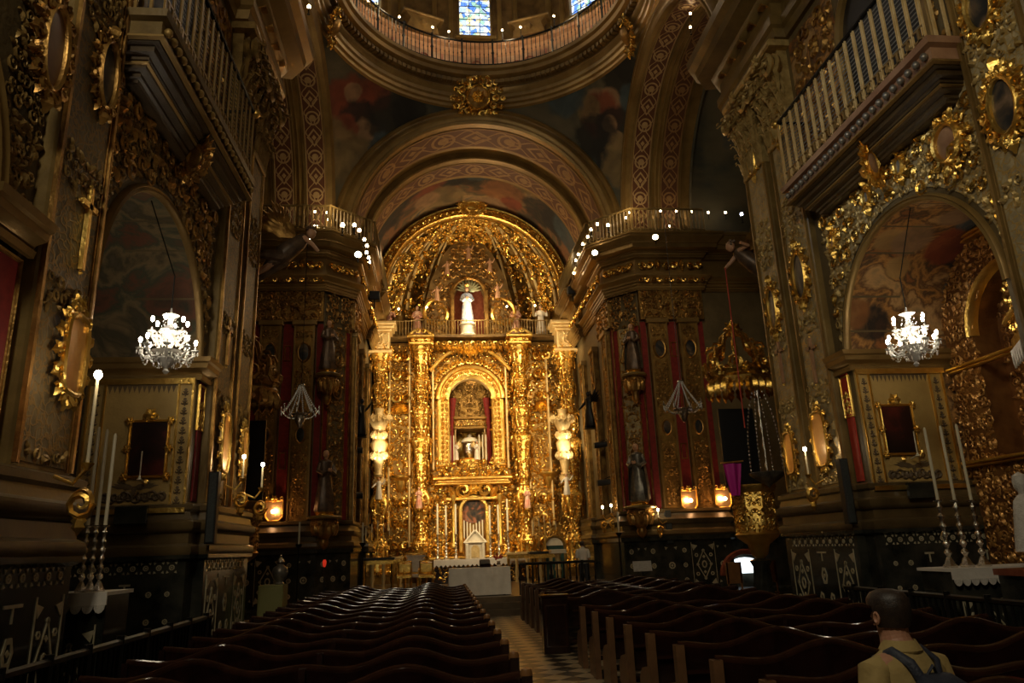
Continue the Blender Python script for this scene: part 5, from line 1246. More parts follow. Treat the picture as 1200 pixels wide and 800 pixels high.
for i in range(nL):
    o = PL if i == 0 else copy_tree(PL)
    o.location = (-1.12, 5.55+1.065*i, 0)
    o['label'] = 'wavy topped dark pew, %s of the left block' % ('nearest row' if i == 0 else ('farthest row' if i == nL-1 else ords[i]+' row from the viewer')); o['group'] = 'wavy topped pews of the left block'
PR = pew(4.25, 1, 'pew', '')
ys = [4.75+1.065*i for i in range(9)]+[15.7+1.065*i for i in range(7)]
for i, y in enumerate(ys):
    o = PR if i == 0 else copy_tree(PR)
    o.location = (.60 if y < 15 else .52, y, 0)
    o['label'] = 'wavy topped dark pew, %s of the right block' % ('nearest row' if i == 0 else ('farthest row' if i == len(ys)-1 else ords[i]+' row from the viewer')); o['group'] = 'wavy topped pews of the right block'
# panelled front desk that breaks the right block at the aisle
r = thing('pew_front_panel', 'tall plain dark wooden front panel closing the right pews at the aisle', 'panel', (0, 15.0, 0))
T = Fr((0, 0, 0), (1, 0, 0), (0, 0, 1), (0, -1, 0))
q = MB(); bev(q, T, .15, .66, 0, 1.04, -.3, 0, .015); q.build('body', 'wood', r)
q = MB(); frame_rect(q, T, .2, .61, .12, .9, .03, .02); bev(q, T, .12, .69, 1.04, 1.08, -.33, .03, .01); q.build('moulding', 'woodrail', r)

# ================================================================ BALCONIES
def balcony(s):  # left parts get darker colours that stand in for shade
    side = 'right' if s > 0 else 'left'; X0, X1 = 5.38, 6.0; Y0, Y1 = 8.5, 13.15; Z = 8.62
    r = thing('balcony', 'long projecting %s side balcony with lattice railing above the chapel arch' % side, 'balcony', (s*X1, Y1, Z))
    pth = [(X1, Y1), (X0, Y1), (X0, Y0), (X1, Y0)]        # inside of the nave lies to the right going towards the viewer
    P_ = pth if s > 0 else [(-x, y) for x, y in reversed(pth)]
    f = lambda pr: [(o, z) for o, z in pr]
    q = MB(); sweep(q, P_, f([(-.5, Z-.44), (-.42, Z-.44), (-.41, Z-.40), (-.37, Z-.38), (-.37, Z-.33), (-.28, Z-.30), (-.26, Z-.24), (-.22, Z-.22), (-.22, Z-.18), (-.14, Z-.15), (-.12, Z-.08), (-.05, Z-.07), (-.04, Z-.03), (.0, Z-.03), (.02, Z), (-.06, Z+.02)])); box(q, W, min(s*(X0+.44), s*X1), max(s*(X0+.44), s*X1), Y0+.44, Y1-.44, Z-.445, Z-.30); q.build('soffit_moulding', 'darksoffit', r)
    q = MB(); sweep(q, P_, [(-.04, Z-.05), (.03, Z-.04), (.03, Z-.01), (-.04, Z)]); sweep(q, P_, [(-.30, Z-.28), (-.23, Z-.26), (-.23, Z-.24), (-.30, Z-.24)]); q.build('soffit_fillet', 'archgold', r)
    q = MB(); sweep(q, P_, f([(-.08, Z), (-.02, Z+.02), (-.02, Z+.22), (.05, Z+.26), (.07, Z+.36), (-.1, Z+.38)])); box(q, W, min(s*(X0+.05), s*X1), max(s*(X0+.05), s*X1), Y0+.05, Y1-.05, Z+.3, Z+.36); q.build('floor_slab', 'pinkstone' if s > 0 else 'stone', r)
    b0 = None
    for i in range(24):
        if b0 is None: q = MB(); ball(q, (0, 0, 0), .06, 10, 1.1); b0 = b_ = q.build('bead', 'silverrobe' if s > 0 else 'shadestucco', r)
        else: b_ = b0.copy(); COL.objects.link(b_); b_.parent = r
        b_.location = (s*(X0-.03), Y0+.12+(Y1-Y0-.24)*i/23, Z+.12)
    q = MB(); n = 17; zb, zt = Z+.38, 10.45
    for i in range(n+1):
        y = Y0+.06+(Y1-Y0-.12)*i/n; box(q, W, s*(X0+.03)-.015, s*(X0+.03)+.015, y-.012, y+.012, zb, zt); box(q, W, s*(X0+.03)-.012, s*(X0+.03)+.012, y+.045, y+.06, zb, zt)
    for k in range(1, 5): box(q, W, min(s*(X0+.03), s*X1), max(s*(X0+.03), s*X1), Y1-.08, Y1-.05, zb+.1, zb+.12)
    for x in (.2, .4): box(q, W, s*(X0+x)-.02, s*(X0+x)+.02, Y1-.08, Y1-.04, zb, zt); box(q, W, s*(X0+x)-.02, s*(X0+x)+.02, Y0+.04, Y0+.08, zb, zt)
    q.build('railing_post', 'cream' if s > 0 else 'archgold', r)
    q = MB(); tube(q, [Vector((s*(X1), Y1-.06, zt+.02)), Vector((s*(X0+.03), Y1-.06, zt+.02)), Vector((s*(X0+.03), Y0+.06, zt+.02)), Vector((s*X1, Y0+.06, zt+.02))], .04, 8); q.build('handrail', 'iron', r)
    q = MB(); ball(q, (s*(X0+.0), Y1, zt+.02), .09, 10); q.build('corner_knob', 'gold', r)
    q = MB(); m_ = 26
    for i in range(n):
        y = Y0+.06+(Y1-Y0-.12)*i/n; d = (Y1-Y0-.12)/n
        for zz in (zb+.08, zb+.26): box(q, W, s*(X0+.03)-.012, s*(X0+.03)+.012, y, y+d, zz, zz+.03)
        box(q, W, s*(X0+.03)-.012, s*(X0+.03)+.012, y+d*.4, y+d*.6, zb+.08, zb+.26)
        if i % 2: 
            T = Fr((s*(X0+.03), y+d/2, zb+.17), (0, 1, 0), (0, 0, 1), (-s, 0, 0)); ring(q, T, .05, .06, .012, .02, 8)
    q.build('fret_band', 'archgold', r)
    q = MB()                                                # wire lattice panels
    for i in range(n):
        y = Y0+.08+(Y1-Y0-.12)*i/n; d = (Y1-Y0-.12)/n-.04; h = zt-zb-.34
        for k in range(14):
            zz = zb+.33+h*k/14; box(q, W, s*(X0+.05)-.004, s*(X0+.05)+.004, y, y+d, zz, zz+.018)
    q.build('lattice', 'grey' if s > 0 else 'iron', r)
    base(r, (s*X1, Y1, Z))
    # black arched sheet stands in for the dark gallery opening
    wl = bpy.data.objects['wall_'+side]; T = Fr((s*5.995, 0, 0), (0, 1, 0), (0, 0, 1), (-s, 0, 0))
    q = MB(); prism(q, T, [(9.1, 8.4)]+[(10.2-1.1*cos(PI*i/14), 11.0+1.1*sin(PI*i/14)) for i in range(15)]+[(11.3, 8.4)], 0, .02); q.build('gallery_dark_sheet', 'black', wl)
    q = MB(); archband(q, T, 10.2, 11.0, [(1.08, 0), (1.08, .1), (1.16, .14), (1.26, .1), (1.3, 0)], n=20)
    for y in (9.0, 11.3): bev(q, T, y-.02, y+.12, 8.4, 11.0, 0, .12, .02); bev(q, T, y-.08, y+.18, 10.85, 11.0, 0, .18, .02)
    q.build('gallery_arch_frame', 'archgold', wl)
    q = MB(); carve(q, T, 11.5, 13.0, 8.6, 12.4, .3, 61); carve(q, T, 8.6, 9.0, 8.6, 12.4, .3, 62); q.build('upper_wall_carving', 'oldgold', wl)
    q = MB(); box(q, T, 11.45, 13.2, 8.5, 12.5, 0, .012); q.build('upper_wall_painting', 'chapfresco', wl)
for s in (-1, 1): balcony(s)
# ================================================================ CHANDELIERS
def pendant_mesh():
    q = MB(); lathe(q, L0, [(.001, 0), (.006, -.008), (.013, -.035), (.010, -.055), (.001, -.068)], 6); return q
def chandelier(name, lab, loc, R=.47, rz=0):
    r = thing(name, lab, 'chandelier', loc, rz)
    q = MB(); lathe(q, L0, [(.02, -.48), (.05, -.44), (.02, -.40), (.09, -.34), (.13, -.26), (.05, -.18), (.03, -.10), (.07, -.03), (.03, .03), (.03, .14), (.08, .20), (.03, .26), (.05, .34), (.02, .42), (.01, .5)], 12); q.build('stem', 'crystal', r)
    q = MB(); lathe(q, L0, [(.05, -.22), (.20, -.17), (.22, -.15), (.06, -.18)], 16); lathe(q, L0, [(.04, .08), (.13, .12), (.15, .14), (.05, .12)], 16); lathe(q, L0, [(.03, .33), (.10, .37), (.12, .39), (.04, .36)], 16); q.build('bowl', 'crystal', r)
    q = MB(); tube(q, [Vector((0, 0, .48)), Vector((0, 0, 1.0))], .009, 6); q.build('rod', 'iron', r)
    pm = pendant_mesh().build('pendant', 'crystal', r); first = True
    def hang(p):
        nonlocal first
        o = pm if first else pm.copy()
        if not first: COL.objects.link(o); o.parent = r
        first = False; o.location = p
    for (n, rad, zz, zt, ph) in ((8, R, -.22, -.10, .2), (6, R*.66, .02, .20, .5)):
        for i in range(n):
            t = 2*PI*i/n+ph; T = Fr((0, 0, 0), (cos(t), sin(t), 0), (0, 0, 1))
            q = MB(); tube(q, [T(rad*a, zz+b) for a, b in ((.05, .06), (.25, .08), (.5, -.03), (.75, -.05), (.95, .02), (1, .09))], .019, 6)
            lathe(q, Fr(T(rad, zz+.09), (1, 0, 0), (0, 1, 0), (0, 0, 1)), [(.01, -.02), (.055, .0), (.06, .015), (.015, .005), (.014, .06), (.010, .07)], 10)
            a_ = q.build('arm', 'crystal', r)
            q = MB(); ball(q, T(rad, zt+.10), .026, 8, 1.7); q.build('bulb', 'bulbw', a_)
            hang(T(rad, zz+.07)); hang(T(rad*1.1, zz+.085)); hang(T(rad*.9, zz+.085)); hang(T(rad*.7, zz-.05)); hang(T(rad*.45, zz-.02))
    for i in range(12):
        t = 2*PI*i/12; hang(Vector((.19*cos(t), .19*sin(t), -.19)))
        if i % 2 == 0: hang(Vector((.12*cos(t), .12*sin(t), .11))); hang(Vector((.10*cos(t), .10*sin(t), -.32)))
    q = MB()                                               # bead swags
    for i in range(8):
        t0, t1 = 2*PI*i/8+.2, 2*PI*(i+1)/8+.2
        for k in range(9):
            u = k/9; t = t0+(t1-t0)*u; rr = R*(.98-.12*sin(PI*u)); ball(q, (rr*cos(t), rr*sin(t), -.20-.13*sin(PI*u)), .012, 4)
        for k in range(12):
            u = k/12; rr = .08+.35*u*R*2; ball(q, (rr*.9*cos(t0), rr*.9*sin(t0), .38-.52*u-.14*sin(PI*u)), .011, 4)
    q.build('crystal_beads', 'crystal', r, kind='stuff')
    return r
CH = []
for px, py, lab, rz in ((197.5, 400, 'lit crystal chandelier hanging in the left chapel arch', .1), (1068, 395, 'lit crystal chandelier hanging in the right chapel arch', .5)):
    p = at(px, py, Y=10.5); CH.append(p); chandelier('crystal_chandelier', lab, (p.x, p.y, p.z), .36, rz)
    s = 1 if px > 500 else -1
    q = MB(); tube(q, [Vector((p.x, p.y, p.z+1.0)), Vector((s*6.15, 10.6, 7.28))], .009, 5); tag(q.build('hanging_wire', 'iron'), 'thin cord holding the chandelier of the %s chapel arch' % ('right' if s > 0 else 'left'), 'cord')
# unlit crystal lamps hanging before the crossing piers
def crystal_lamp(lab, loc, k=1.0):
    r = thing('crystal_lamp', lab, 'hanging lamp', loc)
    q = MB(); lathe(q, L0, [(.02, .62), (.07, .64), (.09, .60), (.02, .56)], 10); lathe(q, L0, [(.22*k, -.16), (.26*k, -.13), (.24*k, -.10), (.20*k, -.13)], 16); lathe(q, L0, [(.02, -.45), (.06, -.40), (.12, -.26), (.20*k, -.13), (.05, -.2)], 12); q.build('bowl', 'silver', r)
    for i in range(8):
        t = 2*PI*i/8; q = MB()
        for m_ in range(15): u = m_/14; rr = .05+(.45*k-.05)*u**1.2; ball(q, (rr*cos(t), rr*sin(t), .60-.66*u), .021, 4, 1.3)
        q.build('bead_strand', 'crystal', r)
        q = MB(); tube(q, [Vector((.1*cos(t), .1*sin(t), -.22)), Vector((.3*k*cos(t), .3*k*sin(t), -.20)), Vector((.45*k*cos(t), .45*k*sin(t), -.08)), Vector((.5*k*cos(t), .5*k*sin(t), .0))], .014, 6); lathe(q, wf(.5*k*cos(t), .5*k*sin(t)), [(.01, 0), (.04, .02), (.012, .03), (.012, .1)], 6); q.build('arm', 'silver', r)
        q = MB(); lathe(q, wf(.5*k*cos(t), .5*k*sin(t), -.0), [(.001, -.14), (.016, -.10), (.012, -.04), (.001, -.01)], 6); q.build('pendant', 'crystal', r)
    q = MB(); tube(q, [Vector((0, 0, .6)), Vector((0, 0, 5.5))], .008, 5); q.build('cord', 'iron', r)
p = at(800, 474, Y=18); crystal_lamp('unlit pear shaped crystal lamp hanging before the right crossing pier', p, 1.0)
p = at(352, 480, Y=18); crystal_lamp('unlit pear shaped crystal lamp hanging before the left crossing pier', p, .9)

# ================================================================ BULBS ON CORNICES AND DOME
def bulbs(name, pts, lab, grp, r=.05, mat='bulb', fn=None, stem=.28):
    src = None
    for px, py in pts:
        p = fn(px, py)
        if src is None:
            o = thing(name, lab, 'lamp', p, 0, grp)
            q = MB(); ball(q, (0, 0, 0), r, 8, 1.35); q.build('bulb', mat, o)
            q = MB(); lathe(q, L0, [(r*.9, -stem), (r*.35, -stem+.03), (r*.35, -r*1.6), (r*.7, -r*1.1)], 8); q.build('holder', 'iron', o); src = o
        else: o = copy_tree(src); o.location = p
bulbs('cornice_lamp', [(738, 249), (733.4, 255), (774, 247), (792.5, 247.5), (810, 248), (830, 249), (850, 249), (784, 265)], 'small candle lamp on the right crossing cornice below the dome', 'cornice lamps facing the dome, right', .045, 'bulb', lambda x, y: at(x, y, Y=26.7))
bulbs('arch_side_lamp', [(712.5, 264), (700, 262.5), (692.5, 269), (688.8, 277.5), (682.8, 286), (677.8, 298), (674.7, 305), (672.5, 320)], 'small candle lamp in the row on the right side of the apse arch', 'row of lamps at the apse arch, right', .055, 'bulb', lambda x, y: at(x, y, X=4.25))
bulbs('cornice_lamp', [(321.6, 248.4), (369, 248), (382, 249), (385, 257), (375.6, 267.5)], 'small candle lamp on the left crossing cornice below the dome', 'cornice lamps facing the dome, left', .045, 'bulb', lambda x, y: at(x, y, Y=26.7))
bulbs('arch_side_lamp', [(401.5, 263.8), (415.3, 263.8), (421, 270), (427, 280.6), (430, 288), (429.7, 296), (432, 302), (432.8, 307)], 'small candle lamp in the row on the left side of the apse arch', 'row of lamps at the apse arch, left', .055, 'bulb', lambda x, y: at(x, y, X=-4.25))
bulbs('dome_lamp', [(431.7, 1), (468, 20), (507, 32), (526, 37), (588.6, 35.6), (610, 32), (649, 19), (686.5, 2)], 'small candle lamp standing on the dome gallery rail', 'lamps round the dome gallery', .045, 'bulb', lambda x, y: at(x, y, Z=23.75), .5)
def floodlamp(p, aim, lab, k=1.0):
    r = thing('floodlight', lab, 'floodlight', p); d = (Vector(aim)-Vector(p)).normalized(); T = Fr((0, 0, 0), d.cross(Vector((0, 0, 1))), d.cross(Vector((0, 0, 1))).cross(d) if False else (0, 0, 1), d)
    q = MB(); lathe(q, T, [(.06*k, -.22*k), (.12*k, -.18*k), (.14*k, 0), (.15*k, .02*k), (.12*k, 0), (.10*k, -.04*k)], 12); tube(q, [Vector((0, 0, 0)), Vector((0, 0, -.3*k))], .02, 6); q.build('housing', 'iron', r)
    q = MB(); disc(q, T, .12*k, .12*k, -.015*k, 12, .01); q.build('lens', 'spot', r)
for px, py, X, Y, lab in ((768, 277.5, None, 26.1, 'bright floodlight on the right crossing cornice'), (697, 296, 4.5, None, 'bright floodlight on the right cornice beside the apse arch'), (360.6, 281.6, None, 26.1, 'bright floodlight on the left crossing cornice'), (419.7, 298, -4.5, None, 'bright floodlight on the left cornice beside the apse arch'), (370, 266.6, None, 26.5, 'second floodlight on the left crossing cornice')):
    p = at(px, py, X=X, Y=Y); floodlamp(p, EYE+Vector((0, 0, 6)), lab)
bulbs('gallery_lamp', [(438, 372), (463, 365), (471, 360)]*0+[(500, 360), (594, 359), (467, 362), (627, 358)], 'small lamp on the gallery above the altarpiece', 'lamps on the altarpiece gallery', .045, 'bulb', lambda x, y: at(x, y, Y=36.9))
bulbs('nave_cornice_lamp', [(809, 16), (809, 32)], 'small lamp high by the right nave arch', 'lamps high on the right arch', .04, 'bulb', lambda x, y: at(x, y, Y=20))
bulbs('cold_lamp', [(827, 35), (869, 251)], 'bluish white lamp near the right nave cornice', 'bluish lamps at the right', .05, 'bulbc', lambda x, y: at(x, y, Y=20))
bulbs('arch_lamp', [(362, 8)], 'single warm lamp high beside the dome ring on the left', 'single lamp by dome', .06, 'bulb', lambda x, y: at(x, y, Y=20))
# black lamp boxes at the altarpiece and stage lamps clamped to the piers
for px, py, lab in ((438.8, 346, 'square black lamp box on the left white cornice of the altarpiece'), (671, 340, 'square black lamp box on the right white cornice of the altarpiece')):
    p = at(px, py, X=4.55 if px > 550 else -4.55); r = thing('lamp_box', lab, 'lamp box', p); q = MB(); bev(q, Fr((0, 0, 0), (1, 0, 0), (0, 0, 1), (0, -1, 0)), -.22, .22, -.2, .2, -.3, .05, .03); q.build('housing', 'black', r)
    q = MB(); tube(q, [Vector((0, 0, -.2)), Vector((0, 0, -.6))], .03, 6); q.build('post', 'iron', r)
for px, py, lab in ((417, 527, 'black cylindrical stage lamp upper left of the altarpiece'), (417, 580, 'black cylindrical stage lamp lower left of the altarpiece'), (704, 521, 'black cylindrical stage lamp upper right of the altarpiece'), (708, 565, 'black cylindrical stage lamp lower right of the altarpiece')):
    s = 1 if px > 550 else -1; p = at(px, py, Y=30); r = thing('stage_lamp', lab, 'stage lamp', p)
    q = MB(); T = Fr((0, 0, 0), (0, -.5, 0), (0, 0, 1), (-s, .5, -.05)); lathe(q, T, [(.05, -.28), (.11, -.25), (.13, 0), (.12, .28), (.15, .3)], 14); q.build('housing', 'black', r)
    q = MB(); tube(q, [Vector((0, 0, .12)), Vector((s*.3, 0, .25)), Vector((s*.55, 0, .25))], .02, 6); q.build('bracket', 'iron', r)
# black iron lamp clusters seen against the altarpiece
for px, py, lab in ((424, 487, 'dark winged bronze lamp bearer against the left edge of the altarpiece'), (690, 478, 'dark winged bronze lamp bearer against the right edge of the altarpiece')):
    s = 1 if px > 550 else -1; p = at(px, py, Y=30.5); r = figure('lamp_bearer', lab, (p.x, p.y, p.z-.8), 1.5, 'black', rz=-s*1.2, pose=2, wings=True, face='black')
    for c in r.children: c.data.materials[0] = M['iron'] if c.name.startswith(('wing', 'halo', 'plinth')) else c.data.materials[0]
# ================================================================ DOME RAILING, CARTOUCHES
dr_ = thing('dome_railing', 'dark iron railing circling the gallery at the foot of the dome', 'railing', (0, CY, 22.1))
q = MB()
ar_ = [(PI*(i/60)) for i in range(61)]
for zz, rr in ((1.30, .045), (.15, .03)): q = MB(); tube(q, [Vector((5.4*cos(t), 5.4*sin(t), zz)) for t in ar_], rr, 6); q.build('rail', 'iron', dr_)
q = MB(); lathe(q, L0, [(.03, 0), (.018, .1), (.018, .6), (.03, .66), (.018, .72), (.018, 1.28)], 6); b0 = q.build('baluster', 'iron', dr_)
for i in range(84):
    t = PI*(.03+.94*i/83); b = b0 if i == 0 else b0.copy()
    if i: COL.objects.link(b); b.parent = dr_
    b.location = (5.4*cos(t), 5.4*sin(t), 0)
    if i % 7 == 3: b.scale = (2.6, 2.6, 1.1)
for i in range(8):                                          # brackets/volutes at the foot of the drum
    t = PI/2+2*PI*(i+.5)/8-(.0); T = Fr((6.35*cos(t), CY+6.35*sin(t), 24.1), (-sin(t), cos(t), 0), (0, 0, 1), (-cos(t), -sin(t), 0))
    q = MB(); prism(q, T, [(-.75, 0), (-.6, .5), (-.8, .75), (.8, .75), (.6, .5), (.75, 0)], -.2, .25); bev(q, T, -.95, .95, .75, .9, -.2, .35, .04); boss(q, T.sub(0, .4, .25), 0, 0, .2); q.build('drum_console', 'brown', bpy.data.objects['wall_drum_base'])
# railings above the crossing cornices
for s in (-1, 1):
    r = thing('cornice_railing', 'low gilt railing on top of the %s crossing cornice' % ('right' if s > 0 else 'left'), 'railing', (s*6.1, 27, 13.98))
    rail_along(r, [(s*8.9, 26.25), (s*5.9, 26.25), (s*4.35, 27.7), (s*4.35, 34.8)], 13.98, .95, 74, 'stone', .028, .05, 6, (s*6.1, 27, 13.98))
# great cartouche over the apse arch and smaller ones on the ring
r = thing('cartouche', 'large carved gilt rosette cartouche above the apse arch under the dome ring', 'cartouche', (0, 27.7, 20.85))
T = Fr((0, 0, 0), (1, 0, 0), (0, -.35, 1), (0, -1, -.35))
q = MB(); disc(q, T, .48, .50, .15, 20, .12); q.build('shield', 'oldgold', r)
q = MB(); ring(q, T, .5, .52, .1, .25, 22); cartouche(q, T, .62, .62, 0, 14, 2.0); cartouche(q, T, .95, .8, 0, 16, 1.6); rosette(q, T.sub(0, 0, .2), 0, 0, .35, 8); q.build('carved_frame', 'gold2', r)
for s in (-1, 1):
    p = at(768, 30, Y=24.0) if s > 0 else Vector((-5.75, 24, 20.9)); p = Vector((s*5.6, 23.5, 20.9))
    r = thing('cartouche', 'carved gilt cartouche on the dome ring above the %s transept arch' % ('right' if s > 0 else 'left'), 'cartouche', p); T = Fr((0, 0, 0), (0, 1, 0), (-s*.3, 0, 1), (-s, 0, 0)); q = MB(); disc(q, T, .3, .4, .1, 16, .15); q.build('shield', 'oldgold', r)
    q = MB(); cartouche(q, T, .4, .5, 0, 12, 1.8); q.build('carved_frame', 'gold2', r)

# ================================================================ NEAR PIERS: MEDALLIONS, MIRRORS, SCONCES
RW = Fr((5.83, 0, 0), (0, 1, 0), (0, 0, 1), (-1, 0, 0)); LW = Fr((-5.83, 0, 0), (0, 1, 0), (0, 0, 1), (1, 0, 0))
def wallat(px, py):
    s = 1 if px > 550 else -1; p = at(px, py, X=s*5.83); return (RW if s > 0 else LW), p
def med(px, py, rx, ry, lab, paint='ovalpaint', fm='gold', name='oval_painting', cat='picture', dens=14, k=1.0, out=0.0, yy=None):
    T, p = wallat(px, py); return medallion(name, lab, T.sub(yy if yy else p.y, p.z, out), rx, ry, paint, fm, 0, cat, None, dens, k)
med(1176, 125, .24, .42, 'oval painting in a heavy gilt leaf frame high on the right near pilaster', dens=18, k=1.1, yy=7.95)
med(1172, -18, .24, .40, 'framed oval painting at the upper right edge above the other oval', dens=14, yy=7.95)
med(128, 95, .22, .45, 'oval painting in a dark gilt frame high on the left near pilaster', fm='oldgold', dens=16, k=.8, yy=8.1)
med(936, 325, .26, .52, 'oval picture in gilt frame on the second right pilaster', dens=14, yy=13.87)
med(906, 362, .22, .50, 'oval picture in gilt frame on the farther right pilaster', dens=12, yy=15.25)
med(875, 195, .20, .42, 'pink marble oval on the farther right pilaster below the capital', 'pinkstone', dens=8, k=.8, yy=15.25, name='marble_medallion', cat='medallion')
med(908, 150, .20, .42, 'pink marble oval on the second right pilaster below the capital', 'pinkstone', dens=8, k=.8, yy=13.87, name='marble_medallion', cat='medallion')
# the frame at the extreme upper left sits on the side chapel pier
med(48, 40, .22, .50, 'dark curvy framed panel at the upper left edge', 'pinkstone', 'oldgold', dens=16, yy=6.95, name='oval_relief', cat='relief')
# medallions in the spandrels
T6 = Fr((5.99, 0, 0), (0, 1, 0), (0, 0, 1), (-1, 0, 0)); T6L = Fr((-5.99, 0, 0), (0, 1, 0), (0, 0, 1), (1, 0, 0))
p = at(1113, 167, X=5.95)
r = thing('heart_medallion', 'pink heart shaped medallion in gilt scroll frame on the right spandrel', 'medallion'); T = T6.sub(p.y, p.z, .05)
q = MB(); disc(q, T, .24, .28, .03, 22, .05); q.build('stone', 'pinkstone', r); q = MB(); ring(q, T, .26, .30, .05, .12, 24); scroll(q, T, -.12, -.22, .3, 0, 1, .1, 1.4, 10, .2); cartouche(q, T, .3, .34, 0, 10, 1); q.build('scroll_frame', 'gold', r); base(r, T(0, 0, 0))
p = at(922, 283, X=5.95)
for px, py, lab in ((1055, 195, 'small grey blue oval stone set among gilt carving, right spandrel, upper'), (1017, 232, 'small grey blue oval stone set among gilt carving, right spandrel, lower'), (977, 283, 'shell scroll with dark centre on the far side of the right spandrel')):
    p = at(px, py, X=5.95); medallion('stone_medallion', lab, T6.sub(p.y, p.z, .03), .10, .15, 'grey' if px > 1000 else 'pinkstone', 'gold', 0, 'medallion', None, 8, .7)
for px, py, s, lab in ((1023, 195, 1, 'protruding gilt cartouche with pink oval under the right balcony'), (227, 188, -1, 'carved head cartouche under the left balcony')):
    p = at(px, py, X=s*5.7); r = thing('corbel_cartouche', lab, 'cartouche', p)
    T = Fr((0, 0, 0), (s*.8, .6, 0) if False else (.9, s*.45, 0), (0, 0, 1), (-s*.45, -.9, 0) if False else (-s*.45*1, -.9, 0))
    q = MB(); disc(q, T, .15, .2, .12, 18, .05); q.build('stone', 'pinkstone' if s > 0 else 'oldgold', r)
    q = MB(); ring(q, T, .16, .21, .04, .16, 20); cartouche(q, T, .2, .26, 0, 14, 1.0)
    for i in range(9): leaf(q, T, 0, .1, .42, PI*i/8, .12, .1)
    tube(q, [T(0, 0, .05), T(0, .1, -.3), T(0, .25, -.6)], [.12, .16, .2], 8); q.build('carved_frame', 'gold' if s > 0 else 'oldgold', r)
# gilt crosses on the pilasters
def cross(px, py, h, lab, yy, mat='pinkstone'):
    T, p = wallat(px, py); T = T.sub(yy, p.z, 0); r = thing('wall_cross', lab, 'cross')
    q = MB(); box(q, T, -.035, .035, -h*.62, h*.38, 0, .05); box(q, T, -.17, .17, h*.12, h*.19, 0, .05)
    q.build('cross_bars', mat, r); q = MB()
    for a, b, an in ((0, h*.38, PI/2), (.17, h*.155, 0), (-.17, h*.155, PI), (0, -h*.62, -PI/2)): leaf(q, T, a, b, .06, an, .5, .04); 
    q.build('flared_tip', 'gold', r); base(r, T(0, 0, 0))
cross(968, 408, .95, 'slim rose stone cross on the second right pilaster', 13.87); cross(913, 420, .95, 'slim rose stone cross on the farther right pilaster', 15.25); cross(112, 268, 1.0, 'slim gilt cross on the left near pilaster', 8.1, 'gold'); cross(277, 405, .9, 'dim gilt cross on the left pilaster beyond the chapel', 13.87, 'oldgold')
# cornucopia mirrors that throw back candle light
def mirror(px, py, rx, ry, lab, yy, Tt=None, k=1.0, fm='gold'):
    if Tt is None: T, p = wallat(px, py); T = T.sub(yy, p.z, .04)
    else: T = Tt
    r = thing('framed_mirror', lab, 'mirror')
    q = MB(); n = 20; pts = [(rx*math.copysign(abs(cos(2*PI*i/n))**.55, cos(2*PI*i/n)), ry*math.copysign(abs(sin(2*PI*i/n))**.6, sin(2*PI*i/n))) for i in range(n)]; prism(q, T, pts, .0, .04); q.build('mirror_glass', 'mirror', r)
    q = MB(); tube(q, [T(a*1.06, b*1.04, .05) for a, b in pts+[pts[0]]], .03*k, 6); cartouche(q, T, rx*1.05, ry*1.05, 0, 14, .8*k); rosette(q, T, 0, ry+.1, .16*k); q.build('carved_frame', fm, r)
    base(r, T(0, 0, 0)); return r
mirror(961, 515, .24, .52, 'glowing framed mirror on the second right pilaster reflecting a candle', 13.95)
mirror(921, 533, .19, .42, 'glowing framed mirror on the farther right pilaster', 15.3)
mirror(272, 525, .24, .52, 'glowing framed mirror on the left pilaster beyond the chapel', 13.95)
mirror(292, 535, .19, .45, 'framed mirror on the farther left pilaster behind the lit sconce', 15.3)
mirror(97, 425, .22, .42, 'large gilt framed mirror on the left near pilaster behind the candle', 8.1, k=1.1)
# wall sconces with bulb and candle sleeve
def sconce(px, py, lab, X=None, Y=None, h=.45, arm=.3, mat='bulb', k=1.0, pr=.035):
    p = at(px, py, X=X, Y=Y); s = 1 if px > 550 else -1; r = thing('wall_sconce', lab, 'wall lamp', p)
    q = MB(); lathe(q, L0, [(.018*k, -h), (.016*k, -.05)], 8); q.build('candle_sleeve', 'wax', r)
    q = MB(); lathe(q, L0, [(.01, -h-.08), (.06*k, -h-.02), (.065*k, -h), (.02, -h+.005)], 10); tube(q, [Vector((0, 0, -h-.05)), Vector((s*arm*.4, 0, -h-.2)), Vector((s*arm, 0, -h-.12))], .02*k, 6)
    T = Fr((0, -.02, -h-.4), (1, 0, 0), (0, 0, 1), (0, -1, 0)); scroll(q, T, 0, 0, .28*k, 0, s, .08, 1.5, 12, .14); ring(q, T, .10*k, .14*k, .02, .05, 14); leaf(q, T, 0, -.1, .2*k, -PI/2, .4, .08); q.build('arm', 'gold', r)
    q = MB(); ball(q, (0, 0, 0), pr, 10, 1.25); q.build('bulb', mat, r); return p
SCN = []
SCN.append(sconce(943, 526, 'lit candle sconce between the two glowing mirrors of the right pier', X=5.45, h=.5, mat='bulbw'))
SCN.append(sconce(115, 439, 'lit tall candle sconce on the left near pilaster in front of the mirror', X=-5.3, h=.9, mat='bulbw', pr=.04))
SCN.append(sconce(286, 535, 'lit candle sconce on the left pilaster, the left one of two close lamps', X=-5.45, h=.4, mat='bulbw'))
SCN.append(sconce(308, 544, 'lit candle sconce on the left pilaster, the right one of two close lamps', X=-5.3, h=.45, mat='bulbw'))
SCN.append(sconce(771, 597, 'small lit sconce right of the lower saint on the right crossing pier', Y=26.6, h=.3, mat='bulbw', pr=.04))
for px, py, lab in ((706, 594, 'small lit lamp low between altarpiece and right crossing pier, left one'), (716, 592, 'small lit lamp low between altarpiece and right crossing pier, right one'), (413, 603, 'small lit lamp low between the left crossing pier and altarpiece')):
    sconce(px, py, lab, Y=29, h=.3, pr=.05)
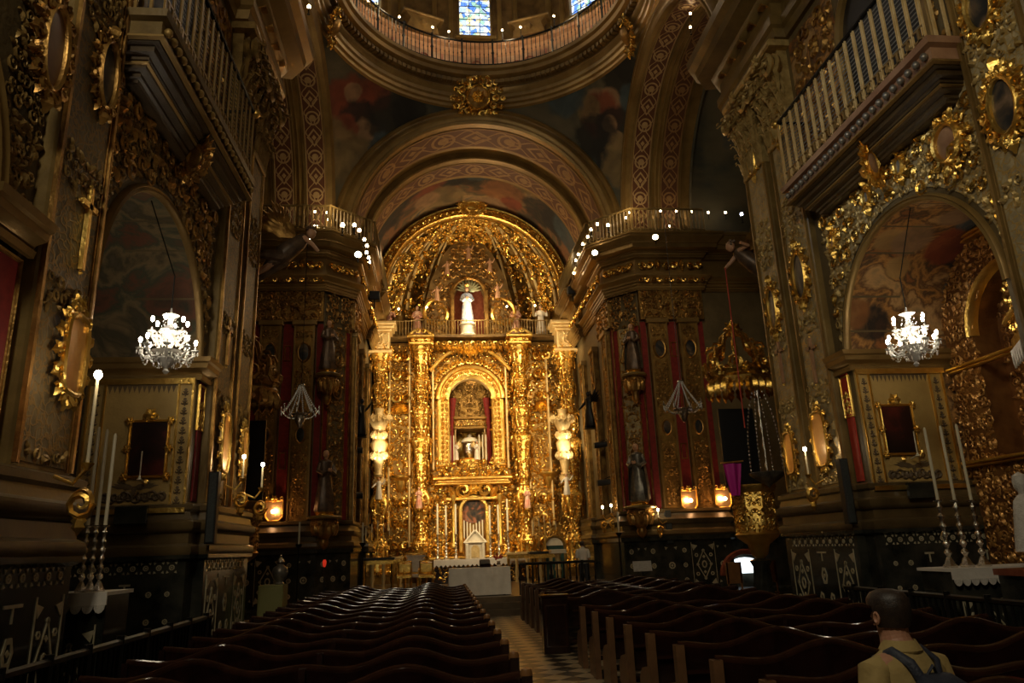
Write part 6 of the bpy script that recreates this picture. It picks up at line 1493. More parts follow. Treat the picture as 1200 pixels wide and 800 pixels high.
# amber lanterns: a bulb in front of a framed glass on the crossing piers
AMB = []
for px, py, lab in ((808, 585, 'amber glowing framed lantern on the first pilaster of the right crossing pier'), (848, 583, 'amber glowing framed lantern on the second pilaster of the right crossing pier'), (321, 598, 'amber glowing framed lantern on the left crossing pier')):
    y = 26.9; p = at(px, py, Y=y); r = thing('framed_lantern', lab, 'wall lamp', p); T = Fr((0, 0, 0), (1, 0, 0), (0, 0, 1), (0, -1, 0))
    q = MB(); pts = [(-.30, .34), (-.30, -.22), (-.18, -.36), (.18, -.36), (.30, -.22), (.30, .34)]; prism(q, T, pts, -.06, -.02); q.build('reflector', 'mirror', r)
    q = MB()
    for i in range(6): a, b = pts[i], pts[(i+1) % 6]; tube(q, [T(a[0], a[1], 0), T(b[0], b[1], 0)], .03, 6)
    rosette(q, T, 0, .4, .14); scroll(q, T, -.25, .4, .16, 0, 1); scroll(q, T, .25, .4, .16, PI, -1); q.build('frame', 'gold', r)
    q = MB(); ball(q, T(0, -.04, .13), .08, 10, .9); q.build('bulb', 'amber', r)
    AMB.append(p)
# column loudspeakers
def speaker(px0, py0, px1, py1, lab, X, Y=None, w=.2):
    a, b = at(px0, py0, X=X, Y=Y), at(px1, py1, X=X, Y=Y); z0, z1 = b.z, a.z; c = Vector(((a.x+b.x)/2, (a.y+b.y)/2, z0)); r = thing('column_loudspeaker', lab, 'loudspeaker', c)
    T = Fr((0, 0, 0), (1, 0, 0), (0, 0, 1), (0, -1, 0)); h = z1-z0
    q = MB(); bev(q, T, -w/2, w/2, 0, h, -.16, 0, .015); q.build('cabinet', 'black', r); q = MB(); bev(q, T, -w/2+.02, w/2-.02, .02, h-.02, 0, .012, .008); q.build('grille', 'grill', r)
speaker(250, 552, 245, 637, 'slim black column loudspeaker at the edge of the left pier', -5.60, w=.16); speaker(992, 536, 997, 614, 'slim black column loudspeaker at the edge of the right pier', 5.60, w=.16)
speaker(783, 597, 785, 637, 'slim dark loudspeaker low on the right crossing pier', None, 26.85, .26)
# paintings on the chapel jambs
for s in (-1, 1):
    pts = [(144.5, 551), (193, 491)] if s < 0 else [(1046, 528), (1076, 473)]
    if s < 0: x0, x1, z0, z1 = -6.93, -6.37, 3.37, 4.24
    else: x0, x1, z0, z1 = 6.36, 6.93, 3.42, 4.27
    T = Fr(((x0+x1)/2, 12.74, (z0+z1)/2), (1, 0, 0), (0, 0, 1), (0, -1, 0)); w, h = (x1-x0)/2, (z1-z0)/2
    r = thing('framed_painting', 'small dark painting in a rosetted gilt frame on the %s chapel pier' % ('left' if s < 0 else 'right'), 'painting')
    q = MB(); box(q, T, -w, w, -h, h, -.02, .02); q.build('canvas', 'painting', r)
    q = MB(); frame_rect(q, T, -w-.05, w+.05, -h-.05, h+.05, .05, .05)
    for a in (-1, 1):
        for b in (-1, 0, 1): rosette(q, T.sub(0, 0, .03), a*(w+.05), b*(h+.03), .085); 
    rosette(q, T.sub(0, 0, .03), 0, h+.13, .13); scroll(q, T, -.08, h+.08, .14, 0, 1); scroll(q, T, .08, h+.08, .14, PI, -1); leaf(q, T, 0, -h-.06, .12, -PI/2, .5)
    q.build('frame', 'gold', r); base(r, T(0, 0, 0))
    q = MB(); lathe(q, wf(T.o.x+(.0 if s < 0 else .12), 12.5), [(.05, T.o.z-h-.1), (.02, T.o.z-h-.06), (.011, T.o.z-h-.02), (.011, T.o.z-.08), (.004, T.o.z-.07)], 8); tube(q, [Vector((T.o.x+(.0 if s < 0 else .12), 12.5, T.o.z-h-.08)), Vector((T.o.x+(.0 if s < 0 else .12), 12.7, T.o.z-h-.12))], .012, 6)
    tag(q.build('candle_holder', 'wax'), 'single thin candle on a bracket before the %s chapel pier painting' % ('left' if s < 0 else 'right'), 'candle')
    r = thing('wall_plaque', 'small dark plaque on the %s chapel ledge' % ('left' if s < 0 else 'right'), 'plaque', (s*6.75, 12.55, 2.72)); q = MB(); bev(q, Fr((0, 0, 0), (1, 0, 0), (0, 0, 1), (0, -1, 0)), -.25, .25, -.14, .14, -.05, .02, .01); q.build('panel', 'marble', r)
# ================================================================ SIDE ALTARS: TABLE, CLOTH, SILVER CANDLESTICKS
for s in (-1, 1):
    x0, x1 = (-6.9, -5.62) if s < 0 else (5.15, 6.9); yb = 9.6 if s < 0 else 10.25; zt = 1.68 if s < 0 else 1.50
    r = thing('side_altar', 'side altar table with white lace edged cloth in the %s chapel' % ('left' if s < 0 else 'right'), 'altar', ((x0+x1)/2, yb, 0)); hw = (x1-x0)/2
    q = MB(); bev(q, Fr((0, -.3, 0), (1, 0, 0), (0, 0, 1), (0, -1, 0)), -hw+.03, hw-.03, 0, zt-.04, -.65, 0, .02); q.build('body', 'marble', r)
    q = MB(); box(q, W, -hw, hw, -.36, .4, zt-.04, zt); box(q, W, -hw-.005, hw+.005, -.37, -.35, zt-.14, zt); q.build('altar_cloth', 'white', r)
    q = MB(); n = int(hw*2/.12)
    for i in range(n):
        a = -hw+2*hw*i/n; prism(q, Fr((0, -.372, 0), (1, 0, 0), (0, 0, 1), (0, -1, 0)), [(a, zt-.14)]+[(a+hw/n*(1-cos(PI*k/6)), zt-.14-.09*sin(PI*k/6)) for k in range(7)], 0, .006)
    q.build('lace_edge', 'lace', r)
    q = MB(); F_ = Fr((0, -.305, 0), (1, 0, 0), (0, 0, 1), (0, -1, 0)); inlay_panel(q, F_, -hw+.1, 0, .2, zt-.35, 1); inlay_panel(q, F_, 0, hw-.1, .2, zt-.35, 1); q.build('inlay', 'inlay', r)
    if s > 0: C_ = [(1114, 664, 500), (1134, 664, 498), (1154, 664, 496)]
    else: C_ = [(110, 698, 500), (117, 698, 503), (125, 695, 508)]
    for i, (px, pb, pt) in enumerate(C_):
        yc = 9.45 if s < 0 else 10.2; p = at(px, pb, Y=yc); z0 = zt; 
        if s > 0: zz = at(px, pt, Y=yc).z; hh = at(px+3, 585, Y=yc).z-z0
        else: zz = at(px, pt, Y=9.45).z; hh = at(px, 615, Y=9.45).z-z0; p.x = -5.93+.1*i-.08
        candlestick('silver_candlestick', (p.x, yc, z0), hh, zz-z0-hh, 'tall silver candlestick with long ivory candle on the %s side altar, %s of three' % ('right' if s > 0 else 'left', ['left one', 'middle one', 'right one'][i]), 'silver', .085 if s > 0 else .06, 'silver candlesticks on the %s side altar' % ('right' if s > 0 else 'left'), .022, rz=.0)
    # iron railing closing the chapel
    r = thing('chapel_railing', 'dark turned railing closing the %s side chapel' % ('right' if s > 0 else 'left'), 'railing', (s*5.5, 8, 0)); xr = 5.35 if s < 0 else 4.97
    rail_along(r, [(s*xr, 5.2), (s*xr, 12.4)], 0, 1.15, 56, 'iron', .022, .04, 6, (s*5.5, 8, 0))
# reliquary bust with stole at the right edge
p = at(1191, 590, Y=9.2)
r = thing('reliquary_bust', 'veiled bust with white and gold cope at the right edge by the side altar', 'bust', (p.x+.12, 9.2, 1.35))
q = MB(); loft(q, [(0, 0, .36, .24, .18), (0, 0, .5, .22, .17), (0, 0, .8, .17, .14), (0, 0, 1.0, .13, .12), (0, 0, 1.08, .06, .07)], 18); q.build('cope', 'lace', r)
q = MB(); lathe(q, L0, [(.05, 1.05), (.05, 1.12), (.085, 1.17), (.095, 1.25), (.08, 1.33), (.001, 1.38)], 12); q.build('head', 'lace', r)
q = MB(); lathe(q, L0, [(.12, .15), (.07, .2), (.05, .28), (.09, .34), (.2, .36)], 12); q.build('foot', 'gold', r)
q = MB()
for sg in (1, -1): tube(q, [Vector((sg*.06, -.12, 1.02)), Vector((sg*.07, -.17, .8)), Vector((sg*.09, -.2, .45))], .028, 6, flat=.5)
q.build('stole', 'pinkrobe', r)
q = MB(); box(q, W, p.x-.25, p.x+.6, 8.1, 8.7, 0, 1.5); q2 = MB(); bev(q2, Fr((p.x+.17, 8.9, 0), (1, 0, 0), (0, 0, 1), (0, -1, 0)), -.4, .5, 0, 1.42, -.6, 0, .03); r = thing('bust_pedestal', 'dark pedestal carrying the veiled bust at the right edge', 'pedestal', (p.x+.17, 9.2, 0)); o = q2.build('shaft', 'marble', r); base(r, (p.x+.17, 9.2, 0))
q = MB(); bev(q, Fr((p.x+.17, 8.86, 1.42), (1, 0, 0), (0, 0, 1), (0, -1, 0)), -.45, .55, 0, .08, -.66, 0, .02); o = q.build('top_slab', 'redmarble', r); o.location = -Vector((p.x+.17, 9.2, 0))
# gilt retable inside the right chapel, arched, with shell head and draped ledge
r = thing('side_altarpiece', 'gilt carved altarpiece with arched shell niche inside the right chapel', 'altarpiece')
T = Fr((9.36, 11.2, 0), (0, 1, 0), (0, 0, 1), (-1, 0, 0)); T = Fr((7.9, 0, 0), (0, 1, 0), (0, 0, 1), (-1, 0, 0))
q = MB(); archwall(q, T, 9.0, 12.7, 1.2, 7.2, 10.9, 1.05, 5.4, -.5, 0, 20, 1.05, 3.2); box(q, T, 9.0, 12.7, 1.2, 7.2, -.6, -.5); q.build('back_panel', surf('amber_gilt_ground', (.16, .065, .018), (.30, .14, .04), .4, .5), r)
q = MB(); carve(q, T, 9.05, 12.65, 1.4, 7.1, .12, 12, lambda a, b: not ((abs(a-10.9) < 1.05 and 3.2 < b < 5.4) or (b > 5.4 and (a-10.9)**2+(b-5.4)**2 < 1.15)), k=1.25); carve(q, T.sub(0, 0, -.5), 9.9, 11.9, 3.25, 6.3, .15, 13); q.build('carved_relief', 'amberstucco', r)
q = MB(); archband(q, T, 10.9, 5.4, [(1.03, -.1), (1.03, .06), (1.06, .10), (1.09, .06), (1.12, .10), (1.15, .02)], n=22)
for z, c in ((3.1, .2), (4.85, .14), (7.1, .2)): bev(q, T, 9.0, 12.7, z, z+.05, 0, c*.7, .02); bev(q, T, 9.0, 12.7, z+.05, z+.11, 0, c, .02)
q.build('arch_and_cornice', 'gold', r).name = 'arch_moulding'
q = MB()
for i in range(11): leaf(q, T.sub(0, 0, -.48), 10.9, 5.4, .9, PI*(i+.5)/11, .12, .1)
q.build('shell_hood', 'gold', r)
base(r, (8.0, 11, 0))
r = thing('canopied_niche', 'gilt carved canopy with pale lace drapery at the right edge of the right chapel', 'canopy'); T = Fr((6.35, 9.0, 0), (1, 0, 0), (0, 0, 1), (0, -1, 0)); T = Fr((6.6, 9.3, 0), (.6, 1, 0), (0, 0, 1), (-1, .6, 0))
q = MB(); bev(q, T, -.3, .5, 4.55, 4.75, -.4, .15, .03); bev(q, T, -.36, .56, 4.95, 5.05, -.4, .2, .03); carve(q, T, -.3, .5, 2.2, 4.4, .16, 6); carve(q, T.sub(0, 0, .1), -.3, .5, 4.75, 5.6, .18, 7); q.build('carving', 'gold2', r)
q = MB(); box(q, T, -.3, .5, 1.9, 4.6, -.3, 0); q.build('panel', 'brown', r)
q = MB()
for i in range(5): prism(q, T.sub(0, 0, .15), [(-.28+.16*i, 4.55), (-.12+.16*i, 4.55), (-.15+.16*i, 4.36), (-.20+.16*i, 4.28), (-.25+.16*i, 4.36)], 0, .03)
q.build('drapery_fringe', 'lace', r); base(r, (6.6, 9.3, 1.9))
# ================================================================ PULPIT, CANOPY, ANGELS AT THE CROSSING, RIGHT
def pulpit(s):
    side = 'right' if s > 0 else 'left'; gm = 'gold2' if s > 0 else 'oldgold'
    X, Y = (6.4, 19.0) if s > 0 else (-6.9, 19.4)
    r = thing('pulpit_canopy', 'gilt carved hanging canopy crowned with scrolls above the %s pulpit' % side, 'canopy', (X, Y, 6.3))
    q = MB(); lathe(q, L0, [(.82, -.25), (.86, -.1), (.80, 0), (.86, .1), (.70, .25), (.2, .3)], 8); q.build('rim', gm, r)
    q = MB()
    for i in range(8):
        t = 2*PI*i/8+.39; T = Fr((.78*cos(t), .78*sin(t), 0), (-sin(t), cos(t), 0), (0, 0, 1), (cos(t), sin(t), 0)); 
        for k in (-.25, 0, .25): leaf(q, T, k, -.15, .42, -PI/2, .3, .12)
        scroll(q, T, 0, .25, .45, PI/2, 1 if i % 2 else -1, .15, 1.4, 10, .18); rosette(q, T, .2, .1, .2)
        V = Fr((0, 0, 0), (cos(t), sin(t), 0), (0, 0, 1)); tube(q, [V(.75, .25), V(.70, .7), V(.42, .85), V(.35, 1.15), V(.12, 1.35)], [.09, .07, .06, .05, .05], 6); scroll(q, V, .6, .75, .4, 0, 1, .06, 1.4, 10, .16)
    rosette(q, Fr((0, 0, 1.35), (1, 0, 0), (0, 0, 1), (0, -1, 0)), 0, 0, .3, 8)
    q.build('crest', gm, r)
    r = thing('pulpit', 'polygonal gilt carved pulpit on the %s of the crossing' % side, 'pulpit', (X, Y, 1.6))
    q = MB(); lathe(q, L0, [(.1, -.1), (.22, .0), (.3, .25), (.55, .42), (.60, .5), (.55, .56), (.55, 1.55), (.64, 1.62), (.66, 1.75), (.5, 1.76)], 8); q.build('body', 'gold' if s > 0 else 'oldgold', r)
    q = MB()
    for i in range(8):
        t = 2*PI*(i+.5)/8; T = Fr((.515*cos(t), .515*sin(t), 1.05), (-sin(t), cos(t), 0), (0, 0, 1), (cos(t), sin(t), 0)); carve(q, T, -.20, .20, -.48, .48, .085, i, k=1.3)
    q.build('carved_panel', gm, r)
    q = MB(); lathe(q, L0, [(.5, -1.6), (.5, -1.4), (.3, -1.3), (.22, -.3), (.3, -.15), (.15, -.1)], 8); q.build('pillar', 'marble', r)
    q = MB(); box(q, W, -.5, .5, .45, .53, 1.76, 3.9); q.build('back_board', 'black', r)
pulpit(1); pulpit(-1)
p = at(886, 480, Y=18.4)
r = thing('hanging_silver_lamp', 'dull silver sanctuary lamp hanging under the gilt canopy on the right', 'hanging lamp', (p.x, 18.2, at(886, 560, Y=18.2).z))
q = MB(); lathe(q, L0, [(.02, -.25), (.05, -.2), (.2, -.1), (.42, .05), (.46, .12), (.42, .14), (.2, .1)], 18, fold=lambda t, z: 1+.03*sin(12*t)); q.build('bowl', 'silverrobe', r)
for i in range(4):
    t = PI/4+PI*i/2; q = MB()
    for k in range(22): ball(q, (.42*(1-(k/24)**3)*cos(t), .42*(1-(k/24)**3)*sin(t), .12+k*.1), .028, 4, 1.6)
    q.build('chain', 'silver', r)
q = MB(); lathe(q, L0, [(.02, .1), (.05, .3), (.02, .5), (.06, .8), (.02, 1.1), (.07, 1.3), (.02, 1.5), (.06, 1.7), (.02, 2.1), (.07, 2.25), (.02, 2.5)], 12); q.build('stem', 'silver', r)
def flag(p, lab):
    r = thing('draped_banner', lab, 'banner', p); q = MB(); grid(q, lambda u, v: Vector(((u-.5)*.5*(1-.5*v), .06*sin(u*9), -v*.8)), 12, 8); q.build('cloth', 'magenta', r); q = MB(); tube(q, [Vector((-.3, 0, .02)), Vector((.3, 0, .06))], .02, 6); q.build('rod', 'gold', r)
flag(at(858, 543, Y=18.2), 'small magenta cloth hanging beside the right pulpit')
# flying lamp bearing angels high on the near piers
for s, px, py, lab in ((1, 876, 305, 'flying angel statue with spread wings holding a red cord on the right crossing corner'), (-1, 345, 290, 'dark flying angel with raised wings on the left crossing corner')):
    p = at(px, py, Y=16.8); r = thing('flying_angel', lab, 'statue', p)
    T = Fr((0, 0, 0), (-s*.75, .2, 0), (0, 0, 1)); rb = 'darkrobe'
    q = MB(); tube(q, [T(-.75, -.75), T(-.5, -.45), T(-.2, -.15), T(.08, .12), T(.25, .3)], [.05, .16, .24, .20, .12], 12)
    tube(q, [T(-.3, -.3, .1), T(-.8, -.35, .25), T(-1.05, -.6, .2)], [.16, .1, .03], 8); tube(q, [T(-.2, -.3, -.1), T(-.7, -.75, -.1), T(-.95, -1.05, -.1)], [.16, .1, .03], 8)
    q.build('robe', rb, r)
    q = MB(); ball(q, T(.38, .42), .12, 10, 1.2); tube(q, [T(.2, .25, .1), T(.4, .05, .2), T(.55, -.1, .15)], [.07, .05, .04], 8); tube(q, [T(.2, .25, -.1), T(.0, .3, -.3), T(.2, .35, -.4)], [.07, .05, .04], 8)
    tube(q, [T(-.5, -.5, .05), T(-.85, -.8, .1), T(-1.1, -1.0, .1)], [.09, .06, .04], 8); q.build('body', 'flesh', r)
    for k in (1, -1):
        q = MB(); F_ = T.sub(.0, .25, .12*k, 0)
        for i in range(7): leaf(q, F_, -.05*i, 0, 1.15-.09*i, PI-.25-.22*i if k > 0 else PI/2+.55-.12*i, .16, .06)
        q.build('wing', 'oldgold', r)
    q = MB(); rg = random.Random(5)
    for i in range(10): ball(q, T(.36+rg.uniform(-.1, .08), .5+rg.uniform(-.06, .06), rg.uniform(-.1, .1)), .05, 5)
    q.build('hair', 'darkrobe', r)
    if s > 0:
        a = T(.55, -.1, .15)+p; q = MB(); tube(q, [a, Vector((a.x, a.y, 4.6))], .016, 5); tag(q.build('hanging_rope', 'redb'), 'long red cord hanging from the flying angel on the right', 'cord')
# ================================================================ CORNER OBJECTS, LEFT AND RIGHT
p = at(320, 702, Y=17); r = thing('box_cabinet', 'plain yellow green cabinet standing by the left pier behind the pews', 'cabinet', (p.x, 17, 0))
q = MB(); bev(q, Fr((0, -.25, 0), (1, 0, 0), (0, 0, 1), (0, -1, 0)), -.27, .25, 0, 1.42, -.5, 0, .015); q.build('body', 'olive', r)
q = MB(); bev(q, Fr((0, -.25, 0), (1, 0, 0), (0, 0, 1), (0, -1, 0)), -.23, .21, .06, 1.36, 0, .012, .006); q.build('door', 'olive', r)
r = thing('lidded_urn', 'grey white lidded urn standing on the yellow green cabinet', 'urn', (p.x+.12, 17, 1.42))
q = MB(); lathe(q, L0, [(.09, 0), (.10, .02), (.07, .05), (.14, .14), (.17, .24), (.15, .34), (.07, .40), (.06, .44)], 18); q.build('body', 'silverrobe', r); q = MB(); lathe(q, L0, [(.08, .43), (.09, .46), (.06, .52), (.02, .56), (.03, .59), (.001, .62)], 14); q.build('lid', 'silver', r)
q = MB(); lathe(q, wf(-5.7, 26.2), [(.03, 1.6), (.06, 1.68), (.065, 1.78), (.04, 1.84)], 10); tag(q.build('votive_lamp', 'flame'), 'red votive lamp by the dado of the left crossing pier', 'lamp').data
q = MB(); tube(q, [Vector((-5.7, 26.2, 1.6)), Vector((-5.7, 26.2, 0))], .02, 6); tag(q.build('votive_stand', 'iron'), 'thin iron stand under the red votive lamp', 'stand')
# lit doorway of the right transept with orange seats before it
q = MB(); T = Fr((at(875, 676, Y=26.95).x, 26.95, 0), (1, 0, 0), (0, 0, 1), (0, -1, 0)); prism(q, T, [(-.75, .8)]+[(-.75*cos(PI*i/12), .85+.5*sin(PI*i/12)) for i in range(13)]+[(.75, .8)], -.05, 0); q.build('window_4' if 'window_4' not in bpy.data.objects else 'window_9', 'daylight', kind='structure')
q = MB(); archband(q, T, 0, .75, [(.8, 0), (.8, .12), (.95, .14), (1.0, .05)], k=.9); q.build('trim_doorway', 'redmarble', kind='structure')
for i, (px, lab) in enumerate(((860, 'orange wooden chair back left of the bright doorway'), (901, 'brown orange chair back right of the bright doorway'))):
    p = at(px, 695, Y=22); r = thing('wooden_chair', lab, 'chair', (p.x, 22, 0))
    for a in (-.2, .2):
        for b in (-.2, .2): q = MB(); box(q, W, a-.02, a+.02, b-.02, b+.02, 0, .45 if b > 0 else 1.35); q.build('leg', 'finial', r)
    q = MB(); box(q, W, -.24, .24, -.24, .24, .43, .48); q.build('seat', 'finial', r); q = MB(); bev(q, Fr((0, -.2, 0), (1, 0, 0), (0, 0, 1), (0, -1, 0)), -.24, .24, .75, 1.35, -.03, .02, .01); q.build('backrest', 'finial', r)
# red rope post, white notice card on the right pier
p = at(753, 662, Y=25.5); r = thing('notice_card', 'small white card leaning low against the right crossing pier', 'card', (p.x, 25.5, p.z-.2)); q = MB(); box(q, Fr((0, 0, 0), (1, 0, 0), (0, .25, 1)), -.32, .32, 0, .34, 0, .02); q.build('card', 'lace', r); q = MB(); box(q, W, -.03, .03, .05, .1, -(p.z-.2), .2); q.build('stand', 'iron', r)
for px, y, lab in ((730, 24, 'thin dark floor candlestand before the right crossing pier'), (424, 26, 'thin dark floor candlestand at the left crossing pier'), (348, 24, 'thin dark floor candlestand before the left crossing pier')):
    p = at(px, 690, Y=y); r = thing('candlestand', lab, 'candlestand', (p.x, y, 0)); q = MB(); lathe(q, L0, [(.2, 0), (.03, .1), (.025, 2.2), (.1, 2.3), (.11, 2.34)], 10); q.build('stand', 'iron', r); q = MB(); lathe(q, L0, [(.03, 2.32), (.028, 3.0)], 8); q.build('candle', 'wax', r)
# ================================================================ PEOPLE
def skin_body(name, joints, edges, par, mat='skin', sub=2):
    me = bpy.data.meshes.new(name); me.from_pydata([j[0] for j in joints], edges, []); o = bpy.data.objects.new(name, me); COL.objects.link(o); o.parent = par
    md = o.modifiers.new('Skin', 'SKIN'); lay = me.skin_vertices[0].data if me.skin_vertices else None
    if lay is None:
        bpy.context.view_layer.objects.active = o; bpy.ops.mesh.customdata_skin_add(); lay = me.skin_vertices[0].data
    for v, j in zip(lay, joints): v.radius = (j[1], j[2] if len(j) > 2 else j[1])
    lay[0].use_root = True
    sb = o.modifiers.new('Subdivision', 'SUBSURF'); sb.levels = sub; sb.render_levels = sub
    me.materials.append(M[mat]); return o
def hand(joints, edges, wrist_i, w, d, side):
    "palm and five separate bent fingers on an arm chain; d points to the fingertips"
    w = Vector(w); d = Vector(d).normalized(); x = Vector((0, 1, 0)) if abs(d.y) < .8 else Vector((1, 0, 0)); x = (x-d*x.dot(d)).normalized(); n = d.cross(x)*side
    pi = len(joints); joints.append((tuple(w+d*.045), .020, .034)); edges.append((wrist_i, pi))
    for k, (off, L) in enumerate(((-.030, .060), (-.010, .072), (.010, .075), (.030, .066))):
        b = len(joints); p0 = w+d*.085+x*off
        joints.append((tuple(p0), .009)); edges.append((pi, b))
        joints.append((tuple(p0+d*L*.5+n*.008), .008)); edges.append((b, b+1))
        joints.append((tuple(p0+d*L*.85+n*.028), .007)); edges.append((b+1, b+2))
    b = len(joints); joints.append((tuple(w+d*.03-x*.032+n*.012), .010)); edges.append((pi, b)); joints.append((tuple(w+d*.065-x*.045+n*.026), .008)); edges.append((b, b+1))
def person(lab, loc, H, rz, shirt, trousers, pack=False, lookx=0):
    r = thing('person', lab, 'person', loc, rz); k = H/1.75
    # the figure faces +y; back to the viewer
    J = []; E_ = []
    def add(p, a, b=None, par=None):
        J.append((tuple(Vector(p)*k), a*k, (b or a)*k)); i = len(J)-1
        if par is not None: E_.append((par, i))
        return i
    pel = add((0, 0, .95), .145, .105); sp1 = add((0, 0, 1.10), .125, .095, pel); sp2 = add((0, .01, 1.27), .155, .105, sp1); sp3 = add((0, 0, 1.41), .13, .085, sp2); nk = add((0, .01, 1.50), .058, .06, sp3); hd0 = add((lookx, .035, 1.575), .066, .082, nk); hd1 = add((lookx, .035, 1.66), .072, .088, hd0)
    for s in (-1, 1):
        h = add((s*.10, 0, .88), .095, None, pel); kn = add((s*.11, .01, .49), .062, None, h); an = add((s*.12, -.01, .09), .042, None, kn); ft = add((s*.13, .10, .04), .038, .035, an); add((s*.14, .18, .03), .03, .025, ft)
        sh = add((s*.185, 0, 1.40), .062, None, sp3); el = add((s*.25, -.03, 1.12), .042, None, sh); wr = add((s*.22, .14, .95), .027, None, el)
        JJ = [(tuple(Vector(j[0])), j[1], j[2]) for j in J]; hand(JJ, E_, wr, Vector((s*.22, .14, .95))*k, (-s*.2, .6, -.5), s); J[:] = [j if len(j) == 3 else (j[0], j[1], j[1]) for j in JJ]
    skin_body('body', J, E_, r)
    # face features and ears
    q = MB(); c = Vector((lookx, .035, 1.63))*k
    tube(q, [c+Vector((0, .088, .02))*k, c+Vector((0, .105, -.015))*k, c+Vector((0, .09, -.03))*k], [.008*k, .014*k, .012*k], 6)
    for s in (-1, 1): lathe(q, Fr(c+Vector((s*.078, 0, -.01))*k, (0, 1, 0), (0, 0, 1), (s, 0, 0)), [(.001, 0), (.018*k, .006*k), (.020*k, .014*k), (.014*k, .018*k), (.008*k, .010*k)], 10, sy=1.6)
    tube(q, [c+Vector((-.02, .088, -.05))*k, c+Vector((.02, .088, -.05))*k], .005*k, 6); q.build('ear_and_nose', 'skin', r).name = 'face'
    q = MB(); lathe(q, Fr(c, (1, 0, 0), (0, 1, 0), (0, 0, 1)), [(.072*k, -.055*k), (.084*k, -.02*k), (.092*k, .03*k), (.088*k, .07*k), (.07*k, .10*k), (.035*k, .118*k), (.001, .122*k)], 28, a0=-PI*1.06, a1=PI*.06, fold=lambda t, z: 1+.006*sin(31*t)+.006*sin(17*t+z*90), sy=1.18)
    lathe(q, Fr(c, (1, 0, 0), (0, 1, 0), (0, 0, 1)), [(.090*k, .045*k), (.090*k, .075*k), (.072*k, .105*k), (.035*k, .121*k), (.001, .124*k)], 28, fold=lambda t, z: 1+.006*sin(23*t), sy=1.16); q.build('hair', 'hair', r)
    # shirt with collar and sleeves
    q = MB()
    loft(q, [(0, 0, .90*k, .185*k, .14*k, 2.4), (0, 0, 1.0*k, .18*k, .135*k, 2.4), (0, 0, 1.15*k, .18*k, .13*k, 2.4), (0, .005*k, 1.28*k, .20*k, .135*k, 2.5), (0, .0, 1.38*k, .21*k, .12*k, 2.6), (0, 0, 1.43*k, .185*k, .10*k, 2.4), (0, 0, 1.465*k, .12*k, .085*k), (0, .005*k, 1.49*k, .075*k, .075*k)], 32)
    for s in (-1, 1): tube(q, [Vector(p)*k for p in ((s*.12, 0, 1.405), (s*.19, 0, 1.385), (s*.225, -.01, 1.28), (s*.245, -.025, 1.16), (s*.25, -.025, 1.10))], [.06*k, .078*k, .070*k, .064*k, .066*k], 16)
    q.build('shirt', shirt, r)
    q = MB(); lathe(q, Fr(Vector((0, .005, 0))*k, (1, 0, 0), (0, 1, 0), (0, 0, 1)), [(.078*k, 1.47*k), (.070*k, 1.515*k), (.073*k, 1.52*k), (.098*k, 1.475*k), (.095*k, 1.465*k)], 24, a0=-PI*1.35, a1=PI*.35); q.build('collar', shirt, r)
    q = MB(); loft(q, [(0, 0, .93*k, .178*k, .13*k), (0, 0, .82*k, .19*k, .135*k)], 24)
    for s in (-1, 1): loft(q, [(s*.10*k, 0, .86*k, .10*k, .12*k), (s*.11*k, 0, .5*k, .078*k, .085*k), (s*.12*k, 0, .1*k, .068*k, .075*k)], 16)
    q.build('trousers', trousers, r)
    for s in (-1, 1): q = MB(); loft(q, [(s*.13*k, .05*k, 0, .05*k, .14*k, 2.6), (s*.13*k, .05*k, .04*k, .05*k, .14*k, 2.6), (s*.125*k, .02*k, .08*k, .042*k, .09*k), (s*.12*k, -.01*k, .12*k, .04*k, .05*k)], 18); q.build('shoe', 'black', r)
    if pack:
        b = thing('backpack', 'dark navy backpack worn on the back of the man in the tan shirt', 'backpack', loc, rz)
        q = MB(); loft(q, [(0, -.20*k, .98*k, .13*k, .07*k, 3.5), (0, -.22*k, 1.02*k, .155*k, .10*k, 3.5), (0, -.22*k, 1.20*k, .16*k, .11*k, 3.5), (0, -.20*k, 1.33*k, .14*k, .085*k, 3), (0, -.17*k, 1.385*k, .08*k, .04*k, 2.5)], 28); q.build('bag', 'navy', b)
        q = MB(); loft(q, [(0, -.325*k, 1.03*k, .11*k, .03*k, 3), (0, -.34*k, 1.05*k, .12*k, .035*k, 3), (0, -.335*k, 1.17*k, .11*k, .03*k, 3), (0, -.32*k, 1.19*k, .09*k, .02*k, 3)], 20); q.build('pocket', 'navy', b)
        for s in (-1, 1):
            q = MB(); P_ = [Vector(v)*k for v in ((s*.06, -.14, 1.36), (s*.085, -.115, 1.43), (s*.10, -.03, 1.475), (s*.11, .07, 1.43), (s*.12, .125, 1.32), (s*.14, .11, 1.15), (s*.155, 0, 1.05), (s*.12, -.14, 1.02))]; tube(q, P_, .026*k, 8, flat=.6); q.build('strap', 'navy', b)
        q = MB(); tube(q, [Vector(v)*k for v in ((-.03, -.15, 1.38), (0, -.16, 1.42), (.03, -.15, 1.38))], .008*k, 6); q.build('handle', 'navy', b)
    return r
p = at(1045, 688, Y=3.6)
person('man seen from behind in a tan collared shirt, standing among the right pews', (.385, 3.6, 0), 1.735, .28, 'shirt', 'denim', True)
p = at(682, 636, Y=28)
person('person in white shirt standing far off by the altar rail, right of the altar', (p.x, 28, .52), 1.62, 0, 'whiteshirt', 'denim')

# ================================================================ LIGHT
wd = bpy.data.worlds.new('world'); SC.world = wd; wd.use_nodes = True
bg = wd.node_tree.nodes['Background']; bg.inputs[0].default_value = (1, .78, .50, 1); bg.inputs[1].default_value = .007
WARM = (1, .76, .44)
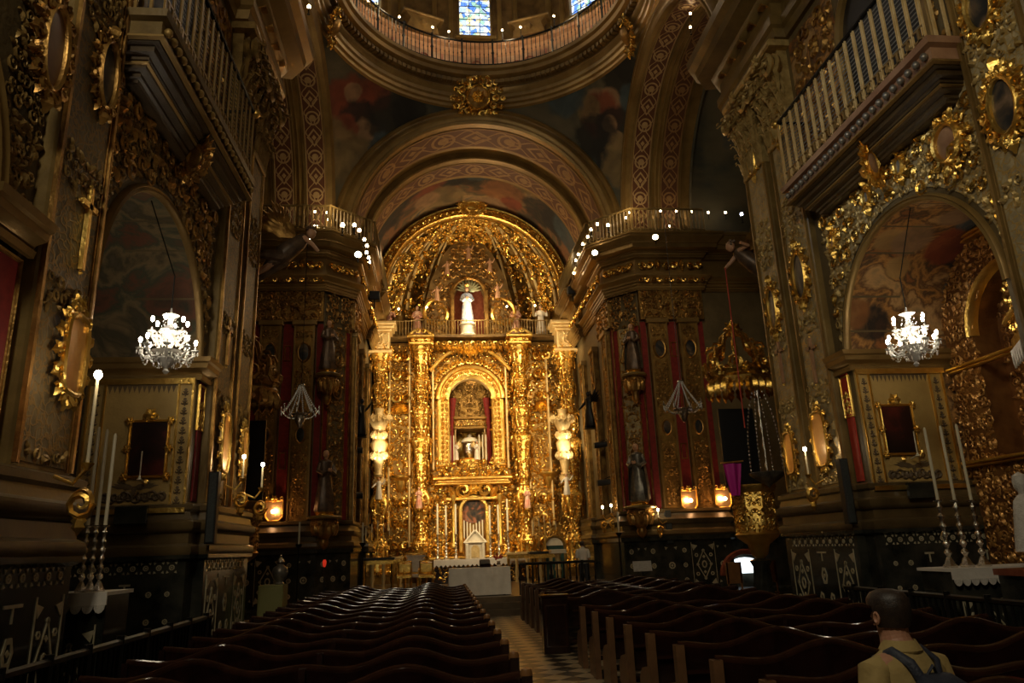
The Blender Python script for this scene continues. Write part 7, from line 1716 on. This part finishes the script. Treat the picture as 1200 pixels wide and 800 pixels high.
# floodlights on the apse cornices, aimed at the altarpiece
for s in (-1, 1):
    light('SPOT', 'altarpiece_floodlight', (s*4.0, 30.5, 12.6), 2300, WARM, .25, (s*-1.2, 37.6, 7.5), 1.5, .8)
    light('SPOT', 'altarpiece_low_floodlight', (s*3.9, 30.5, 5.5), 1100, WARM, .2, (-s*1.0, 37.6, 6.0), 1.6, .8)
    light('SPOT', 'gallery_floodlight', (s*4.2, 33.8, 13.9), 420, WARM, .15, (-s*2, 39, 16.5), 2.0, .9)
    light('SPOT', 'angel_floodlight', (s*3.9, 33.6, 5.2), 1500, (1, .84, .58), .06, (s*4.7, 35.7, 7.0), .6, .8)
    light('POINT', 'cornice_lamp_glow', (s*5.6, 25.8, 14.9), 45, WARM, .3)
    light('POINT', 'apse_cornice_lamp_glow', (s*3.6, 31.0, 15.0), 40, WARM, .3)
light('POINT', 'shell_lamp_glow', (0, 36.4, 14.2), 230, WARM, .4)
light('SPOT', 'niche_lamp', (-.05, 38.0, 11.0), 160, WARM, .1, (-.05, 38.6, 7), 2.2, .8)
for i in range(6):
    t = PI*(i+.5)/6; light('POINT', 'dome_lamp_glow', (5.0*cos(t), CY+5.0*sin(t), 23.6), 48, WARM, .15)
for i, p in enumerate(CH): light('POINT', 'chandelier_glow', (p.x, p.y, p.z-.0), 30, (1, .82, .55), .30)
for i, p in enumerate(SCN): light('POINT', 'sconce_glow', (p.x-(.08 if p.x > 0 else -.08), p.y-.08, p.z), 5 if i < 4 else 9, WARM, .05)
for p in AMB: light('POINT', 'lantern_glow', (p.x, p.y-.3, p.z), 14, (1, .5, .2), .08)
# daylight from the windows of the entrance front, behind the viewer
light('AREA', 'entrance_window_daylight', (-4.5, -2.5, 12), 520, (1, .88, .64), 2.0, (5.2, 10, 8), sy=3.0)
light('AREA', 'nave_window_daylight', (0, -3.0, 15), 25, (1, .85, .62), 4.0, (0, 12, 3), sy=3.0)

light('SPOT', 'added_altar_spot', (5.0, 16.5, 11.5), 900, WARM, .15, (-.4, 25.4, 1.1), .22, .6)  # added spot to brighten the altar table
light('SPOT', 'added_right_pier_fill', (4.6, 17.5, 13.5), 420, WARM, .2, (7.0, 27, 7.5), 1.1, .9)  # added fill for the right crossing pier, beside the small nave bulbs
light('SPOT', 'added_left_pier_fill', (-4.6, 17.5, 13.5), 170, WARM, .2, (-7.0, 27, 7.5), 1.1, .9)  # weaker added fill for the left crossing pier
light('SPOT', 'added_chancel_spot', (4.6, 23.5, 6.5), 90, WARM, .15, (3.4, 28, 1.6), .8, .7)  # added spot to brighten the person in the white shirt
for s_ in (-1, 1): light('SPOT', 'added_apse_side_spot', (s_*3.2, 33.0, 9.5), 900, WARM, .15, (s_*4.8, 36.0, 12.4), .9, .8)  # added spots to brighten the outer cornice blocks
# ================================================================ painted figures of the frescoes
def on_pend(px, py):
    d = (FW+(px-600)/FPX*RT-(py-400)/FPX*UP).normalized(); c = Vector((0, CY, SP)); oc = EYE-c; b = oc.dot(d); h = b*b-(oc.dot(oc)-SR*SR)
    return tuple(EYE+d*(-b+sqrt(h)))
def on_vault(px, py, R=5.2):
    d = FW+(px-600)/FPX*RT-(py-400)/FPX*UP; a = d.x**2+d.z**2; b = EYE.x*d.x+(EYE.z-SP)*d.z; c = EYE.x**2+(EYE.z-SP)**2-R*R
    return tuple(EYE+d*((-b+sqrt(b*b-a*c))/a))
bl = []
RED_, FL, DK, BL, OC = (.24, .05, .02), (.34, .20, .10), (.015, .014, .012), (.06, .09, .10), (.22, .15, .06)
for px, py, r, c in ((415, 118, .9, RED_), (395, 118, .7, RED_), (440, 112, .6, RED_), (413, 108, .35, FL), (418, 145, .8, DK), (425, 160, .6, FL), (405, 150, .5, RED_), (460, 140, 1.0, DK), (480, 130, .7, DK), (385, 175, 1.1, OC), (420, 190, .9, OC), (450, 175, .6, BL),
        (728, 92, .7, DK), (735, 80, .5, DK), (715, 118, .45, FL), (700, 115, .4, FL), (705, 135, .8, RED_), (690, 128, .5, OC), (722, 150, .8, DK), (722, 165, .35, FL), (715, 145, .3, FL), (700, 160, .8, DK), (740, 115, .5, BL), (735, 190, 1.0, OC), (660, 110, .8, BL)):
    bl.append((on_pend(px, py), r*1.15, c))
figures(M['pendfresco'], bl)
bl = []
for px, py, r, c in ((545, 205, .7, DK), (530, 210, .5, DK), (560, 203, .5, BL), (495, 215, .9, RED_), (520, 230, .7, OC), (590, 225, .8, (.30, .12, .04)), (615, 215, .6, OC), (635, 250, .8, DK), (650, 262, .7, DK), (480, 225, .6, DK), (575, 240, .6, FL), (600, 238, .4, RED_), (500, 235, .5, FL), (665, 275, .8, BL), (455, 255, .9, DK), (620, 200, .6, BL)):
    bl.append((on_vault(px, py), r*1.4, c))
figures(M['fresco'], bl)
rg = random.Random(12); bl = []
for i in range(26):
    t = PI*rg.uniform(.05, .95); bl.append(((rg.uniform(6.1, 9.2), 10.8-1.99*cos(t), 5.3+1.99*sin(t)), rg.uniform(.22, .5), rg.choice((RED_, FL, DK, OC, (.40, .24, .08), (.30, .12, .03), BL, FL))))
figures(M['chapfresco'], bl)
for s_ in (-1, 1): light('SPOT', 'chancel_wall_floodlight', (s_*2.4, 30.5, 4.5), 420, WARM, .1, (s_*5.2, 34.2, 7.0), .7, .8)
light('SPOT', 'side_window_daylight', (-5.2, 6.5, 12.4), 900, (.80, .88, 1), .5, (5.3, 10.6, 9.3), .42, .7)
